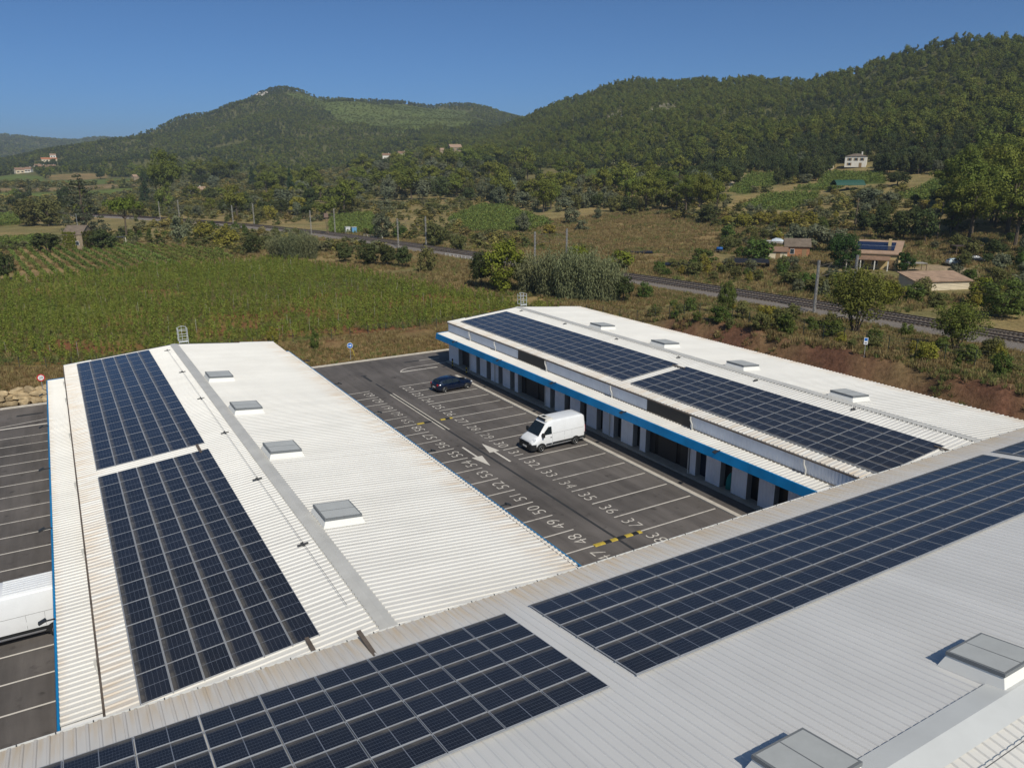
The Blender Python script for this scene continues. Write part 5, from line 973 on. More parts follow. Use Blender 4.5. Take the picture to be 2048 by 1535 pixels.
def wing_array(X, y0, rows, label):
    """panels lie on the west slope, long side along the hall, low edge towards the west eave"""
    a = empty('solar_array', (X, y0, EZ)); tag(a, label, 'solar array')
    th = math.atan(SL)
    for c in range(6):
        for r_ in range(rows):
            xo = 1.07 + c * 1.036
            p = put('solar_panel', PM, a); lx = xo; lz = SL * xo + .115
            # local x -> -world y, local y -> up the slope
            M_ = Matrix(((0, math.cos(th), -math.sin(th)), (-1, 0, 0), (0, math.sin(th), math.cos(th)))).to_4x4()
            j = random.uniform(-.004, .004)
            M_ = M_ @ Matrix.Rotation(random.uniform(-.003, .003), 4, 'X') @ Matrix.Rotation(random.uniform(-.003, .003), 4, 'Y')
            M_.translation = (lx + j, -r_ * 1.777, lz + random.uniform(0, .006)); p.matrix_local = M_
    for c in range(7):
        xo = 1.06 + c * 1.036; xo = min(xo, 7.25)
        MB().box(xo - .02, xo + .02, -rows * 1.777 + .03, 0, .05 + SL * xo, .078 + SL * xo).build('mounting_rail', STEELG, a)
    return a
wing_array(-.70, 79.95, 17, 'far solar array on the left market hall')
wing_array(-.70, 48.5, 13, 'near solar array on the left market hall')
wing_array(38.75, 79.4, 17, 'far solar array on the hall right of the parking lane')
wing_array(38.75, 48.2, 13, 'near solar array on the hall right of the parking lane')
for X, y in ((-.7, 49.6), (38.75, 49.3)):
    MB().box(6.7, 6.85, -1.4, .1, .10 + SL * 6.7, .17 + SL * 6.7).build('cable_tray', GUT, WL if X < 0 else WR, loc=(0, y, EZ))
    MB().box(6.7, 6.85, -1.9, .1, .10 + SL * 6.7, .17 + SL * 6.7).build('cable_tray', GUT, WL if X < 0 else WR, loc=(0, 25.4, EZ))
def cross_array(xs, ncol, label):
    a = empty('solar_array', (xs, 21.66, BZ + BSL * (BY - 21.66))); tag(a, label, 'solar array'); th = math.atan(BSL)
    for c in range(ncol):
        for r_ in range(6):
            p = put('solar_panel', PM, a); d = r_ * 1.048
            # local y -> up the slope (towards -y world), local x -> -x world
            M_ = Matrix(((-1, 0, 0), (0, -math.cos(th), math.sin(th)), (0, math.sin(th), math.cos(th)))).to_4x4()
            M_ = M_ @ Matrix.Rotation(random.uniform(-.003, .003), 4, 'X') @ Matrix.Rotation(random.uniform(-.003, .003), 4, 'Y')
            M_.translation = (c * 1.777 + 1.76, -d * math.cos(th), d * math.sin(th) + .125 + random.uniform(0, .006)); p.matrix_local = M_
    for r_ in range(7):
        d = r_ * 1.048 - .01; MB().box(0, ncol * 1.777, -.02, .02, -.05, -.02).build('mounting_rail', STEELG, a, loc=(0, -d * math.cos(th), d * math.sin(th) + .135))
    return a
cross_array(12.42 - 10 * 1.777, 10, 'solar array at the lower left of the foreground roof')
cross_array(13.45, 17, 'longest solar array on the foreground roof')
cross_array(44.75, 9, 'solar array cut by the right edge of the picture on the foreground roof')

# ------------------------------------------------------------------ vehicles
def wheel(parent, x, y, r, side, w=.2):
    t = MB().lathe((x, y - w / 2, r), (0, 1, 0), [(0, r * .62), (0, r * .93), (.03, r), (w - .03, r), (w, r * .93), (w, r * .62)], 20).build('wheel', RUBBER, parent, True)
    d = side; yo = y + d * w / 2
    MB().lathe((x, yo - d * .05, r), (0, d, 0), [(0, r * .66), (.045, r * .66), (.055, r * .60), (.03, r * .5), (.03, r * .18), (.06, r * .14), (.06, .01)], 16).build('rim', CHROME, t)
    return t
def ring_of(x, hb, zb, w, zm, wt, zt, rt=.12):
    h = [(0, zb), (hb, zb), (w, zb + .22), (w * 1.005, (zb + .22 + zm) / 2), (w, zm), (wt + (w - wt) * .08, zt - rt * 1.15), (wt - rt * .35, zt - rt * .25), (wt - rt * 1.6, zt), (0, zt + .012)]
    return [(x, y, z) for y, z in h] + [(x, -y, z) for y, z in h[-2:0:-1]]
def van(loc, rz, label, scale=1.0, fridge=True, paint=VANW):
    e = empty('delivery_van', loc, rz); tag(e, label, 'van')
    st = [(.06, .70, .62, .84, .72, .70, .90), (.14, .84, .42, .93, .78, .80, 1.04), (.40, .93, .36, .99, .95, .86, 1.19), (.78, .97, .36, 1.02, 1.12, .88, 1.34), (1.16, .98, .36, 1.025, 1.30, .80, 1.80), (1.54, .98, .36, 1.025, 1.36, .76, 2.24),
          (1.85, .98, .36, 1.025, 1.36, .84, 2.42), (2.3, .98, .36, 1.025, 1.38, .88, 2.47), (4.9, .98, .36, 1.025, 1.38, .88, 2.48), (5.25, .98, .36, 1.02, 1.38, .87, 2.45), (5.37, .96, .40, 1.0, 1.36, .84, 2.36), (5.40, .93, .45, .97, 1.34, .81, 2.28)]
    MB().loft([ring_of(*s) for s in st]).build('body', paint, e, True)
    def ys(z, zt=2.46, wt=.88, w=1.025): return w + (wt - w) * max(0, (z - 1.38) / (zt - .14 - 1.38))
    o = .018
    MB().poly([(.76, -.86, 1.365), (.76, .86, 1.365), (1.50, .70, 2.225), (1.50, -.70, 2.225)]).build('windscreen', GLASSD, e)
    for s in (-1, 1):
        y1, y2 = s * (ys(1.40) + .012), s * (ys(2.0) + .016)
        q = [(1.02, s * 1.012, 1.40), (1.98, y1, 1.40), (1.98, y2, 2.02), (1.66, y2, 2.02)]
        MB().poly(q if s < 0 else q[::-1]).build('side_window', GLASSD, e)
        MB().box(2.06, 5.36, min(s * 1.0, s * 1.034), max(s * 1.0, s * 1.034), .50, .66).build('side_trim', BLACKP, e)
        MB().box(1.42, 1.98, min(s * 1.0, s * 1.034), max(s * 1.0, s * 1.034), .50, .64).build('side_trim', BLACKP, e)
        mb = MB().box(.98, 1.14, min(s * 1.03, s * 1.28), max(s * 1.03, s * 1.28), 1.28, 1.62).box(1.0, 1.1, min(s * .98, s * 1.08), max(s * .98, s * 1.08), 1.33, 1.4).build('door_mirror', BLACKP, e)
        MB().poly([(.20, s * .62, .96), (.36, s * .90, .93), (.58, s * .955, 1.14), (.36, s * .72, 1.18)][::s]).build('headlight', mat('headlight_glass', (.55, .57, .6), .12, spec=.6), e).location = (-.045, s * .035, .03)
        MB().box(5.38, 5.425, min(s * .86, s * .97), max(s * .86, s * .97), .95, 1.55).build('tail_light', mat('tail_light_red', (.45, .012, .01), .25), e)
        for xs_ in (3.25, 4.0): MB().box(xs_, xs_ + .012, min(s * .9, s * 1.029), max(s * .9, s * 1.029), .70, 1.40).build('panel_gap', mat('seam', (.2, .2, .2)), e)
        MB().box(2.1, 5.2, min(s * .9, s * 1.029), max(s * .9, s * 1.029), 1.415, 1.427).build('panel_gap', mat('seam', (.2, .2, .2)), e)
        MB().box(2.02, 2.035, min(s * .9, s * 1.031), max(s * .9, s * 1.031), .5, 1.4).build('door_seam', mat('seam', (.2, .2, .2)), e)
        MB().box(1.84, 1.98, min(s * 1.0, s * 1.045), max(s * 1.0, s * 1.045), 1.08, 1.14).build('door_handle', BLACKP, e)
        for x in (.95, 4.40):
            a = MB(); n = 14; pr = [(x + .47 * math.cos(math.pi * k / n), .34 + .44 * math.sin(math.pi * k / n)) for k in range(n + 1)]
            for k in range(n):
                (xa, za), (xb, zb) = pr[k], pr[k + 1]
                a.poly([(x, s * 1.033, .34), (xa, s * 1.033, za), (xb, s * 1.033, zb)][::-s])
            a.build('wheel_arch', mat('arch_dark', (.02, .02, .02), .9), e)
            wheel(e, x, s * .93, .345, s, .24)
    MB().loft([[(x, y * k, z) for y in (-.98, .98) for z in ((.26, .74) if y < 0 else (.74, .26))] for x, k in ((.0, .82), (.06, .92), (.2, .99), (.48, 1.04))]).build('front_bumper', BLACKP, e)
    MB().poly([(.035, -.56, .78), (.035, .56, .78), (.155, .62, 1.01), (.155, -.62, 1.01)][::-1]).build('grille', mat('grille_black', (.01, .01, .011), .4), e).location = (-.03, 0, 0)
    MB().box(-.02, .0, -.26, .26, .42, .53).build('number_plate', WHITE, e)
    MB().box(5.30, 5.47, -1.0, 1.0, .34, .62).build('rear_bumper', BLACKP, e)
    MB().box(5.30, 5.36, -1.032, 1.032, .34, .95).build('rear_corner_trim', BLACKP, e)
    if fridge:
        f = MB().loft([[(x, y, z) for y, z in ((-w, 2.40), (w, 2.40), (w - .06, t), (-w + .06, t))] for x, w, t in ((1.60, .60, 2.44), (1.72, .66, 2.56), (2.25, .66, 2.60), (2.36, .62, 2.55))]).build('roof_cooling_unit', mat('cooling_unit', (.62, .60, .55), .5), e)
        MB().box(1.84, 2.12, -.08, .34, 2.575, 2.61).build('vent', BLACKP, f); MB().poly([(1.585, -.55, 2.42), (1.585, .55, 2.42), (1.70, .58, 2.56), (1.70, -.58, 2.56)][::-1]).build('grille', BLACKP, f).location = (-.012, 0, .006)
    else:
        for y in np.linspace(-.68, .68, 7): MB().box(2.5, 5.1, y - .035, y + .035, 2.47, 2.502).build('roof_rib', paint, e)
    e.scale = (scale,) * 3
    return e
def car(loc, rz, label, paint, name='parked_car', cat='car'):
    """hatchback, nose towards local -x"""
    e = empty(name, loc, rz); tag(e, label, cat)
    st = [(.0, .55, .40, .66, .50, .52, .62), (.12, .72, .25, .80, .58, .66, .74), (.5, .80, .20, .87, .68, .74, .86), (1.15, .82, .18, .88, .78, .74, .96), (1.3, .82, .18, .88, .80, .72, 1.02), (1.95, .82, .18, .88, .86, .58, 1.39), (2.5, .82, .18, .88, .88, .58, 1.43), (3.3, .82, .18, .88, .90, .57, 1.39),
          (3.75, .82, .20, .87, .92, .56, 1.26), (4.05, .80, .26, .84, .90, .58, 1.02), (4.20, .74, .34, .78, .84, .60, .94), (4.24, .66, .42, .70, .70, .54, .82)]
    MB().loft([ring_of(*s, rt=.09) for s in st]).build('body', paint, e, True)
    MB().poly([(1.27, -.66, 1.035), (1.27, .66, 1.035), (1.90, .53, 1.385), (1.90, -.53, 1.385)]).build('windscreen', GLASSD, e).location = (-.015, 0, .012)
    MB().poly([(3.78, -.50, 1.27), (3.78, .50, 1.27), (4.06, .60, 1.06), (4.06, -.60, 1.06)]).build('rear_window', GLASSD, e).location = (.012, 0, .012)
    for s in (-1, 1):
        def y(z): return s * (.885 + (.60 - .885) * (z - .87) / .50 + .012)
        for q in ([(1.55, y(.95), .95), (2.42, y(.93), .93), (2.42, y(1.31), 1.31), (2.02, y(1.30), 1.30)], [(2.48, y(.93), .93), (3.15, y(.93), .93), (3.28, y(1.28), 1.28), (2.48, y(1.31), 1.31)], [(3.22, y(.94), .94), (3.55, y(1.0), 1.0), (3.62, y(1.17), 1.17), (3.36, y(1.26), 1.26)]):
            MB().poly(q if s < 0 else q[::-1]).build('side_window', GLASSD, e)
        MB().box(1.62, 1.78, min(s * .86, s * 1.0), max(s * .86, s * 1.0), .93, 1.05).build('door_mirror', paint, e)
        MB().box(4.12, 4.225, min(s * .52, s * .765), max(s * .52, s * .765), .72, .93).build('tail_light', mat('tail_light_red', (.45, .012, .01), .25), e)
        MB().box(.02, .22, min(s * .5, s * .74), max(s * .5, s * .74), .60, .72).build('headlight', mat('headlight_glass', (.55, .57, .6), .12, spec=.6), e)
        for x in (.80, 3.46):
            a = MB(); n = 12; pr = [(x + .37 * math.cos(math.pi * k / n), .30 + .36 * math.sin(math.pi * k / n)) for k in range(n + 1)]
            for k in range(n): a.poly([(x, s * .889, .28), (pr[k][0], s * .889, pr[k][1]), (pr[k + 1][0], s * .889, pr[k + 1][1])][::-s])
            a.build('wheel_arch', mat('arch_dark', (.02, .02, .02), .9), e); wheel(e, x, s * .80, .31, s, .2)
    MB().box(4.225, 4.25, -.26, .26, .52, .63).build('number_plate', WHITE, e); MB().box(-.012, .05, -.36, .36, .34, .44).build('grille', BLACKP, e)
    return e
van((30.87, 50.42, 0), R(2.0), 'white refrigerated delivery van parked across bays 30 and 31')
van((-7.15, 41.55, 0), 0, 'white panel van seen from above behind the left hall', 1.06, False)
car((36.0, 70.15, 0), R(184.5), 'dark blue hatchback parked in bays 22 and 23', mat('car_paint_blue', (.003, .008, .026), .14, coat=.8))

# ------------------------------------------------------------------ signs and bollards
def disc(b, c, n_, r, th=.02, seg=24, m=0): return b.lathe(c, n_, [(0, r), (th, r), (th, .001)], seg, m)
def text_part(txt, size, parent, m, loc, rot):
    cu = bpy.data.curves.new('lettering', 'FONT'); cu.body = txt; cu.size = size; cu.align_x = 'CENTER'; cu.align_y = 'CENTER'
    o = bpy.data.objects.new('lettering_curve', cu); COL.objects.link(o)
    me = bpy.data.meshes.new_from_object(o.evaluated_get(bpy.context.evaluated_depsgraph_get())); bpy.data.objects.remove(o); bpy.data.curves.remove(cu)
    me.materials.clear(); me.materials.append(m); p = put('lettering', me, parent, loc); p.rotation_euler = rot; return p
SBLUE = mat('sign_blue', (.01, .14, .50), .35); SRED = mat('sign_red', (.50, .012, .02), .35); SWHITE = mat('sign_white', (.75, .75, .75), .35); SBLK = mat('sign_black', (.015, .015, .02), .5)
def sign_base(x, y, z, h, rz, label, name='road_sign'):
    e = empty(name, (x, y, z), rz); tag(e, label, 'sign'); MB().tube((0, 0, 0), (0, 0, h), .03, n=8).build('post', STEELG, e); return e
_gz = lambda x, y: float(terrain(np.array([x]), np.array([y]))[0])
e = sign_base(28.8, 86.9, _gz(28.8, 86.9), 2.05, R(-18), 'round blue arrow sign on a post beyond the far kerb')
disc(MB(), (0, -.05, 1.95), (0, -1, 0), .34).build('face', SWHITE, e); disc(MB(), (0, -.073, 1.95), (0, -1, 0), .30, .003).build('blue_field', SBLUE, e)
MB().poly([(x, -.08, 1.95 + z) for x, z in ((-.21, -.045), (.03, -.045), (.03, -.135), (.22, 0), (.03, .135), (.03, .045), (-.21, .045))]).build('arrow', SWHITE, e)
e = sign_base(-2.85, 86.75, .0, 2.75, R(5), 'round red-rimmed speed limit sign on a post by the boulder wall')
disc(MB(), (0, -.05, 2.55), (0, -1, 0), .36).build('rim', SRED, e); disc(MB(), (0, -.073, 2.55), (0, -1, 0), .26, .003).build('face', SWHITE, e)
text_part('20', .36, e, SBLK, (0, -.082, 2.55), (R(90), 0, 0))
e = sign_base(73.6, 50.2, _gz(73.6, 50.2) - .1, 2.2, R(-48), 'small white and blue panel sign on a post before the red bank')
MB().box(-.2, .2, -.06, -.04, 1.45, 2.2).build('plate', SWHITE, e); MB().box(-.15, .15, -.068, -.061, 1.85, 2.15).build('blue_field', SBLUE, e); MB().box(-.12, .12, -.068, -.061, 1.58, 1.66).build('dark_bar', SBLK, e)
MB().path([(29.75, 88.2, _gz(29.75, 88.2)), (29.6, 88.2, .8 + _gz(29.75, 88.2)), (29.35, 88.2, 1.25 + _gz(29.75, 88.2)), (29.1, 88.2, 1.4 + _gz(29.75, 88.2))], .06, 8).build('marker_post', YELP)
tag(bpy.data.objects['marker_post'], 'bent yellow marker post in the dry grass beside the blue sign', 'marker post')
for (x, y), lb in (((37.9, 77.9), 'yellow and black bollard at the far corner of the hall'), ((37.9, 74.4), 'yellow and black bollard beside the first loading door')):
    e = empty('bollard', (x, y, 0)); tag(e, lb, 'bollard')
    for k in range(5): MB().tube((0, 0, .2 * k), (0, 0, .2 * k + .2), .085, n=12).build('band', YELP if k % 2 else BLACKP, e)
    MB().lathe((0, 0, 1.0), (0, 0, 1), [(0, .085), (.04, .07), (.06, .02)], 12).build('cap', BLACKP, e)
# goods seen in the open doors
e = empty('cloth_bundle', (39.25, 36.0, .14)); tag(e, 'turquoise cloth bundle standing in an open doorway of the hall', 'bundle')
rng = np.random.default_rng(5); rings = []
for z, r_ in ((0, .28), (.25, .36), (.55, .33), (.85, .27), (1.1, .15), (1.22, .05)): rings.append([(r_ * (1 + .18 * rng.standard_normal()) * math.cos(2 * math.pi * k / 10), r_ * (1 + .18 * rng.standard_normal()) * math.sin(2 * math.pi * k / 10), z) for k in range(10)])
MB().loft(rings).build('folds', mat('turquoise_cloth', (.02, .22, .20), .8), e, True)

# ------------------------------------------------------------------ boulder wall and fences
e = empty('boulder_wall', (-6, 87, 0)); tag(e, 'retaining wall of big pale boulders beyond the kerb on the left', 'stone wall')
BOULD = mat('boulder_stone', (.38, .29, .17), .95, vary=(1.3, .42), rand=.3, bump=(6, .5, .05))
import mathutils.noise as mnoise
def boulder(seed):
    b = MB(); n, m_ = 9, 6; rings = []
    for j in range(m_ + 1):
        th = math.pi * j / m_; row = []
        for i in range(n):
            ph = 2 * math.pi * i / n; d = Vector((math.sin(th) * math.cos(ph), math.sin(th) * math.sin(ph), math.cos(th)))
            q = max(abs(d.x), abs(d.y), abs(d.z)); s = (.5 + .42 / q) * (1 + .38 * mnoise.noise(d * 1.5 + Vector((seed * 7.1, 0, 0))) + .14 * mnoise.noise(d * 4 + Vector((0, seed * 3.1, 0))))
            row.append(tuple(d * s * .5))
        rings.append(row)
    return b.loft(rings).mesh('boulder', BOULD)
BM = [boulder(k) for k in range(9)]; rb = random.Random(3); z = 0
for row, (hh, yy) in enumerate(((.62, 86.75), (.60, 86.95), (.55, 87.15))):
    x = -24 + row * .3
    while x < 3.5 - row * .5:
        ww = rb.uniform(.55, 1.7); o = put('boulder', rb.choice(BM), e, (x + ww / 2 + 6, yy - 87 + rb.uniform(-.12, .12), z + hh / 2 + rb.uniform(-.1, .1)), 0, (ww * 1.05, rb.uniform(.7, 1.0), hh * rb.uniform(1.05, 1.6))); o.rotation_euler = (rb.uniform(-.3, .3), rb.uniform(-.35, .35), rb.uniform(-.6, .6)); x += ww * .88
    z += hh * .86
def fence(name, pts, h, label, gap=2.5, top=.0):
    e = empty(name, (*pts[0], _gz(*pts[0]))); tag(e, label, 'fence'); wires = MB(); prev = None
    for (ax, ay), (bx, by) in zip(pts[:-1], pts[1:]):
        n = int(math.hypot(bx - ax, by - ay) / gap)
        for k in range(n):
            x, y = ax + (bx - ax) * k / n, ay + (by - ay) * k / n; z = _gz(x, y)
            o = put('post', POSTM, e, (x - e.location.x, y - e.location.y, z - e.location.z), 0, (1, 1, h))
            if prev:
                for f in (.12, .35, .6, .8, .97): wires.tube((prev[0] - e.location.x, prev[1] - e.location.y, prev[2] + f * h - e.location.z), (x - e.location.x, y - e.location.y, z + f * h - e.location.z), .008, n=3, cap=False)
            prev = (x, y, z)
    wires.build('wire_mesh', mat('fence_wire', (.10, .11, .10), .6), e); return e
POSTM = MB().box(-.03, .03, -.03, .03, -.2, 1.0).mesh('post', mat('fence_post', (.035, .045, .04), .6))
fence('wire_fence', [(-30, 97.6), (20, 98.4), (68, 97.4)], 1.45, 'thin wire fence between the dry verge and the orchard')
fence('wire_fence', [(68, 97.4), (73.5, 84), (76.2, 66), (77.4, 50), (80.5, 36), (84, 10)], 1.9, 'dark wire fence on top of the red bank before the railway')
for x, y in ((16.9, 90.2), (24.4, 93.5)):
    z = _gz(x, y)

# ------------------------------------------------------------------ railway
def offset_line(d, step=3.0):
    """polyline d metres to the right (east) of the railway axis, smoothed"""
    pts = []
    P_ = [Vector((x, y, 0)) for x, y in RAIL]
    for i in range(len(P_) - 1):
        p0, p1, p2, p3 = P_[max(i - 1, 0)], P_[i], P_[i + 1], P_[min(i + 2, len(P_) - 1)]
        n = max(2, int((p2 - p1).length / step))
        for k in range(n):
            t = k / n
            pts.append(.5 * ((2 * p1) + (p2 - p0) * t + (2 * p0 - 5 * p1 + 4 * p2 - p3) * t * t + (3 * p1 - p0 - 3 * p2 + p3) * t ** 3))
    out = []
    for i, p in enumerate(pts):
        t = (pts[min(i + 1, len(pts) - 1)] - pts[max(i - 1, 0)]).normalized(); out.append(p + Vector((t.y, -t.x, 0)) * d)
    return out
BALL = mat('ballast', (.20, .175, .155), .95, vary=(9, .45), bump=(14, .8, .08))
prof = [(-5.0, .0), (-4.1, .5), (-3.3, .78), (3.3, .78), (4.1, .5), (5.0, .0)]
lines = [offset_line(d) for d, _ in prof]; b = MB()
for k in range(len(prof) - 1):
    A_, B_ = lines[k], lines[k + 1]
    for i in range(len(A_) - 1):
        b.poly([(*A_[i].xy, prof[k][1]), (*B_[i].xy, prof[k + 1][1]), (*B_[i + 1].xy, prof[k + 1][1]), (*A_[i + 1].xy, prof[k][1])], 1 if k == 2 else 0)
struct(b.build('railway_ballast', [BALL, mat('rusty_ballast', (.115, .088, .068), .95, vary=(5, .4), bump=(14, .8, .08))], smooth_=True))
RAILM = mat('rail_steel', (.085, .055, .04), .55, metal=.3, vary=(2, .25)); RTOP = mat('rail_head', (.30, .28, .27), .3, metal=.8)
SLEEP = mat('sleeper_concrete', (.17, .145, .12), .95, vary=(3, .3))
for nm, c in (('near railway track on pale ballast', -1.9), ('far railway track beyond the near one', 1.9)):
    e = empty('railway_track', (106, 60, .78)); tag(e, nm, 'railway track'); o_ = Vector((106, 60, .78))
    sb = MB(); L1 = offset_line(c - 1.25, .62); L2 = offset_line(c + 1.25, .62)
    for p, q in zip(L1, L2):
        if p.y < -20 or p.y > 330: continue
        t = (q - p).normalized(); n_ = Vector((-t.y, t.x, 0)) * .13
        i = len(sb.v); lo = Vector((0, 0, .0)); hi = Vector((0, 0, .085))
        z0 = Vector((0, 0, .78)) - o_
        sb.v += [tuple(a + z0 + h) for h in (lo, hi) for a in (p - n_, p + n_, q + n_, q - n_)]
        for f in ((4, 5, 6, 7), (0, 1, 5, 4), (1, 2, 6, 5), (2, 3, 7, 6), (3, 0, 4, 7)): sb.f.append(tuple(i + k for k in f)); sb.m.append(0)
    so = sb.build('sleepers', SLEEP, e); so['kind'] = 'stuff'
    for d in (-.75, .75):
        rb_ = MB(); A_ = offset_line(c + d - .07); B_ = offset_line(c + d + .07)
        for i in range(len(A_) - 1):
            a0, a1, b0, b1 = A_[i] - o_, A_[i + 1] - o_, B_[i] - o_, B_[i + 1] - o_
            zt, zb = Vector((0, 0, .78 + .235)), Vector((0, 0, .78 + .06))
            rb_.poly([a0 + zt, b0 + zt, b1 + zt, a1 + zt], 1); rb_.poly([a0 + zb, a0 + zt, a1 + zt, a1 + zb], 0); rb_.poly([b0 + zt, b0 + zb, b1 + zb, b1 + zt], 0)
        rb_.build('rail', [RAILM, RTOP], e)
# catenary masts
MASTC = mat('mast_concrete', (.36, .34, .31), .8, vary=(1.5, .2))
def mast(x, y, h, side, label, arm=True):
    """side +1: the arm points to +x over the track"""
    e = empty('catenary_mast', (x, y, .05)); tag(e, label, 'mast', 'catenary masts along the railway')
    b = MB()
    for sx in (-1, 1): b.box(sx * .13 - .035, sx * .13 + .035, -.14, .14, 0, h)
    k = .4
    while k < h: b.box(-.1, .1, -.05, .05, k, k + .10); k += .7
    b.build('post', MASTC, e)
    if arm:
        a = MB(); s = side
        a.path([(0, 0, h - 1.0), (s * 3.2, 0, h - .55)], .028, 5).path([(0, 0, h - 2.7), (s * 3.1, 0, h - .6)], .022, 5).path([(s * .1, 0, h - 2.6), (s * 2.7, 0, h - 2.3)], .03, 5).path([(s * 2.5, 0, h - 1.0), (s * 2.7, 0, h - 2.4)], .025, 5)
        a.build('cantilever', mat('rusty_arm', (.15, .13, .11), .7), e)
    return e
axis = offset_line(0, 1.0)
def near_axis(y): return min(axis, key=lambda p: abs(p.y - y))
wire_pts = {-1: [], 1: []}
first = {}
for y, nm in ((78, 'before the two farmhouses'), (16, 'outside'), (147, 'beyond the cane thicket'), (206, 'right of the hedge'), (262, 'by the signal cabinets'), (318, 'above the yellow shrubs'), (372, 'at the railway bend')):
    p = near_axis(y); q = near_axis(y + 2); t = (q - p).normalized(); n_ = Vector((t.y, -t.x, 0))
    for s in (-1, 1):
        c = p + n_ * s * 4.35; yy = c.y + (0 if s < 0 else -1.0)
        lb = ('concrete railway mast, nearer one of the pair ' if s < 0 else 'concrete railway mast, farther one of the pair ') + nm
        if nm != 'outside': mast(c.x, yy, 8.4 if s < 0 else 8.7, -s, lb)
        wire_pts[s].append((c + n_ * -s * 2.5))
for s in (-1, 1):
    w = MB(); P_ = sorted(wire_pts[s], key=lambda p: p.y)
    for a, b_ in zip(P_[:-1], P_[1:]):
        for zz, sag in ((6.2, 0), (7.6, .6)):
            pr = None
            for k in range(9):
                f = k / 8; c = a.lerp(b_, f); c = Vector((c.x, c.y, zz - sag * 4 * f * (1 - f)))
                if pr is not None: w.tube(pr, c, .014, n=3, cap=False)
                pr = c
    tag(w.build('contact_wire', mat('copper_wire', (.10, .08, .07), .5)), 'overhead wires above the ' + ('near' if s < 0 else 'far') + ' railway track', 'wire')
# signal cabinets and signal
for k, (dx, c, hh) in enumerate(((0, (.55, .56, .55), 2.3), (1.9, (.12, .30, .50), 2.2))):
    e = empty('signal_cabinet', (88.6 + dx, 262 - dx * .6, .1)); tag(e, ['white', 'blue'][k] + ' signal cabinet beside the tracks', 'cabinet')
    MB().box(-.8, .8, -.5, .5, 0, hh).build('body', mat('cabinet_%d' % k, c, .5), e); MB().box(-.9, .9, -.6, .6, hh, hh + .12).build('roof', mat('cabinet_roof', (.5, .5, .48), .6), e); MB().box(-.02, .02, -.515, -.505, .1, hh - .1).build('door_seam', DGREY, e)
e = empty('railway_signal', (80.2, 258, .1)); tag(e, 'brown lattice signal mast with head beside the cabinets', 'signal')
b = MB()
for sx, sy in ((-.3, -.3), (.3, -.3), (-.3, .3), (.3, .3)): b.tube((sx, sy, 0), (sx * .8, sy * .8, 7.2), .05, n=5)
for k in range(9): b.tube((-.3, -.3, .4 + k * .75), (.3, -.3, 1.0 + k * .75), .03, n=4); b.tube((-.3, .3, .4 + k * .75), (-.3, -.3, 1.0 + k * .75), .03, n=4)
b.build('mast', mat('signal_brown', (.24, .17, .11), .8), e); MB().box(-.9, .5, -.4, .4, 6.0, 7.4).build('head', mat('signal_head', (.19, .13, .10), .7), e)
for nm, y0, y1, d in (('low white railing on the near side of the tracks', 164, 180, -5.6), ('low white railing beyond the tracks', 232, 246, 5.8)):
    p = [q for q in offset_line(d, 2.0) if y0 < q.y < y1]; e = empty('railing', (p[0].x, p[0].y, .1)); tag(e, nm, 'railing'); o_ = Vector((p[0].x, p[0].y, 0))
    for q in p: MB().tube(q - o_, q - o_ + Vector((0, 0, 1.0)), .05, n=6).build('post', WHITE, e)
    b = MB(); b.path([q - o_ + Vector((0, 0, 1.0)) for q in p], .035, 5).path([q - o_ + Vector((0, 0, .5)) for q in p], .03, 5); b.build('rail', WHITE, e)

# ------------------------------------------------------------------ vegetation
def card_mesh(name, pos, nrm, size, m, rng, aspect=.75):
    N = len(pos); t = rng.standard_normal((N, 3)); t -= nrm * (t * nrm).sum(1, keepdims=True); t /= np.linalg.norm(t, axis=1, keepdims=True) + 1e-9; b = np.cross(nrm, t)
    s = (size * rng.uniform(.6, 1.3, N))[:, None]; k = s * aspect
    v = np.stack([pos - t * s - b * k * .6, pos + t * s * .3 - b * k, pos + t * s + b * k * .5, pos - t * s * .4 + b * k], 1).reshape(-1, 3)
    return raw_quads(name, v, m)
def raw_quads(name, v, m):
    n = len(v) // 4; me = bpy.data.meshes.new(name)
    me.vertices.add(len(v)); me.vertices.foreach_set('co', np.ascontiguousarray(v, dtype=np.float32).ravel())
    me.loops.add(n * 4); me.loops.foreach_set('vertex_index', np.arange(n * 4)); me.polygons.add(n)
    me.polygons.foreach_set('loop_start', np.arange(n) * 4); me.polygons.foreach_set('loop_total', np.full(n, 4)); me.update(calc_edges=True); me.materials.append(m); return me
def puffs(c, rad, per, rng, squash=1.0, up=.25):
    n = len(c); d = rng.standard_normal((n, per, 3)); d /= np.linalg.norm(d, axis=2, keepdims=True)
    rr = rad[:, None, None] * (.5 + .5 * rng.random((n, per, 1)) ** .5)
    p = c[:, None] + d * rr * np.array([1, 1, squash]); nn = d * .95 + rng.standard_normal((n, per, 3)) * .30 + np.array([0, 0, up]); nn /= np.linalg.norm(nn, axis=2, keepdims=True)
    return p.reshape(-1, 3), nn.reshape(-1, 3)
def shell(n, cz, rx, rz, rng, lo=.45, zmin=.4):
    out = []
    while len(out) < n:
        d = rng.standard_normal(3); d /= np.linalg.norm(d); k = rng.uniform(lo, 1); p = np.array([d[0] * rx * k, d[1] * rx * k, cz + d[2] * rz * k])
        if p[2] > zmin: out.append(p)
    return np.array(out)
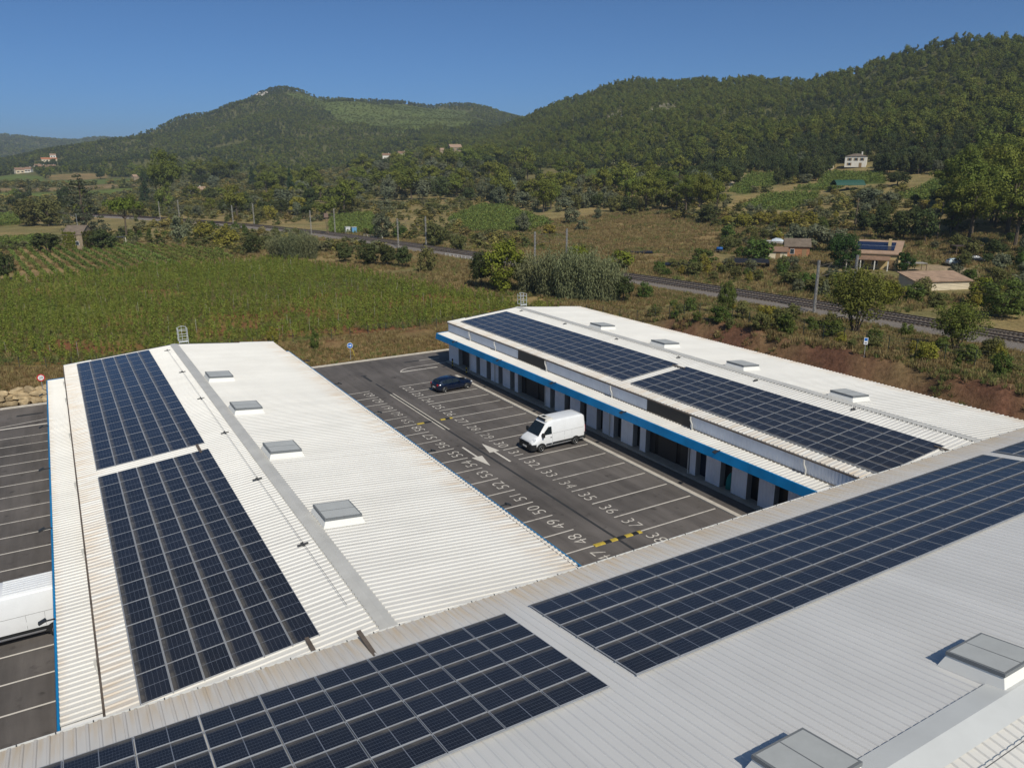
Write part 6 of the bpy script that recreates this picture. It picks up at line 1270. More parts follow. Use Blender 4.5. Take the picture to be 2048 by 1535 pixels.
def crown_of(kind, seed, detail=1.0):
    rng = np.random.default_rng(seed * 31 + len(kind) * 7 + sum(map(ord, kind))); base = kind.split('_')[0]; D = detail; sz = .31 / D ** .5; cl = None
    tr = MB(); lean = rng.uniform(-.5, .5, 2)
    if base in ('pine', 'umbrella'):
        if base == 'pine': c = shell(int(28 * D ** .5), 6.3, 3.9, 3.2, rng, .4, 2.6); c[:, :2] *= (1.12 - .5 * np.clip((c[:, 2:] - 5) / 5, -.3, 1)); h = 7.2
        else: c = shell(int(34 * D ** .5), 8.3, 4.4, 1.25, rng, .2, 6.9); h = 7.6
        rad = rng.uniform(.85, 1.55, len(c)) / D ** .12; p, n = puffs(c, rad, int(70 * D ** .5), rng, .72, .4); sz *= .84; trunk = (.30, .10, h)
    elif base in ('oak', 'olive', 'shrub'):
        low = base == 'shrub'
        c = shell(int((34 if low else 38) * D ** .5), 4.4 if low else 5.2, 3.6, 4.4 if low else 3.6, rng, .5, .7 if low else 1.6); rad = rng.uniform(.9, 1.6, len(c)) / D ** .12
        p, n = puffs(c, rad, int(54 * D ** .5), rng, .9, .35); trunk = (.26, .10, 5.0)
    elif base == 'cedar':
        c = []
        for z in np.arange(1.2, 9.6, .62):
            R_ = 4.3 * (1 - z / 10.2) ** .75; m_ = max(2, int(R_ * 3.2))
            for k in range(m_): a = rng.uniform(0, 6.28); q = R_ * rng.uniform(.35, 1); c.append((math.cos(a) * q, math.sin(a) * q, z + rng.uniform(-.2, .2) - .12 * q))
        c = np.array(c); rad = rng.uniform(.5, .95, len(c)); p, n = puffs(c, rad, int(22 * D ** .5), rng, .38, .5); sz *= .8; trunk = (.32, .04, 9.6)
    elif base == 'cypress':
        c = []
        for z in np.arange(.8, 9.7, .45):
            R_ = 3.9 * (1 - z / 10.3) ** .8; m_ = max(2, int(R_ * 2.2))
            for k in range(m_): a = rng.uniform(0, 6.28); q = R_ * rng.uniform(.2, .9); c.append((math.cos(a) * q, math.sin(a) * q, z))
        c = np.array(c); rad = rng.uniform(.6, 1.0, len(c)); p, n = puffs(c, rad, int(24 * D ** .5), rng, 1.0, .1); sz *= .8; trunk = (.25, .05, 9)
    elif base == 'loose':
        c = shell(int(105 * D ** .5), 5.6, 4.3, 4.0, rng, .25, 1.4); rad = rng.uniform(.55, 1.15, len(c)); p, n = puffs(c, rad, int(26 * D ** .5), rng, .9, .4); sz *= .72; trunk = (.2, .05, 6)
    m = leaf_mat('leaves_' + kind, LEAF[kind], .22 if base != 'shrub' else .18)
    if base == 'loose':
        for k in range(5):
            a = 2 * math.pi * k / 5 + .4; q = (math.cos(a) * 1.6, math.sin(a) * 1.6, 4.6); tr.tube((math.cos(a) * .15, math.sin(a) * .15, 0), q, .15, .07, 6); tr.tube(q, (q[0] * 1.7, q[1] * 1.7, 7.6), .07, .02, 5)
    else:
        r0, r1, h = trunk; tr.tube((0, 0, -.3), (lean[0] * .4, lean[1] * .4, h * .5), r0, (r0 + r1) / 2, 7); tr.tube((lean[0] * .4, lean[1] * .4, h * .5), (lean[0], lean[1], h), (r0 + r1) / 2, r1, 7)
        for k in range(0, len(c), 4): tr.tube((lean[0] * .5, lean[1] * .5, min(h * .6, max(.8, c[k][2] - 1.2))), tuple(c[k]), .085, .03, 4, cap=False)
    return card_mesh('crown', p, n, sz, m, rng), tr.mesh('trunk', BARK)
LEAF = {'pine': (.160, .176, .038), 'umbrella': (.140, .165, .030), 'oak': (.080, .095, .036), 'olive': (.165, .178, .108), 'cedar': (.085, .096, .060), 'cypress': (.048, .070, .032), 'loose': (.150, .165, .040),
        'shrub_olive': (.150, .150, .054), 'shrub_grey': (.165, .172, .098), 'shrub_yellow': (.245, .215, .045), 'shrub_ygreen': (.185, .200, .032), 'shrub_green': (.110, .145, .038), 'shrub_dgreen': (.055, .092, .028), 'shrub_light': (.140, .175, .040), 'reeds': (.215, .225, .115)}
def reed_mesh(seed):
    """a stand of cane: arching stems clothed in drooping strap leaves"""
    rng = np.random.default_rng(seed); N = 420; a = rng.uniform(0, 6.28, N); q = 3.9 * rng.random(N) ** .6; x, y = np.cos(a) * q, np.sin(a) * q
    h = rng.uniform(5.0, 9.2, N) * (1 - .035 * q ** 1.5) * (1 + .12 * np.sin(x * 1.7 + seed) * np.cos(y * 1.3)); lx = x * .22 + rng.standard_normal(N) * .9; ly = y * .22 + rng.standard_normal(N) * .9; w = rng.uniform(.03, .06, N); an = rng.uniform(0, 6.28, N)
    P0 = np.stack([x, y, 0 * h], 1); P1 = np.stack([x + lx * .35, y + ly * .35, h * .6], 1); P2 = np.stack([x + lx * 1.15, y + ly * 1.15, h], 1); Wd = np.stack([np.cos(an) * w, np.sin(an) * w, 0 * w], 1)
    v1 = np.stack([P0 - Wd, P0 + Wd, P1 + Wd, P1 - Wd], 1); v2 = np.stack([P1 - Wd, P1 + Wd, P2 + Wd * .4, P2 - Wd * .4], 1)
    M_ = 5200; i = rng.integers(0, N, M_); f = rng.random(M_)[:, None] ** .7; B_ = np.where(f < .6, P0[i] + (P1[i] - P0[i]) * f / .6, P1[i] + (P2[i] - P1[i]) * (f - .6) / .4)
    g = rng.uniform(0, 6.28, M_); out = np.stack([np.cos(g), np.sin(g), np.zeros(M_)], 1); L_ = rng.uniform(.5, 1.15, M_)[:, None]; T_ = np.stack([-out[:, 1], out[:, 0], 0 * g], 1) * rng.uniform(.07, .13, M_)[:, None]
    mid = B_ + out * L_ * .5 + np.array([0, 0, .42]) * L_; tip = B_ + out * L_ * 1.05 + np.array([0, 0, .05]) * L_
    v3 = np.stack([B_ - T_ * .6, B_ + T_ * .6, mid + T_, mid - T_], 1); v4 = np.stack([mid - T_, mid + T_, tip + T_ * .2, tip - T_ * .2], 1)
    return raw_quads('canes', np.concatenate([v1, v2, v3, v4]).reshape(-1, 3), leaf_mat('leaves_reeds', LEAF['reeds'], .12))
PROTO = {}
def proto(kind, big=False):
    key = (kind, big)
    if key not in PROTO:
        PROTO[key] = [(reed_mesh(s), None) for s in (1, 2, 3)] if kind == 'reeds' else [crown_of(kind, s, 3.0 if big else 1.0) for s in ((1, 2) if big else (1, 2, 3))]
    return PROTO[key]
KIND_NAME = {'pine': ('pine_tree', 'tree'), 'umbrella': ('umbrella_pine', 'tree'), 'oak': ('oak_tree', 'tree'), 'olive': ('olive_tree', 'tree'), 'cedar': ('cedar_tree', 'tree'), 'cypress': ('conifer_tree', 'tree'), 'loose': ('broadleaf_tree', 'tree'), 'reeds': ('cane_clump', 'cane clump')}
LOOK = {'pine': 'rounded yellow-green pine', 'oak': 'dark oak', 'olive': 'silvery olive tree', 'shrub_olive': 'olive-green shrub', 'shrub_grey': 'grey-green shrub', 'shrub_yellow': 'yellow-leaved shrub', 'shrub_green': 'bright green shrub'}
prng = random.Random(21)
def plant(kind, x, y, h, w, label, group=None, part_names=None):
    nm, cat = KIND_NAME.get(kind) or ({'olive': 'evergreen_shrub', 'grey': 'grey_leaved_shrub', 'yellow': 'yellow_leaved_shrub'}.get(kind.split('_')[1], 'leafy_shrub'), 'shrub'); r = math.hypot(x, y)
    big = kind != 'reeds' and (h / r > .045 or w / r > .045)
    cr, tk = prng.choice(proto(kind, big)); z = _gz(x, y)
    e = empty(nm, (x, y, z - .08), prng.uniform(0, 6.28)); e.scale = (w / 10 * 1.06, w / 10 * 1.06, h / 10 * 1.04); tag(e, label, cat, group)
    put('crown' if tk else 'canes', cr, e)
    if tk: put('trunk', tk, e)
    return e
for kind, x, y, h, w, label, group in PLANTS: plant(kind, x, y, h, w, label, group)
BUILT0 = [(360, 264, 15), (378, 758, 22), (345, 845, 20), (104, 668, 16)]
def in_glade(x, y): return any(abs(math.atan2(x, y) - math.atan2(bx, by)) * math.hypot(bx, by) < br * .8 and math.hypot(bx, by) - 5 * br < math.hypot(x, y) < math.hypot(bx, by) + br for bx, by, br in BUILT0)
WORDS = 'second third fourth fifth sixth seventh eighth ninth tenth eleventh twelfth'.split()
def ordinal(i, n):
    if n == 1: return 'only '
    if i == 0: return 'leftmost '
    if i == n - 1: return 'rightmost '
    i += 1
    return (WORDS[i - 2] if i < 13 else '%d%s' % (i, 'th' if 10 < i % 100 < 14 else {1: 'st', 2: 'nd', 3: 'rd'}.get(i % 10, 'th'))) + ' '
FILL_SEEN = [q for q in FILL if not in_glade(q[2], q[3])]
for g, k, x, y, h, w in FILL_SEEN:
    _same = sorted(math.atan2(q[2], q[3]) for q in FILL_SEEN if q[:2] == (g, k)); _i = _same.index(math.atan2(x, y))
    plant(FILL_KINDS[k], x, y, h * 1.13, w * 1.13, ordinal(_i, len(_same)) + LOOK[FILL_KINDS[k]] + (' from the left ' if 0 < _i < len(_same) - 1 else ' ') + PLACES[g][1], LOOK[FILL_KINDS[k]] + 's of the ' + PLACES[g][0])

# --- masses: one object each, scattered by geometry nodes
def scatter(name, pts, rz, sc, idx, meshes, label, cat):
    pc = bpy.data.collections.new(name + '_sources')
    for i, me in enumerate(meshes): pc.objects.link(bpy.data.objects.new('%s_%02d' % (name, i), me))
    me = bpy.data.meshes.new(name); me.vertices.add(len(pts)); me.vertices.foreach_set('co', np.ascontiguousarray(pts, dtype=np.float32).ravel())
    for an, ty, dat in (('turn', 'FLOAT', rz), ('size', 'FLOAT_VECTOR', sc), ('pick', 'INT', idx)):
        a = me.attributes.new(an, ty, 'POINT'); a.data.foreach_set('vector' if ty == 'FLOAT_VECTOR' else 'value', np.ascontiguousarray(dat).ravel())
    me.update(); o = put(name, me)
    ng = bpy.data.node_groups.new(name + '_scatter', 'GeometryNodeTree'); ng.interface.new_socket('Geometry', in_out='INPUT', socket_type='NodeSocketGeometry'); ng.interface.new_socket('Geometry', in_out='OUTPUT', socket_type='NodeSocketGeometry')
    N = ng.nodes; L = ng.links.new; gi = N.new('NodeGroupInput'); go = N.new('NodeGroupOutput'); ip = N.new('GeometryNodeInstanceOnPoints'); ci = N.new('GeometryNodeCollectionInfo')
    ci.inputs['Collection'].default_value = pc; ci.inputs['Separate Children'].default_value = True; ci.inputs['Reset Children'].default_value = True
    def na(n, t): a = N.new('GeometryNodeInputNamedAttribute'); a.data_type = t; a.inputs['Name'].default_value = n; return a.outputs['Attribute']
    cx = N.new('ShaderNodeCombineXYZ'); L(na('turn', 'FLOAT'), cx.inputs['Z'])
    L(gi.outputs[0], ip.inputs['Points']); L(ci.outputs[0], ip.inputs['Instance']); ip.inputs['Pick Instance'].default_value = True; L(na('pick', 'INT'), ip.inputs['Instance Index'])
    L(cx.outputs[0], ip.inputs['Rotation']); L(na('size', 'FLOAT_VECTOR'), ip.inputs['Scale']); L(ip.outputs[0], go.inputs[0])
    md = o.modifiers.new('scatter', 'NODES'); md.node_group = ng
    return tag(o, label, cat, kind='stuff')
nr = np.random.default_rng(77)
def any_poly(keys, x, y):
    m = np.zeros(x.shape, bool)
    for k in keys: m |= in_poly(POLY[k], x, y)
    return m
FIELDS = [k for k in POLY if k not in ('pale_slope', 'rock_a', 'rock_b')]
def sight_clear(x, y, pad=0.0):
    """glades before the houses: no trees close in front of them"""
    ok = np.ones(np.shape(x), bool); az = np.arctan2(x, y); r = np.hypot(x, y)
    for hx, hy, hr in BUILT:
        a = math.atan2(hx, hy); d = math.hypot(hx, hy); ok &= ~((abs(az - a) * d < hr * .75) & (r < d) & (r > d - hr * 4))
    return ok
BUILT = [(360, 264, 15), (378, 758, 22), (370, 850, 18), (15, 1433, 30), (-24, 1145, 25), (5, 1250, 30)]
def far_tree(kind, seed, n, per, size, up=.75):
    rng = np.random.default_rng(seed + 500)
    if kind == 'pine': c = shell(n, 6.4, 3.3, 3.0, rng, .3, 3.0)
    elif kind == 'tall': c = shell(n, 6.4, 2.5, 3.2, rng, .3, 3.0)
    else: c = shell(n, 4.8, 3.5, 3.4, rng, .4, 1.2)
    p, nn = puffs(c, rng.uniform(1.1, 1.7, n), per, rng, .8, up); col = LEAF['oak'] if kind == 'oak' else LEAF['pine']
    if kind == 'scrub': col = (.150, .165, .032)
    return card_mesh('far_' + kind, p, nn, size, leaf_mat('far_leaves_' + kind, tuple(v * (.78 if kind == 'tall' else 1.0) for v in col), .2), rng)
MID = [far_tree('pine', 1, 16, 34, .36), far_tree('pine', 2, 20, 30, .36), far_tree('tall', 3, 14, 34, .36), far_tree('oak', 4, 18, 30, .36), far_tree('oak', 5, 16, 32, .36)]
LOWF = [far_tree('pine', 6, 9, 10, .85), far_tree('tall', 7, 8, 10, .85), far_tree('oak', 8, 9, 10, .85), far_tree('scrub', 9, 8, 9, .9)]
def hill_points(a0, a1, r0, r1, density, seed):
    n = int(density * (a1 - a0) * (r1 * r1 - r0 * r0) / 2); q = np.random.default_rng(seed); az = q.uniform(a0, a1, n); r = np.sqrt(q.uniform(r0 * r0, r1 * r1, n)); return np.sin(az) * r, np.cos(az) * r, az, r
def crest_r(k, az): a, zc, R_, F_, p = _HT[k]; return np.interp(az, a, R_), np.interp(az, a, F_)
# wooded hill on the right
x, y, az, r = hill_points(_pix_az(850), _pix_az(2300), 400, 1420, 1 / 22., 3)
RC, RF = crest_r(2, az)
keep = (r > RF - 60 + 50 * fbm(x, y, 60, 31)) & (r < RC + 25) & ~any_poly(FIELDS, x, y) & (vnoise(x / 26, y / 26, 12) > -.68)
keep &= ~(any_poly(['rock_a', 'rock_b'], x, y) & (nr.random(len(x)) < .7))
for hx, hy, hr in BUILT: keep &= np.hypot(x - hx, y - hy) > hr
keep &= sight_clear(x, y)
x, y, r = x[keep], y[keep], r[keep]; o = np.argsort(r); x, y, r = x[o], y[o], r[o]
oak = (fbm(x, y, 120, 8) + .35 * nr.standard_normal(len(x)) + .9 * (1 - smooth((r - 420) / 170)) - .25) > -.06  # oak belt near the foot; higher up, dark-leaved patches put shade into the colour
solo = 0
hs = nr.uniform(5.5, 12, len(x)) * (1.15 - .25 * smooth((r - 450) / 250)) * np.where(oak, .8, 1.05)
NSOLO = 230
for i in range(NSOLO):
    k = 'oak' if oak[i] else 'pine'
    plant(k, round(float(x[i]), 1), round(float(y[i]), 1), float(hs[i]), float(hs[i] * nr.uniform(.75, 1.0)), ('dark oak' if oak[i] else 'light green pine') + ' at the lower edge of the wooded hill on the right', ('oaks' if oak[i] else 'pines') + ' at the lower edge of the wooded hill')
x, y, r, oak, hs = x[NSOLO:], y[NSOLO:], r[NSOLO:], oak[NSOLO:], hs[NSOLO:]
z = terrain(x, y) - .2; wd = hs * nr.uniform(.58, .92, len(x))
scatter('hill_forest', np.stack([x, y, z], 1), nr.uniform(0, 6.28, len(x)), np.stack([wd, wd, hs], 1) / 10, np.where(oak, nr.integers(3, 5, len(x)), nr.integers(0, 3, len(x))).astype(np.int32), MID, 'dense pine and oak forest covering the hill on the right', 'forest')
# pointed hill in the middle
x, y, az, r = hill_points(_pix_az(-150), _pix_az(1150), 1000, 2150, 1 / 32., 4); RC, RF = crest_r(1, az)
pale = in_poly(POLY['pale_slope'], x + 45 * fbm(x, y, 70, 47), y + 60 * fbm(x, y, 80, 48)) | (fbm(x, y, 130, 49) > .52)
keep = (r > RF + 30 * fbm(x, y, 90, 33)) & (r < RC + 25) & ~any_poly(FIELDS, x, y) & (~pale | (nr.random(len(x)) < .75))
RC2, RF2 = crest_r(2, az); keep &= ~((az > _pix_az(980)) & (r < RC2 - 40))
for hx, hy, hr in BUILT: keep &= np.hypot(x - hx, y - hy) > hr
keep &= sight_clear(x, y)
x, y, r, pale = x[keep], y[keep], r[keep], pale[keep]; hs = nr.uniform(5.5, 9.5, len(x)) * np.where(pale, .35, 1); wd = hs * nr.uniform(.7, 1.0, len(x)) * np.where(pale, 2.0, 1)
oak = fbm(x, y, 150, 41) + .4 * nr.standard_normal(len(x)) > .05; z = terrain(x, y) - .3
scatter('pointed_hill_forest', np.stack([x, y, z], 1), nr.uniform(0, 6.28, len(x)), np.stack([wd, wd, hs], 1) / 10, np.where(pale, 3, np.where(oak, 2, nr.integers(0, 2, len(x)))).astype(np.int32), LOWF, 'forest covering the pointed hill in the middle', 'forest')
# far ridge on the left
x, y, az, r = hill_points(_pix_az(-300), _pix_az(420), 2200, 3960, 1 / 170., 5); RC, RF = crest_r(0, az); RC1, _ = crest_r(1, az)
keep = (r < RC + 40); x, y = x[keep], y[keep]; hs = nr.uniform(10, 17, len(x)); z = terrain(x, y) - .5; wd = hs * 1.1
scatter('far_ridge_forest', np.stack([x, y, z], 1), nr.uniform(0, 6.28, len(x)), np.stack([wd, wd, hs], 1) / 10, nr.integers(0, 3, len(x)).astype(np.int32), LOWF, 'hazy forest on the far ridge at the left', 'forest')
# undergrowth between the scattered trees of the valley
x, y, az, r = hill_points(_pix_az(-150), _pix_az(2200), 215, 950, 1 / 26., 6)
RCb, RFb = crest_r(2, az)
keep = ~any_poly(FIELDS, x, y) & (rail_dist(x, y) > 9) & (fbm(x, y, 45, 51) > -.12 - .25 * smooth((r - 300) / 200)) & (r < np.maximum(RFb, 650))
for hx, hy, hr in BUILT + [(150, 105, 16), (157, 128, 11), (138, 82, 13), (180, 110, 22)]: keep &= np.hypot(x - hx, y - hy) > hr
keep &= sight_clear(x, y)
x, y, r = x[keep], y[keep], r[keep]; hs = nr.uniform(1.3, 4.2, len(x)) * (1 + .5 * smooth((r - 400) / 300)); wd = hs * nr.uniform(1.2, 1.9, len(x)); z = terrain(x, y) - .25
USH = []
for i, cc in enumerate(((.170, .165, .058), (.190, .188, .095), (.110, .120, .044), (.245, .205, .068))):
    q = np.random.default_rng(900 + i); c = shell(14, 3.8, 3.5, 4.4, q, .4, .4); p, nn = puffs(c, q.uniform(1.1, 1.8, 14), 18, q, .9); USH.append(card_mesh('undergrowth', p, nn, .55, leaf_mat('undergrowth_%d' % i, cc, .25), q))
scatter('undergrowth', np.stack([x, y, z], 1), nr.uniform(0, 6.28, len(x)), np.stack([wd, wd, hs], 1) / 10, nr.integers(0, 4, len(x)).astype(np.int32), USH, 'low mixed scrub covering the valley floor between the trees', 'scrub')

# orchard of young trees
def sapling(seed):
    q = np.random.default_rng(seed); n = 60; zz = q.uniform(.25, 1.65, n); a = q.uniform(0, 6.28, n); rr = q.uniform(.05, .42, n) * (1.1 - .45 * zz); p = np.stack([np.cos(a) * rr, np.sin(a) * rr, zz], 1); nn = q.standard_normal((n, 3)) + [0, 0, .7]; nn /= np.linalg.norm(nn, axis=1, keepdims=True)
    me = card_mesh('orchard_sapling', p, nn, .088, leaf_mat('orchard_leaves', (.195, .225, .045), .2), q); return me
SAP = [sapling(s) for s in range(4)]
xs, ys = np.meshgrid(np.arange(-40, 69, .92), np.arange(100.4, 197, 1.55)); xs = xs.ravel(); ys = ys.ravel(); xs = xs + nr.uniform(-.35, .35, len(xs)); ys = ys + nr.uniform(-.35, .35, len(ys))
keep = in_poly(POLY['orchard'], xs, ys) & (fbm(xs, ys, 16, 61) + .5 * nr.standard_normal(len(xs)) > -.62); xs, ys = xs[keep], ys[keep]
d = np.hypot(xs, ys); pz = (np.arctan2(xs, ys) > R(-4)); o = np.lexsort((d, ~pz)); xs, ys = xs[o], ys[o]; zs = terrain(xs, ys); sc = nr.uniform(.65, 1.25, len(xs))
for i in range(300):
    s = put('orchard_sapling', SAP[i % 4], None, (xs[i], ys[i], zs[i] - .03), nr.uniform(0, 6.28), (sc[i],) * 3); tag(s, 'young green tree in the front rows of the red-soil orchard', 'sapling', 'young trees in the front of the orchard')
scatter('orchard_rows', np.stack([xs, ys, zs - .03], 1)[300:], nr.uniform(0, 6.28, len(xs))[300:], np.repeat(sc[300:, None], 3, 1), nr.integers(0, 4, len(xs))[300:].astype(np.int32), SAP, 'young green trees filling the red-soil orchard beyond the halls', 'orchard')

# vine rows on the left, one object per row
vd = Vector((VROW[0], VROW[1], 0)).normalized(); vn = Vector((vd.y, -vd.x, 0)); VL = leaf_mat('vine_leaves', (.155, .190, .050), .15)
o0 = Vector((12, 225, 0)); VROWS = []
for k in range(-26, 27):
    ss = np.arange(-75, 75, 1.0); X_ = o0.x + vn.x * 2.45 * k + vd.x * ss; Y_ = o0.y + vn.y * 2.45 * k + vd.y * ss; ins = in_poly(POLY['vineyard_rows'], X_, Y_)
    idx_ = np.nonzero(ins)[0]
    if len(idx_) < 6: continue
    runs_ = np.split(idx_, np.nonzero(np.diff(idx_) > 1)[0] + 1); best_ = max(runs_, key=len); ins = np.zeros_like(ins); ins[best_] = True
    if len(best_) < 6: continue
    q = np.random.default_rng(1000 + k); sx, sy = X_[ins], Y_[ins]; per = 20; n = len(sx) * per
    alive = (q.random(len(sx)) > .10).repeat(per)
    px = sx.repeat(per) + q.normal(0, .2, n) + vd.x * q.uniform(-.5, .5, n); py = sy.repeat(per) + q.normal(0, .2, n) + vd.y * q.uniform(-.5, .5, n); pz_ = q.uniform(.2, 1.25, n); px, py, pz_ = px[alive], py[alive], pz_[alive]
    b0 = (float(sx.mean()), float(sy.mean())); P_ = np.stack([px - b0[0], py - b0[1], pz_ + terrain(px, py) - _gz(*b0)], 1); nn = q.standard_normal(P_.shape) + [0, 0, .6]; nn /= np.linalg.norm(nn, axis=1, keepdims=True)
    v = put('vine_row', card_mesh('vine_row', P_, nn, .2, VL, q), None, (*b0, _gz(*b0))); VROWS.append((b0[0] / b0[1], v))
for i_, (_, v) in enumerate(sorted(VROWS, key=lambda q: q[0])): tag(v, ordinal(i_, len(VROWS)) + 'vine row ' + ('from the left ' if 0 < i_ < len(VROWS) - 1 else '') + 'in the striped vineyard beyond the orchard', 'vine row', 'vine rows of the striped vineyard')
def vine_bush(seed):
    q = np.random.default_rng(seed); n = 34; p = np.stack([q.normal(0, .42, n), q.normal(0, .42, n), q.uniform(.2, 1.3, n)], 1); nn = q.standard_normal((n, 3)) + [0, 0, .6]; nn /= np.linalg.norm(nn, axis=1, keepdims=True); return card_mesh('vine', p, nn, .22, VL, q)
VB = [vine_bush(s) for s in (1, 2, 3)]
VN = {'mid_vineyard': 'vines in the green field beyond the tracks', 'rail_vineyard': 'vines in rows beyond the signal cabinets', 'strip_field': 'vines of the long green field below the wooded hill', 'hill_vineyard_a': 'vines of the hillside plot beside the pale track', 'hill_vineyard_b': 'vines of the plot just below the white house',
      'hill_vineyard_c': 'vines of the narrow plot left of the green shelter', 'hill_vineyard_d': 'vines of the lowest hillside plot', 'hill_vineyard_e': 'vines of the plot beside the tall pines', 'left_vineyard': 'vines left of the ivy-covered ruin', 'left_rows': 'vines at the left edge behind the round trees'}
for key, lb in VN.items():
    P_ = np.array(POLY[key]); c = P_.mean(0); rr = math.hypot(*c); s1 = 2.4 if rr < 320 else 3.0; s2 = 1.3 if rr < 320 else 1.7; L_ = np.ptp(P_, 0).max() + 10; az0 = math.atan2(*c) + (.5 if key != 'rail_vineyard' else .75)
    a, b_ = np.meshgrid(np.arange(-L_, L_, s1), np.arange(-L_, L_, s2)); a = a.ravel(); b_ = b_.ravel(); X_ = c[0] + a * math.cos(az0) + b_ * math.sin(az0); Y_ = c[1] - a * math.sin(az0) + b_ * math.cos(az0); k_ = in_poly(POLY[key], X_, Y_) & (nr.random(len(X_)) > .06); X_, Y_ = X_[k_] + nr.uniform(-.2, .2, k_.sum()), Y_[k_] + nr.uniform(-.2, .2, k_.sum()); f = nr.uniform(.9, 1.3, len(X_)) * (1.15 if rr > 320 else 1)
    scatter('vineyard_vines', np.stack([X_, Y_, terrain(X_, Y_)], 1), nr.uniform(0, 6.28, len(X_)), np.repeat(f[:, None], 3, 1), nr.integers(0, 3, len(X_)).astype(np.int32), VB, lb, 'vines')

# stakes between the young trees
STK = MB().tube((0, 0, 0), (0, 0, 1.9), .018, n=5).mesh('stake', mat('pale_stake', (.36, .33, .28), .8))
sx = nr.uniform(-25, 66, 150); sy = nr.uniform(101, 192, 150); k_ = in_poly(POLY['orchard'], sx, sy); sx, sy = sx[k_], sy[k_]
scatter('orchard_stakes', np.stack([sx, sy, terrain(sx, sy)], 1), nr.uniform(0, 6, len(sx)), np.repeat(nr.uniform(.7, 1.1, (len(sx), 1)), 3, 1), np.zeros(len(sx), np.int32), [STK], 'thin pale stakes standing between the young orchard trees', 'stakes')
# dry grass
def tuft(seed, col, nm):
    q = np.random.default_rng(seed); N = 16; a = q.uniform(0, 6.28, N); rr = q.uniform(0, .35, N); b0 = np.stack([np.cos(a) * rr, np.sin(a) * rr, np.zeros(N)], 1); tip = b0 * 1.9 + np.stack([q.normal(0, .12, N), q.normal(0, .12, N), q.uniform(.3, .75, N)], 1); an = q.uniform(0, 6.28, N); w = np.stack([np.cos(an), np.sin(an), 0 * an], 1) * .05
    return raw_quads(nm, np.stack([b0 - w, b0 + w, tip + w * .4, tip - w * .4], 1).reshape(-1, 3), leaf_mat('grass_' + nm, col, .3))
TUF = [tuft(1, (.30, .225, .110), 'dry_a'), tuft(2, (.24, .175, .080), 'dry_b'), tuft(3, (.185, .165, .068), 'half_dry'), tuft(4, (.160, .190, .060), 'green')]
def grass_zone(name, x0, x1, y0, y1, n, cond, sc, greens, label):
    x = nr.uniform(x0, x1, n); y = nr.uniform(y0, y1, n); k = cond(x, y); x, y = x[k], y[k]; f = nr.uniform(.6, 1.3, len(x)) * sc; g = fbm(x, y, 9, 71) + .5 * nr.standard_normal(len(x)); pk = np.where(g > .75 - greens, nr.integers(2, 4, len(x)), nr.integers(0, 2, len(x)))
    scatter(name, np.stack([x, y, terrain(x, y) - .02], 1), nr.uniform(0, 6.28, len(x)), np.repeat(f[:, None], 3, 1), pk.astype(np.int32), TUF, label, 'grass')
grass_zone('verge_grass', -30, 71, 86.4, 99, 11000, lambda x, y: ((x > 3) | (y > 87.6)) & (fbm(x, y, 6, 81) > -.35), .55, -.1, 'dry brown grass on the verge between yard and orchard')
grass_zone('bank_grass', 72, 100.5, -12, 132, 26000, lambda x, y: ((x > 73.6 + 1.2 * fbm(x, y, 5, 82)) | (fbm(x, y, 2.5, 88) > .28)) & (rail_dist(x, y) > 4.7) & (fbm(x, y, 5, 83) > -.45), .7, .35, 'rough dry grass between red bank and railway')
grass_zone('field_edge_grass', 44, 100, 99, 260, 20000, lambda x, y: ~in_poly(POLY['orchard'], x, y) & (rail_dist(x, y) > 5.4) & (x < 104) & (fbm(x, y, 7, 84) > -.3) & (np.hypot(x, y) < 300), .9, .3, 'tall dry grass between orchard and railway')
grass_zone('meadow_grass', 104, 215, 70, 245, 30000, lambda x, y: (rail_dist(x, y) > 5.4) & (x > 100) & (fbm(x, y, 12, 85) > -.5) & ~in_poly(POLY['farm_yard'], x, y) & (np.hypot(x - 150, y - 105) > 9) & (np.hypot(x - 138, y - 82) > 8) & (terrain(x, y) < 6), 1.0, .35, 'tall dry grass of the meadows beyond the tracks')
grass_zone('vine_alley_grass', -14, 48, 182, 270, 9000, lambda x, y: (fbm(x, y, 6, 86) > 0) & ~in_poly(POLY['orchard'], x, y), 1.0, .1, 'dry grass between and around the striped vine rows')
grass_zone('orchard_weeds', -30, 68, 100, 196, 26000, lambda x, y: in_poly(POLY['orchard'], x, y) & (fbm(x, y, 11, 87) > -.15), .75, 1.6, 'green weeds between the young orchard trees')

# ------------------------------------------------------------------ houses and small structures of the valley
TILE = mat('clay_tiles', (.235, .145, .095), .9, vary=(.9, .32), bump=(7, .5, .06)); TILEP = mat('pale_clay_tiles', (.33, .225, .155), .9, vary=(.7, .25), bump=(7, .5, .06)); TILED = mat('old_dark_tiles', (.16, .125, .095), .9, vary=(.9, .35), bump=(7, .5, .06))
OCHRE = mat('ochre_render', (.52, .40, .20), .9, vary=(.8, .12)); CREAM = mat('cream_render', (.60, .52, .38), .9, vary=(.6, .12)); WHITER = mat('white_render', (.68, .65, .58), .9, vary=(.6, .1)); STONE = mat('rubble_stone', (.30, .235, .16), .95, vary=(2.2, .35), bump=(5, .5, .06)); BRICK = mat('orange_brick', (.36, .17, .09), .95, vary=(2.5, .25))
SHUT = mat('shutter', (.25, .17, .09), .8); PANE = mat('window_glass', (.03, .04, .05), .1, spec=.6)
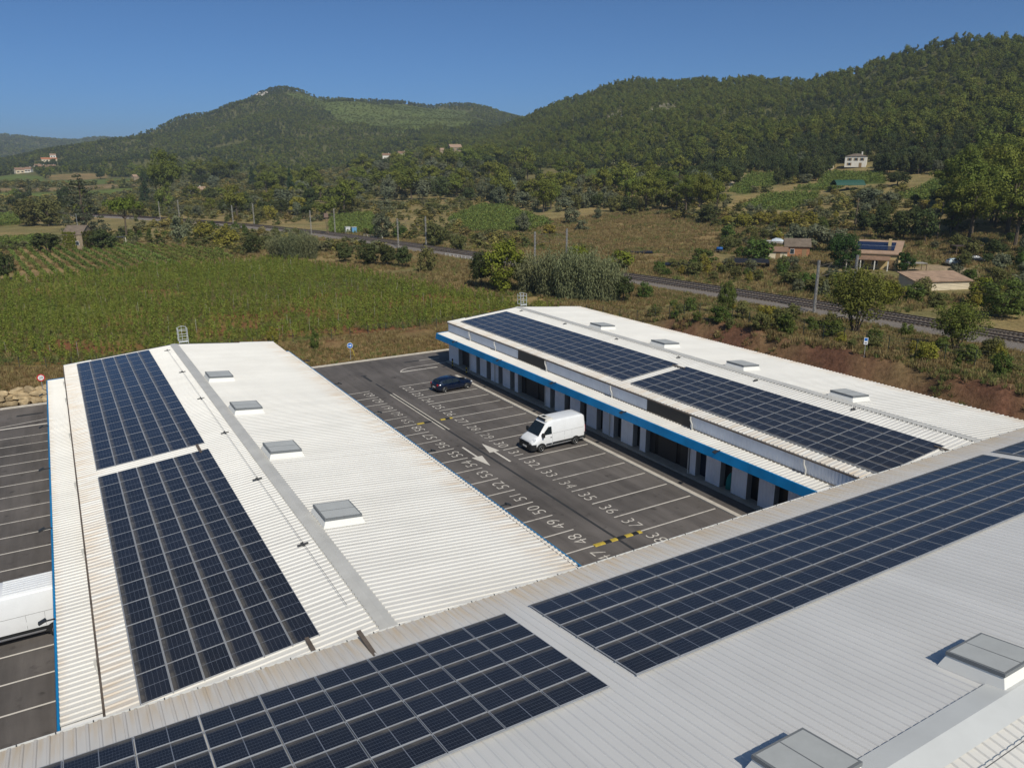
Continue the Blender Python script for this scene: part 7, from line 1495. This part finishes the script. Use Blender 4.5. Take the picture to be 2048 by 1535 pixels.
def house(name, label, x, y, rz, w, d, h, rise, wall, roof, hip=False, windows=(), chimney=True, cat='house', z=None, mono=False, over=.35, parts=None):
    """w along local x, d along local y; front is local -y"""
    e = empty(name, (x, y, _gz(x, y) - .15 if z is None else z), rz); tag(e, label, cat); a, b = w / 2, d / 2
    if mono:
        MB().prism([(-b, 0), (b, 0), (b, h + rise), (-b, h)], -a, a, axis='x').build('wall', wall, e)
        k = rise / d; rf = MB().prism([(-b - over, h - k * over + .02), (b + over, h + rise + k * over + .02), (b + over, h + rise + k * over + .2), (-b - over, h - k * over + .2)], -a - over, a + over, axis='x').build('roof', roof, e)
    else:
        MB().prism([(-b, 0), (b, 0), (b, h), (0, h + (0 if hip else rise)), (-b, h)] if not hip else [(-b, 0), (b, 0), (b, h), (-b, h)], -a, a, axis='x').build('wall', wall, e)
        rb_ = MB(); o = over
        if hip:
            i = b * .95; q = [(-a - o, -b - o, h), (a + o, -b - o, h), (a + o, b + o, h), (-a - o, b + o, h)]; t0, t1 = (-a + i, 0, h + rise), (a - i, 0, h + rise)
            rb_.poly([q[0], q[1], t1, t0]).poly([q[2], q[3], t0, t1]).poly([q[1], q[2], t1]).poly([q[3], q[0], t0]).poly(q[::-1])
        else:
            k = rise / b
            for s in (-1, 1): rb_.prism([(0, h + rise + .03), (s * (b + o), h - k * o + .03), (s * (b + o), h - k * o + .2), (0, h + rise + .21)], -a - o, a + o, axis='x')
        rf = rb_.build('roof', roof, e)
    if chimney: MB().box(a * .45, a * .45 + .6, .2, .8, h + rise * .3, h + rise + .9).build('chimney', wall, rf)
    for (fx, fz, fw, fh, kind) in windows:
        f = MB().box(fx - fw / 2 - .06, fx + fw / 2 + .06, -b - .05, -b - .01, fz - .06, fz + fh + .06).build('window' if kind != 'd' else 'door', SHUT if kind == 'd' else WHITE, e)
        if kind != 'd': MB().box(fx - fw / 2, fx + fw / 2, -b - .07, -b - .045, fz, fz + fh).build('pane', PANE, f)
        if kind == 's':
            for s in (-1, 1): MB().box(fx + s * fw * .78 - fw * .24, fx + s * fw * .78 + fw * .24, -b - .08, -b - .012, fz, fz + fh).build('shutter', SHUT, f)
    return e
# farm on the right
fh_ = house('farmhouse', 'ochre farmhouse with solar panels on its tiled roof beyond the tracks', 157.5, 107.5, R(-60), 9.5, 8.0, 3.3, 2.0, OCHRE, TILEP, windows=[(-2.6, .9, 1.1, 1.2, 'w'), (.2, .9, 1.1, 1.2, 'w'), (3.4, 0, 1.0, 2.1, 'd')], mono=True)
k = 2.0 / 8.0; th = math.atan(k)
sp = MB().prism([(-2.4, 3.3 + k * 1.85 + .24), (2.6, 3.3 + k * 6.85 + .24), (2.6, 3.3 + k * 6.85 + .30), (-2.4, 3.3 + k * 1.85 + .30)], -4.2, 3.6, axis='x').build('solar_panels', mat('roof_pv', (.012, .018, .045), .2, spec=.5), fh_)
MB().prism([(.05, 3.3 + k * 4.3 + .306), (.15, 3.3 + k * 4.4 + .306), (.15, 3.3 + k * 4.4 + .312), (.05, 3.3 + k * 4.3 + .312)], -4.2, 3.6, axis='x').build('panel_seam', FRAME, sp)
MB().prism([(-7.0, 2.2), (-4.2, 2.75), (-4.2, 2.9), (-7.0, 2.35)], -5.4, 3.2, axis='x').build('porch_roof', TILE, fh_)
for x_ in (-5.2, -2.4, .4, 3.0): MB().box(x_ - .1, x_ + .1, -6.9, -6.7, 0, 2.25).build('porch_post', WHITER, fh_)
house('stone_house', 'small stone house with orange gable and old tiled roof', 158.5, 130.0, R(-46), 5.6, 5.4, 2.7, 1.5, BRICK, TILED, windows=[(-1.2, .9, .9, 1.1, 'w'), (1.6, 0, .9, 2, 'd')], chimney=False)
house('lean_to', 'pale lean-to with a rusty roof beside the small stone house', 151.8, 130.0, R(-46), 4.2, 4.0, 2.0, .6, CREAM, TILE, chimney=False, mono=True, cat='lean-to', windows=[(0, 0, .9, 1.8, 'd')])
house('low_shed', 'long low shed with tiled roof and blank beige wall', 138.5, 82.3, R(-24), 10.5, 5.2, 1.9, .9, CREAM, TILEP, chimney=False, cat='shed', mono=True, windows=[(-3.8, .5, 2.2, 1.5, 'w')])
def shelter(name, label, x, y, rz, w, d, h, roof, post, cat, arch=0.0, thick=.08):
    e = empty(name, (x, y, _gz(x, y)), rz); tag(e, label, cat)
    for sx in (-1, 1):
        for sy in (-1, 1): MB().box(sx * w * .47 - .06, sx * w * .47 + .06, sy * d * .46 - .06, sy * d * .46 + .06, -.2, h).build('post', post, e)
    n = 8; pr = [(-d / 2 + d * i / n, h + arch * (1 - (2 * i / n - 1) ** 2)) for i in range(n + 1)]; MB().prism([(a, b) for a, b in pr] + [(a, b + thick) for a, b in reversed(pr)], -w / 2, w / 2, axis='x').build('roof', roof, e); return e
shelter('open_shelter', 'small flat-roofed shelter beside the farm drive', 157.6, 98.2, R(-35), 4.0, 2.6, 1.7, mat('grey_sheet_roof', (.30, .28, .25), .7), WOOD, 'shelter')
shelter('green_shelter', 'arched dark green shelter roof among the hillside vineyards', 288.0, 213.5, R(-30), 12, 7, 2.0, mat('green_canvas', (.02, .07, .05), .6), WOOD, 'shelter', 2.0)
shelter('field_hut_roof', 'small dark shelter beside the ivy-covered ruin', 16.2, 262.0, R(5), 6, 3.5, 2.4, DGREY, WHITER, 'shelter')
shelter('pen', 'dark wooden animal pen in the farm meadow', 185.0, 103.0, R(-30), 7, 3, 2.0, mat('old_planks', (.07, .05, .04), .9), WOOD, 'pen')
TARP = mat('black_tarpaulin', (.014, .015, .019), .55)
for (x_, y_, w_, d_, h_, rz_, lb) in ((133.5, 122.0, 8, 5, 2.1, -40, 'black tarpaulin roof beside the green bush beyond the tracks'), (123.0, 132.5, 9, 5, .9, -30, 'low black tarpaulin left of the taller one'), (131.5, 158.0, 7, 4.5, .5, -30, 'small dark tarpaulin lying in the dry meadow')):
    e = empty('tarpaulin', (x_, y_, _gz(x_, y_)), R(rz_)); tag(e, lb, 'tarpaulin'); q = np.random.default_rng(int(x_)); g = [[(-w_ / 2 + w_ * i / 6, -d_ / 2 + d_ * j / 4, h_ * (1 - .35 * abs(j / 2 - 1)) + q.uniform(-.1, .1)) for j in range(5)] for i in range(7)]; b = MB()
    for i in range(6):
        for j in range(4): b.poly([g[i][j], g[i + 1][j], g[i + 1][j + 1], g[i][j + 1]])
    for j in range(4): b.poly([g[0][j], g[0][j + 1], (g[0][j + 1][0], g[0][j + 1][1], 0), (g[0][j][0], g[0][j][1], 0)]); b.poly([g[6][j + 1], g[6][j], (g[6][j][0], g[6][j][1], 0), (g[6][j + 1][0], g[6][j + 1][1], 0)])
    b.build('sheet', TARP, e)
    for sx in (-.45, .45): MB().box(sx * w_ - .05, sx * w_ + .05, -d_ * .3, -d_ * .3 + .1, 0, h_ * .8).build('prop', WOOD, e)
# boat hull on the grass
e = empty('boat', (171.0, 147.0, _gz(171, 147) + .35), R(-50)); tag(e, 'white boat laid up on the dry grass above the stone house', 'boat')
MB().loft([[(x_, -w_, .9), (x_, -w_ * .7, .25), (x_, 0, 0 + .12 * k_), (x_, w_ * .7, .25), (x_, w_, .9)] for k_, (x_, w_) in enumerate(((-2.8, .95), (-1.2, 1.1), (.8, 1.05), (2.2, .65), (3.0, .08)))]).build('hull', WHITE, e); MB().loft([[(x_, -w_, .9), (x_, -w_ * .8, t_), (x_, w_ * .8, t_), (x_, w_, .9)] for x_, w_, t_ in ((-1.4, .8, 1.2), (-.4, .85, 1.65), (.9, .7, 1.5), (1.8, .4, 1.0))]).build('cabin', mat('boat_cabin', (.5, .56, .62), .4), e)
for sx in (-1.6, 1.2): MB().box(sx - .1, sx + .1, -.8, .8, -.5, .18).build('trestle', WOOD, e)
# small blue tank trailer
e = empty('tank_trailer', (148.0, 145.5, _gz(148, 145.5)), R(-40)); tag(e, 'small blue tank on wheels in the meadow beyond the tracks', 'trailer'); MB().lathe((-1.1, 0, 1.05), (1, 0, 0), [(.3, .2), (.4, .42), (1.8, .42), (1.9, .2)], 14).build('tank', mat('tank_blue', (.015, .085, .26), .5), e, True); MB().box(-1.3, 1.6, -.5, .5, .42, .52).build('frame', DGREY, e)
for s in (-1, 1): wheel(e, 0, s * .65, .38, s)
# cars at the farm
car((172.0, 95.6, _gz(172, 95.6)), R(150), 'silver hatchback parked on the farm drive', mat('car_paint_silver', (.42, .50, .52), .3, coat=.5)); car((178.5, 94.8, _gz(178.5, 94.8)), R(140), 'dark car half hidden behind the silver hatchback', mat('car_paint_dark', (.02, .024, .03), .25, coat=.5))
# hillside and far houses
house('hillside_house', 'white two-storey house with tiled roof on the wooded hillside', 362.0, 265.0, R(-58), 10, 8, 5.3, 1.4, WHITER, TILED, hip=True, windows=[(-2.8, 3.2, 1, 1.3, 's'), (0.2, 3.2, 1, 1.3, 's'), (3.0, 3.2, 1, 1.3, 's'), (-2.8, .9, 1, 1.3, 's'), (2.4, 0, 1.2, 2.1, 'd')])
house('hillside_annexe', 'low annexe left of the white hillside house', 355.5, 277.0, R(-58), 6, 5, 2.5, 1.0, CREAM, TILED, chimney=False, windows=[(0, .8, 1, 1.1, 'w')])
house('far_farmhouse', 'stone farmhouse with a tall gable in the far middle of the valley', 379.0, 760.0, R(-15), 12, 14, 6.5, 3.0, STONE, TILEP, windows=[(-3, 3.8, 1.2, 1.5, 's'), (1, 3.8, 1.2, 1.5, 's'), (-3, .8, 1.2, 1.5, 's'), (3, 0, 1.5, 2.4, 'd')])
house('far_barn', 'low barn left of the far stone farmhouse', 362.0, 768.0, R(-15), 14, 8, 4.0, 1.8, STONE, TILEP, chimney=False, windows=[(-4, 1.2, 1.2, 1.2, 'w'), (2, 0, 2.5, 2.8, 'd')])
house('far_cottage', 'pale cottage left of the far barn', 352.0, 838.0, R(-10), 10, 8, 4.5, 2.0, CREAM, TILE, windows=[(-2.5, 1.2, 1.1, 1.4, 's'), (1.5, 1.2, 1.1, 1.4, 's')])
house('far_cottage', 'white cottage at the left end of the far hamlet', 338.0, 850.0, R(-20), 9, 8, 5.0, 2.0, WHITER, TILE, windows=[(-2.2, 1.2, 1.1, 1.4, 's'), (1.5, 1.2, 1.1, 1.4, 's')])
house('villa', 'wide villa with orange roof on the wooded rise at the far left', 14.0, 1425.0, R(4), 21, 10, 3.8, 2.4, CREAM, mat('bright_tiles', (.38, .15, .07), .9, vary=(.4, .2)), windows=[(-7, 1, 1.6, 1.6, 'w'), (-2.5, 1, 1.6, 1.6, 'w'), (2.5, 1, 1.6, 1.6, 'w'), (7, 1, 1.6, 1.6, 'w')])
house('villa_tower', 'white upper block behind the orange-roofed villa', 20.0, 1440.0, R(4), 8, 8, 8.0, 2.0, WHITER, TILEP, windows=[(-2, 5, 1.6, 1.6, 'w'), (1.5, 5, 1.6, 1.6, 'w')], chimney=False)
for (x_, y_, w_, d_, h_, rz_, wl, lb) in ((-22, 1150, 10, 8, 4.6, 15, CREAM, 'cream house at the far left edge below the villa'), (-12, 1142, 7, 7, 4, -20, WHITER, 'small white house right of the cream one'), (2, 1240, 11, 8, 4.6, 8, WHITER, 'white house among trees below the villa'), (14, 1225, 9, 7, 3.6, 0, CREAM, 'cream house right of the white one among trees'), (-2, 1262, 8, 7, 4.4, 20, CREAM, 'house half hidden behind the white one among trees')):
    house('village_house', lb, x_, y_, R(rz_), w_, d_, h_, 2.4, wl, TILE, windows=[(-w_ * .25, 1.4, 1.4, 1.6, 's'), (w_ * .2, 1.4, 1.4, 1.6, 's')])
house('valley_house', 'low house with a pale tiled roof in the trees left of the railway bend', 104.0, 668.0, R(10), 14, 8, 3.2, 2.0, WHITER, TILEP, windows=[(-3, 1, 1.3, 1.4, 's'), (3, 1, 1.3, 1.4, 's')])
house('stone_hut', 'tiny stone hut in the fields of the left plain', 84.0, 905.0, R(20), 7, 6, 4, 2, STONE, TILEP, chimney=False, windows=[(0, 0, 1.2, 2.2, 'd')])
# ruin overgrown with ivy
rx, ry = 6.8, 254.0
e = house('ruined_house', 'ivy-covered ruined stone house beside the vine rows', rx, ry, R(-25), 5.2, 8.5, 4.6, 2.2, STONE, TILED, chimney=False, windows=[(1.2, 1.8, .8, 1.0, 'w')], over=.15)
q = np.random.default_rng(44); n = 1500; f = q.random(n); P_ = np.stack([np.where(f < .45, q.uniform(-2.6, .9, n), 2.65), np.where(f < .45, -4.32, q.uniform(-4.2, 4.2, n)), q.uniform(0, 5.4, n)], 1); P_ += q.normal(0, .1, P_.shape); nn = np.where((f < .45)[:, None], [[0, -1, .2]], [[1, 0, .2]]) + q.normal(0, .4, (n, 3)); nn /= np.linalg.norm(nn, axis=1, keepdims=True)
put('ivy', card_mesh('ivy', P_, nn, .22, leaf_mat('leaves_ivy', (.13, .14, .03), .1), q), e)
MB().tube((-1.2, 3, 6), (-1.2, 3, 10), .06, n=6).build('aerial', STEELG, e)
# wooden and concrete poles on the right
for (u_, (x_, y_, h_, lean), lb) in enumerate((((212.0, 152.0, 9.0, .0), 'brown wooden pole beside the dark oak above the farm'), ((189.5, 104.0, 9.5, -.6), 'leaning wooden pole before the dark oaks')) ) if False else []: pass
for x_, y_, h_, lean, lb in ((206.5, 149.0, 9.5, .2, 'brown wooden pole beside the dark oak above the farm'), (203.0, 121.5, 10.0, .8, 'leaning wooden pole before the row of dark oaks')):
    e = empty('utility_pole', (x_, y_, _gz(x_, y_) - .2)); tag(e, lb, 'pole'); MB().tube((0, 0, 0), (lean * .6, -lean * .4, h_), .15, .10, 8).build('post', WOOD, e); MB().box(lean * .6 - .5, lean * .6 + .5, -lean * .4 - .05, -lean * .4 + .05, h_ - .5, h_ - .4).build('crossarm', WOOD, e)
# pale outcrop on the summit of the pointed hill
e = empty('summit_rocks', (0, 0, 0)); tag(e, 'pale rock outcrop on the summit of the pointed hill', 'rocks')
RK = mat('limestone', (.42, .38, .33), .95, vary=(.15, .3)); BR = [boulder(k + 20) for k in range(3)]
for me in BR: me.materials.clear(); me.materials.append(RK)
q = random.Random(8)
for k in range(22):
    az_ = float(_pix_az(532 + q.uniform(0, 26))); r_ = 1868 - q.uniform(0, 45) * 1.0; x_, y_ = math.sin(az_) * r_, math.cos(az_) * r_; put('rock', q.choice(BR), e, (x_, y_, _gz(x_, y_) + 1.5), q.uniform(0, 3), (q.uniform(6, 12), q.uniform(6, 12), q.uniform(6, 11)))

# ------------------------------------------------------------------ haze in the valley air
hz = bpy.data.materials.new('valley_haze'); hz.use_nodes = True; nt = hz.node_tree; nt.nodes.remove(nt.nodes['Principled BSDF'])
vol = nt.nodes.new('ShaderNodeVolumePrincipled'); vol.inputs['Color'].default_value = (.66, .80, .98, 1); vol.inputs['Density'].default_value = 0.00011; vol.inputs['Anisotropy'].default_value = 0.0
nt.links.new(vol.outputs[0], nt.nodes['Material Output'].inputs['Volume'])
hb = MB().box(-5600, 5600, -5600, 5600, -8.0, 206.0).build('haze', hz); tag(hb, 'thin bluish haze filling the valley air', 'haze', kind='stuff')
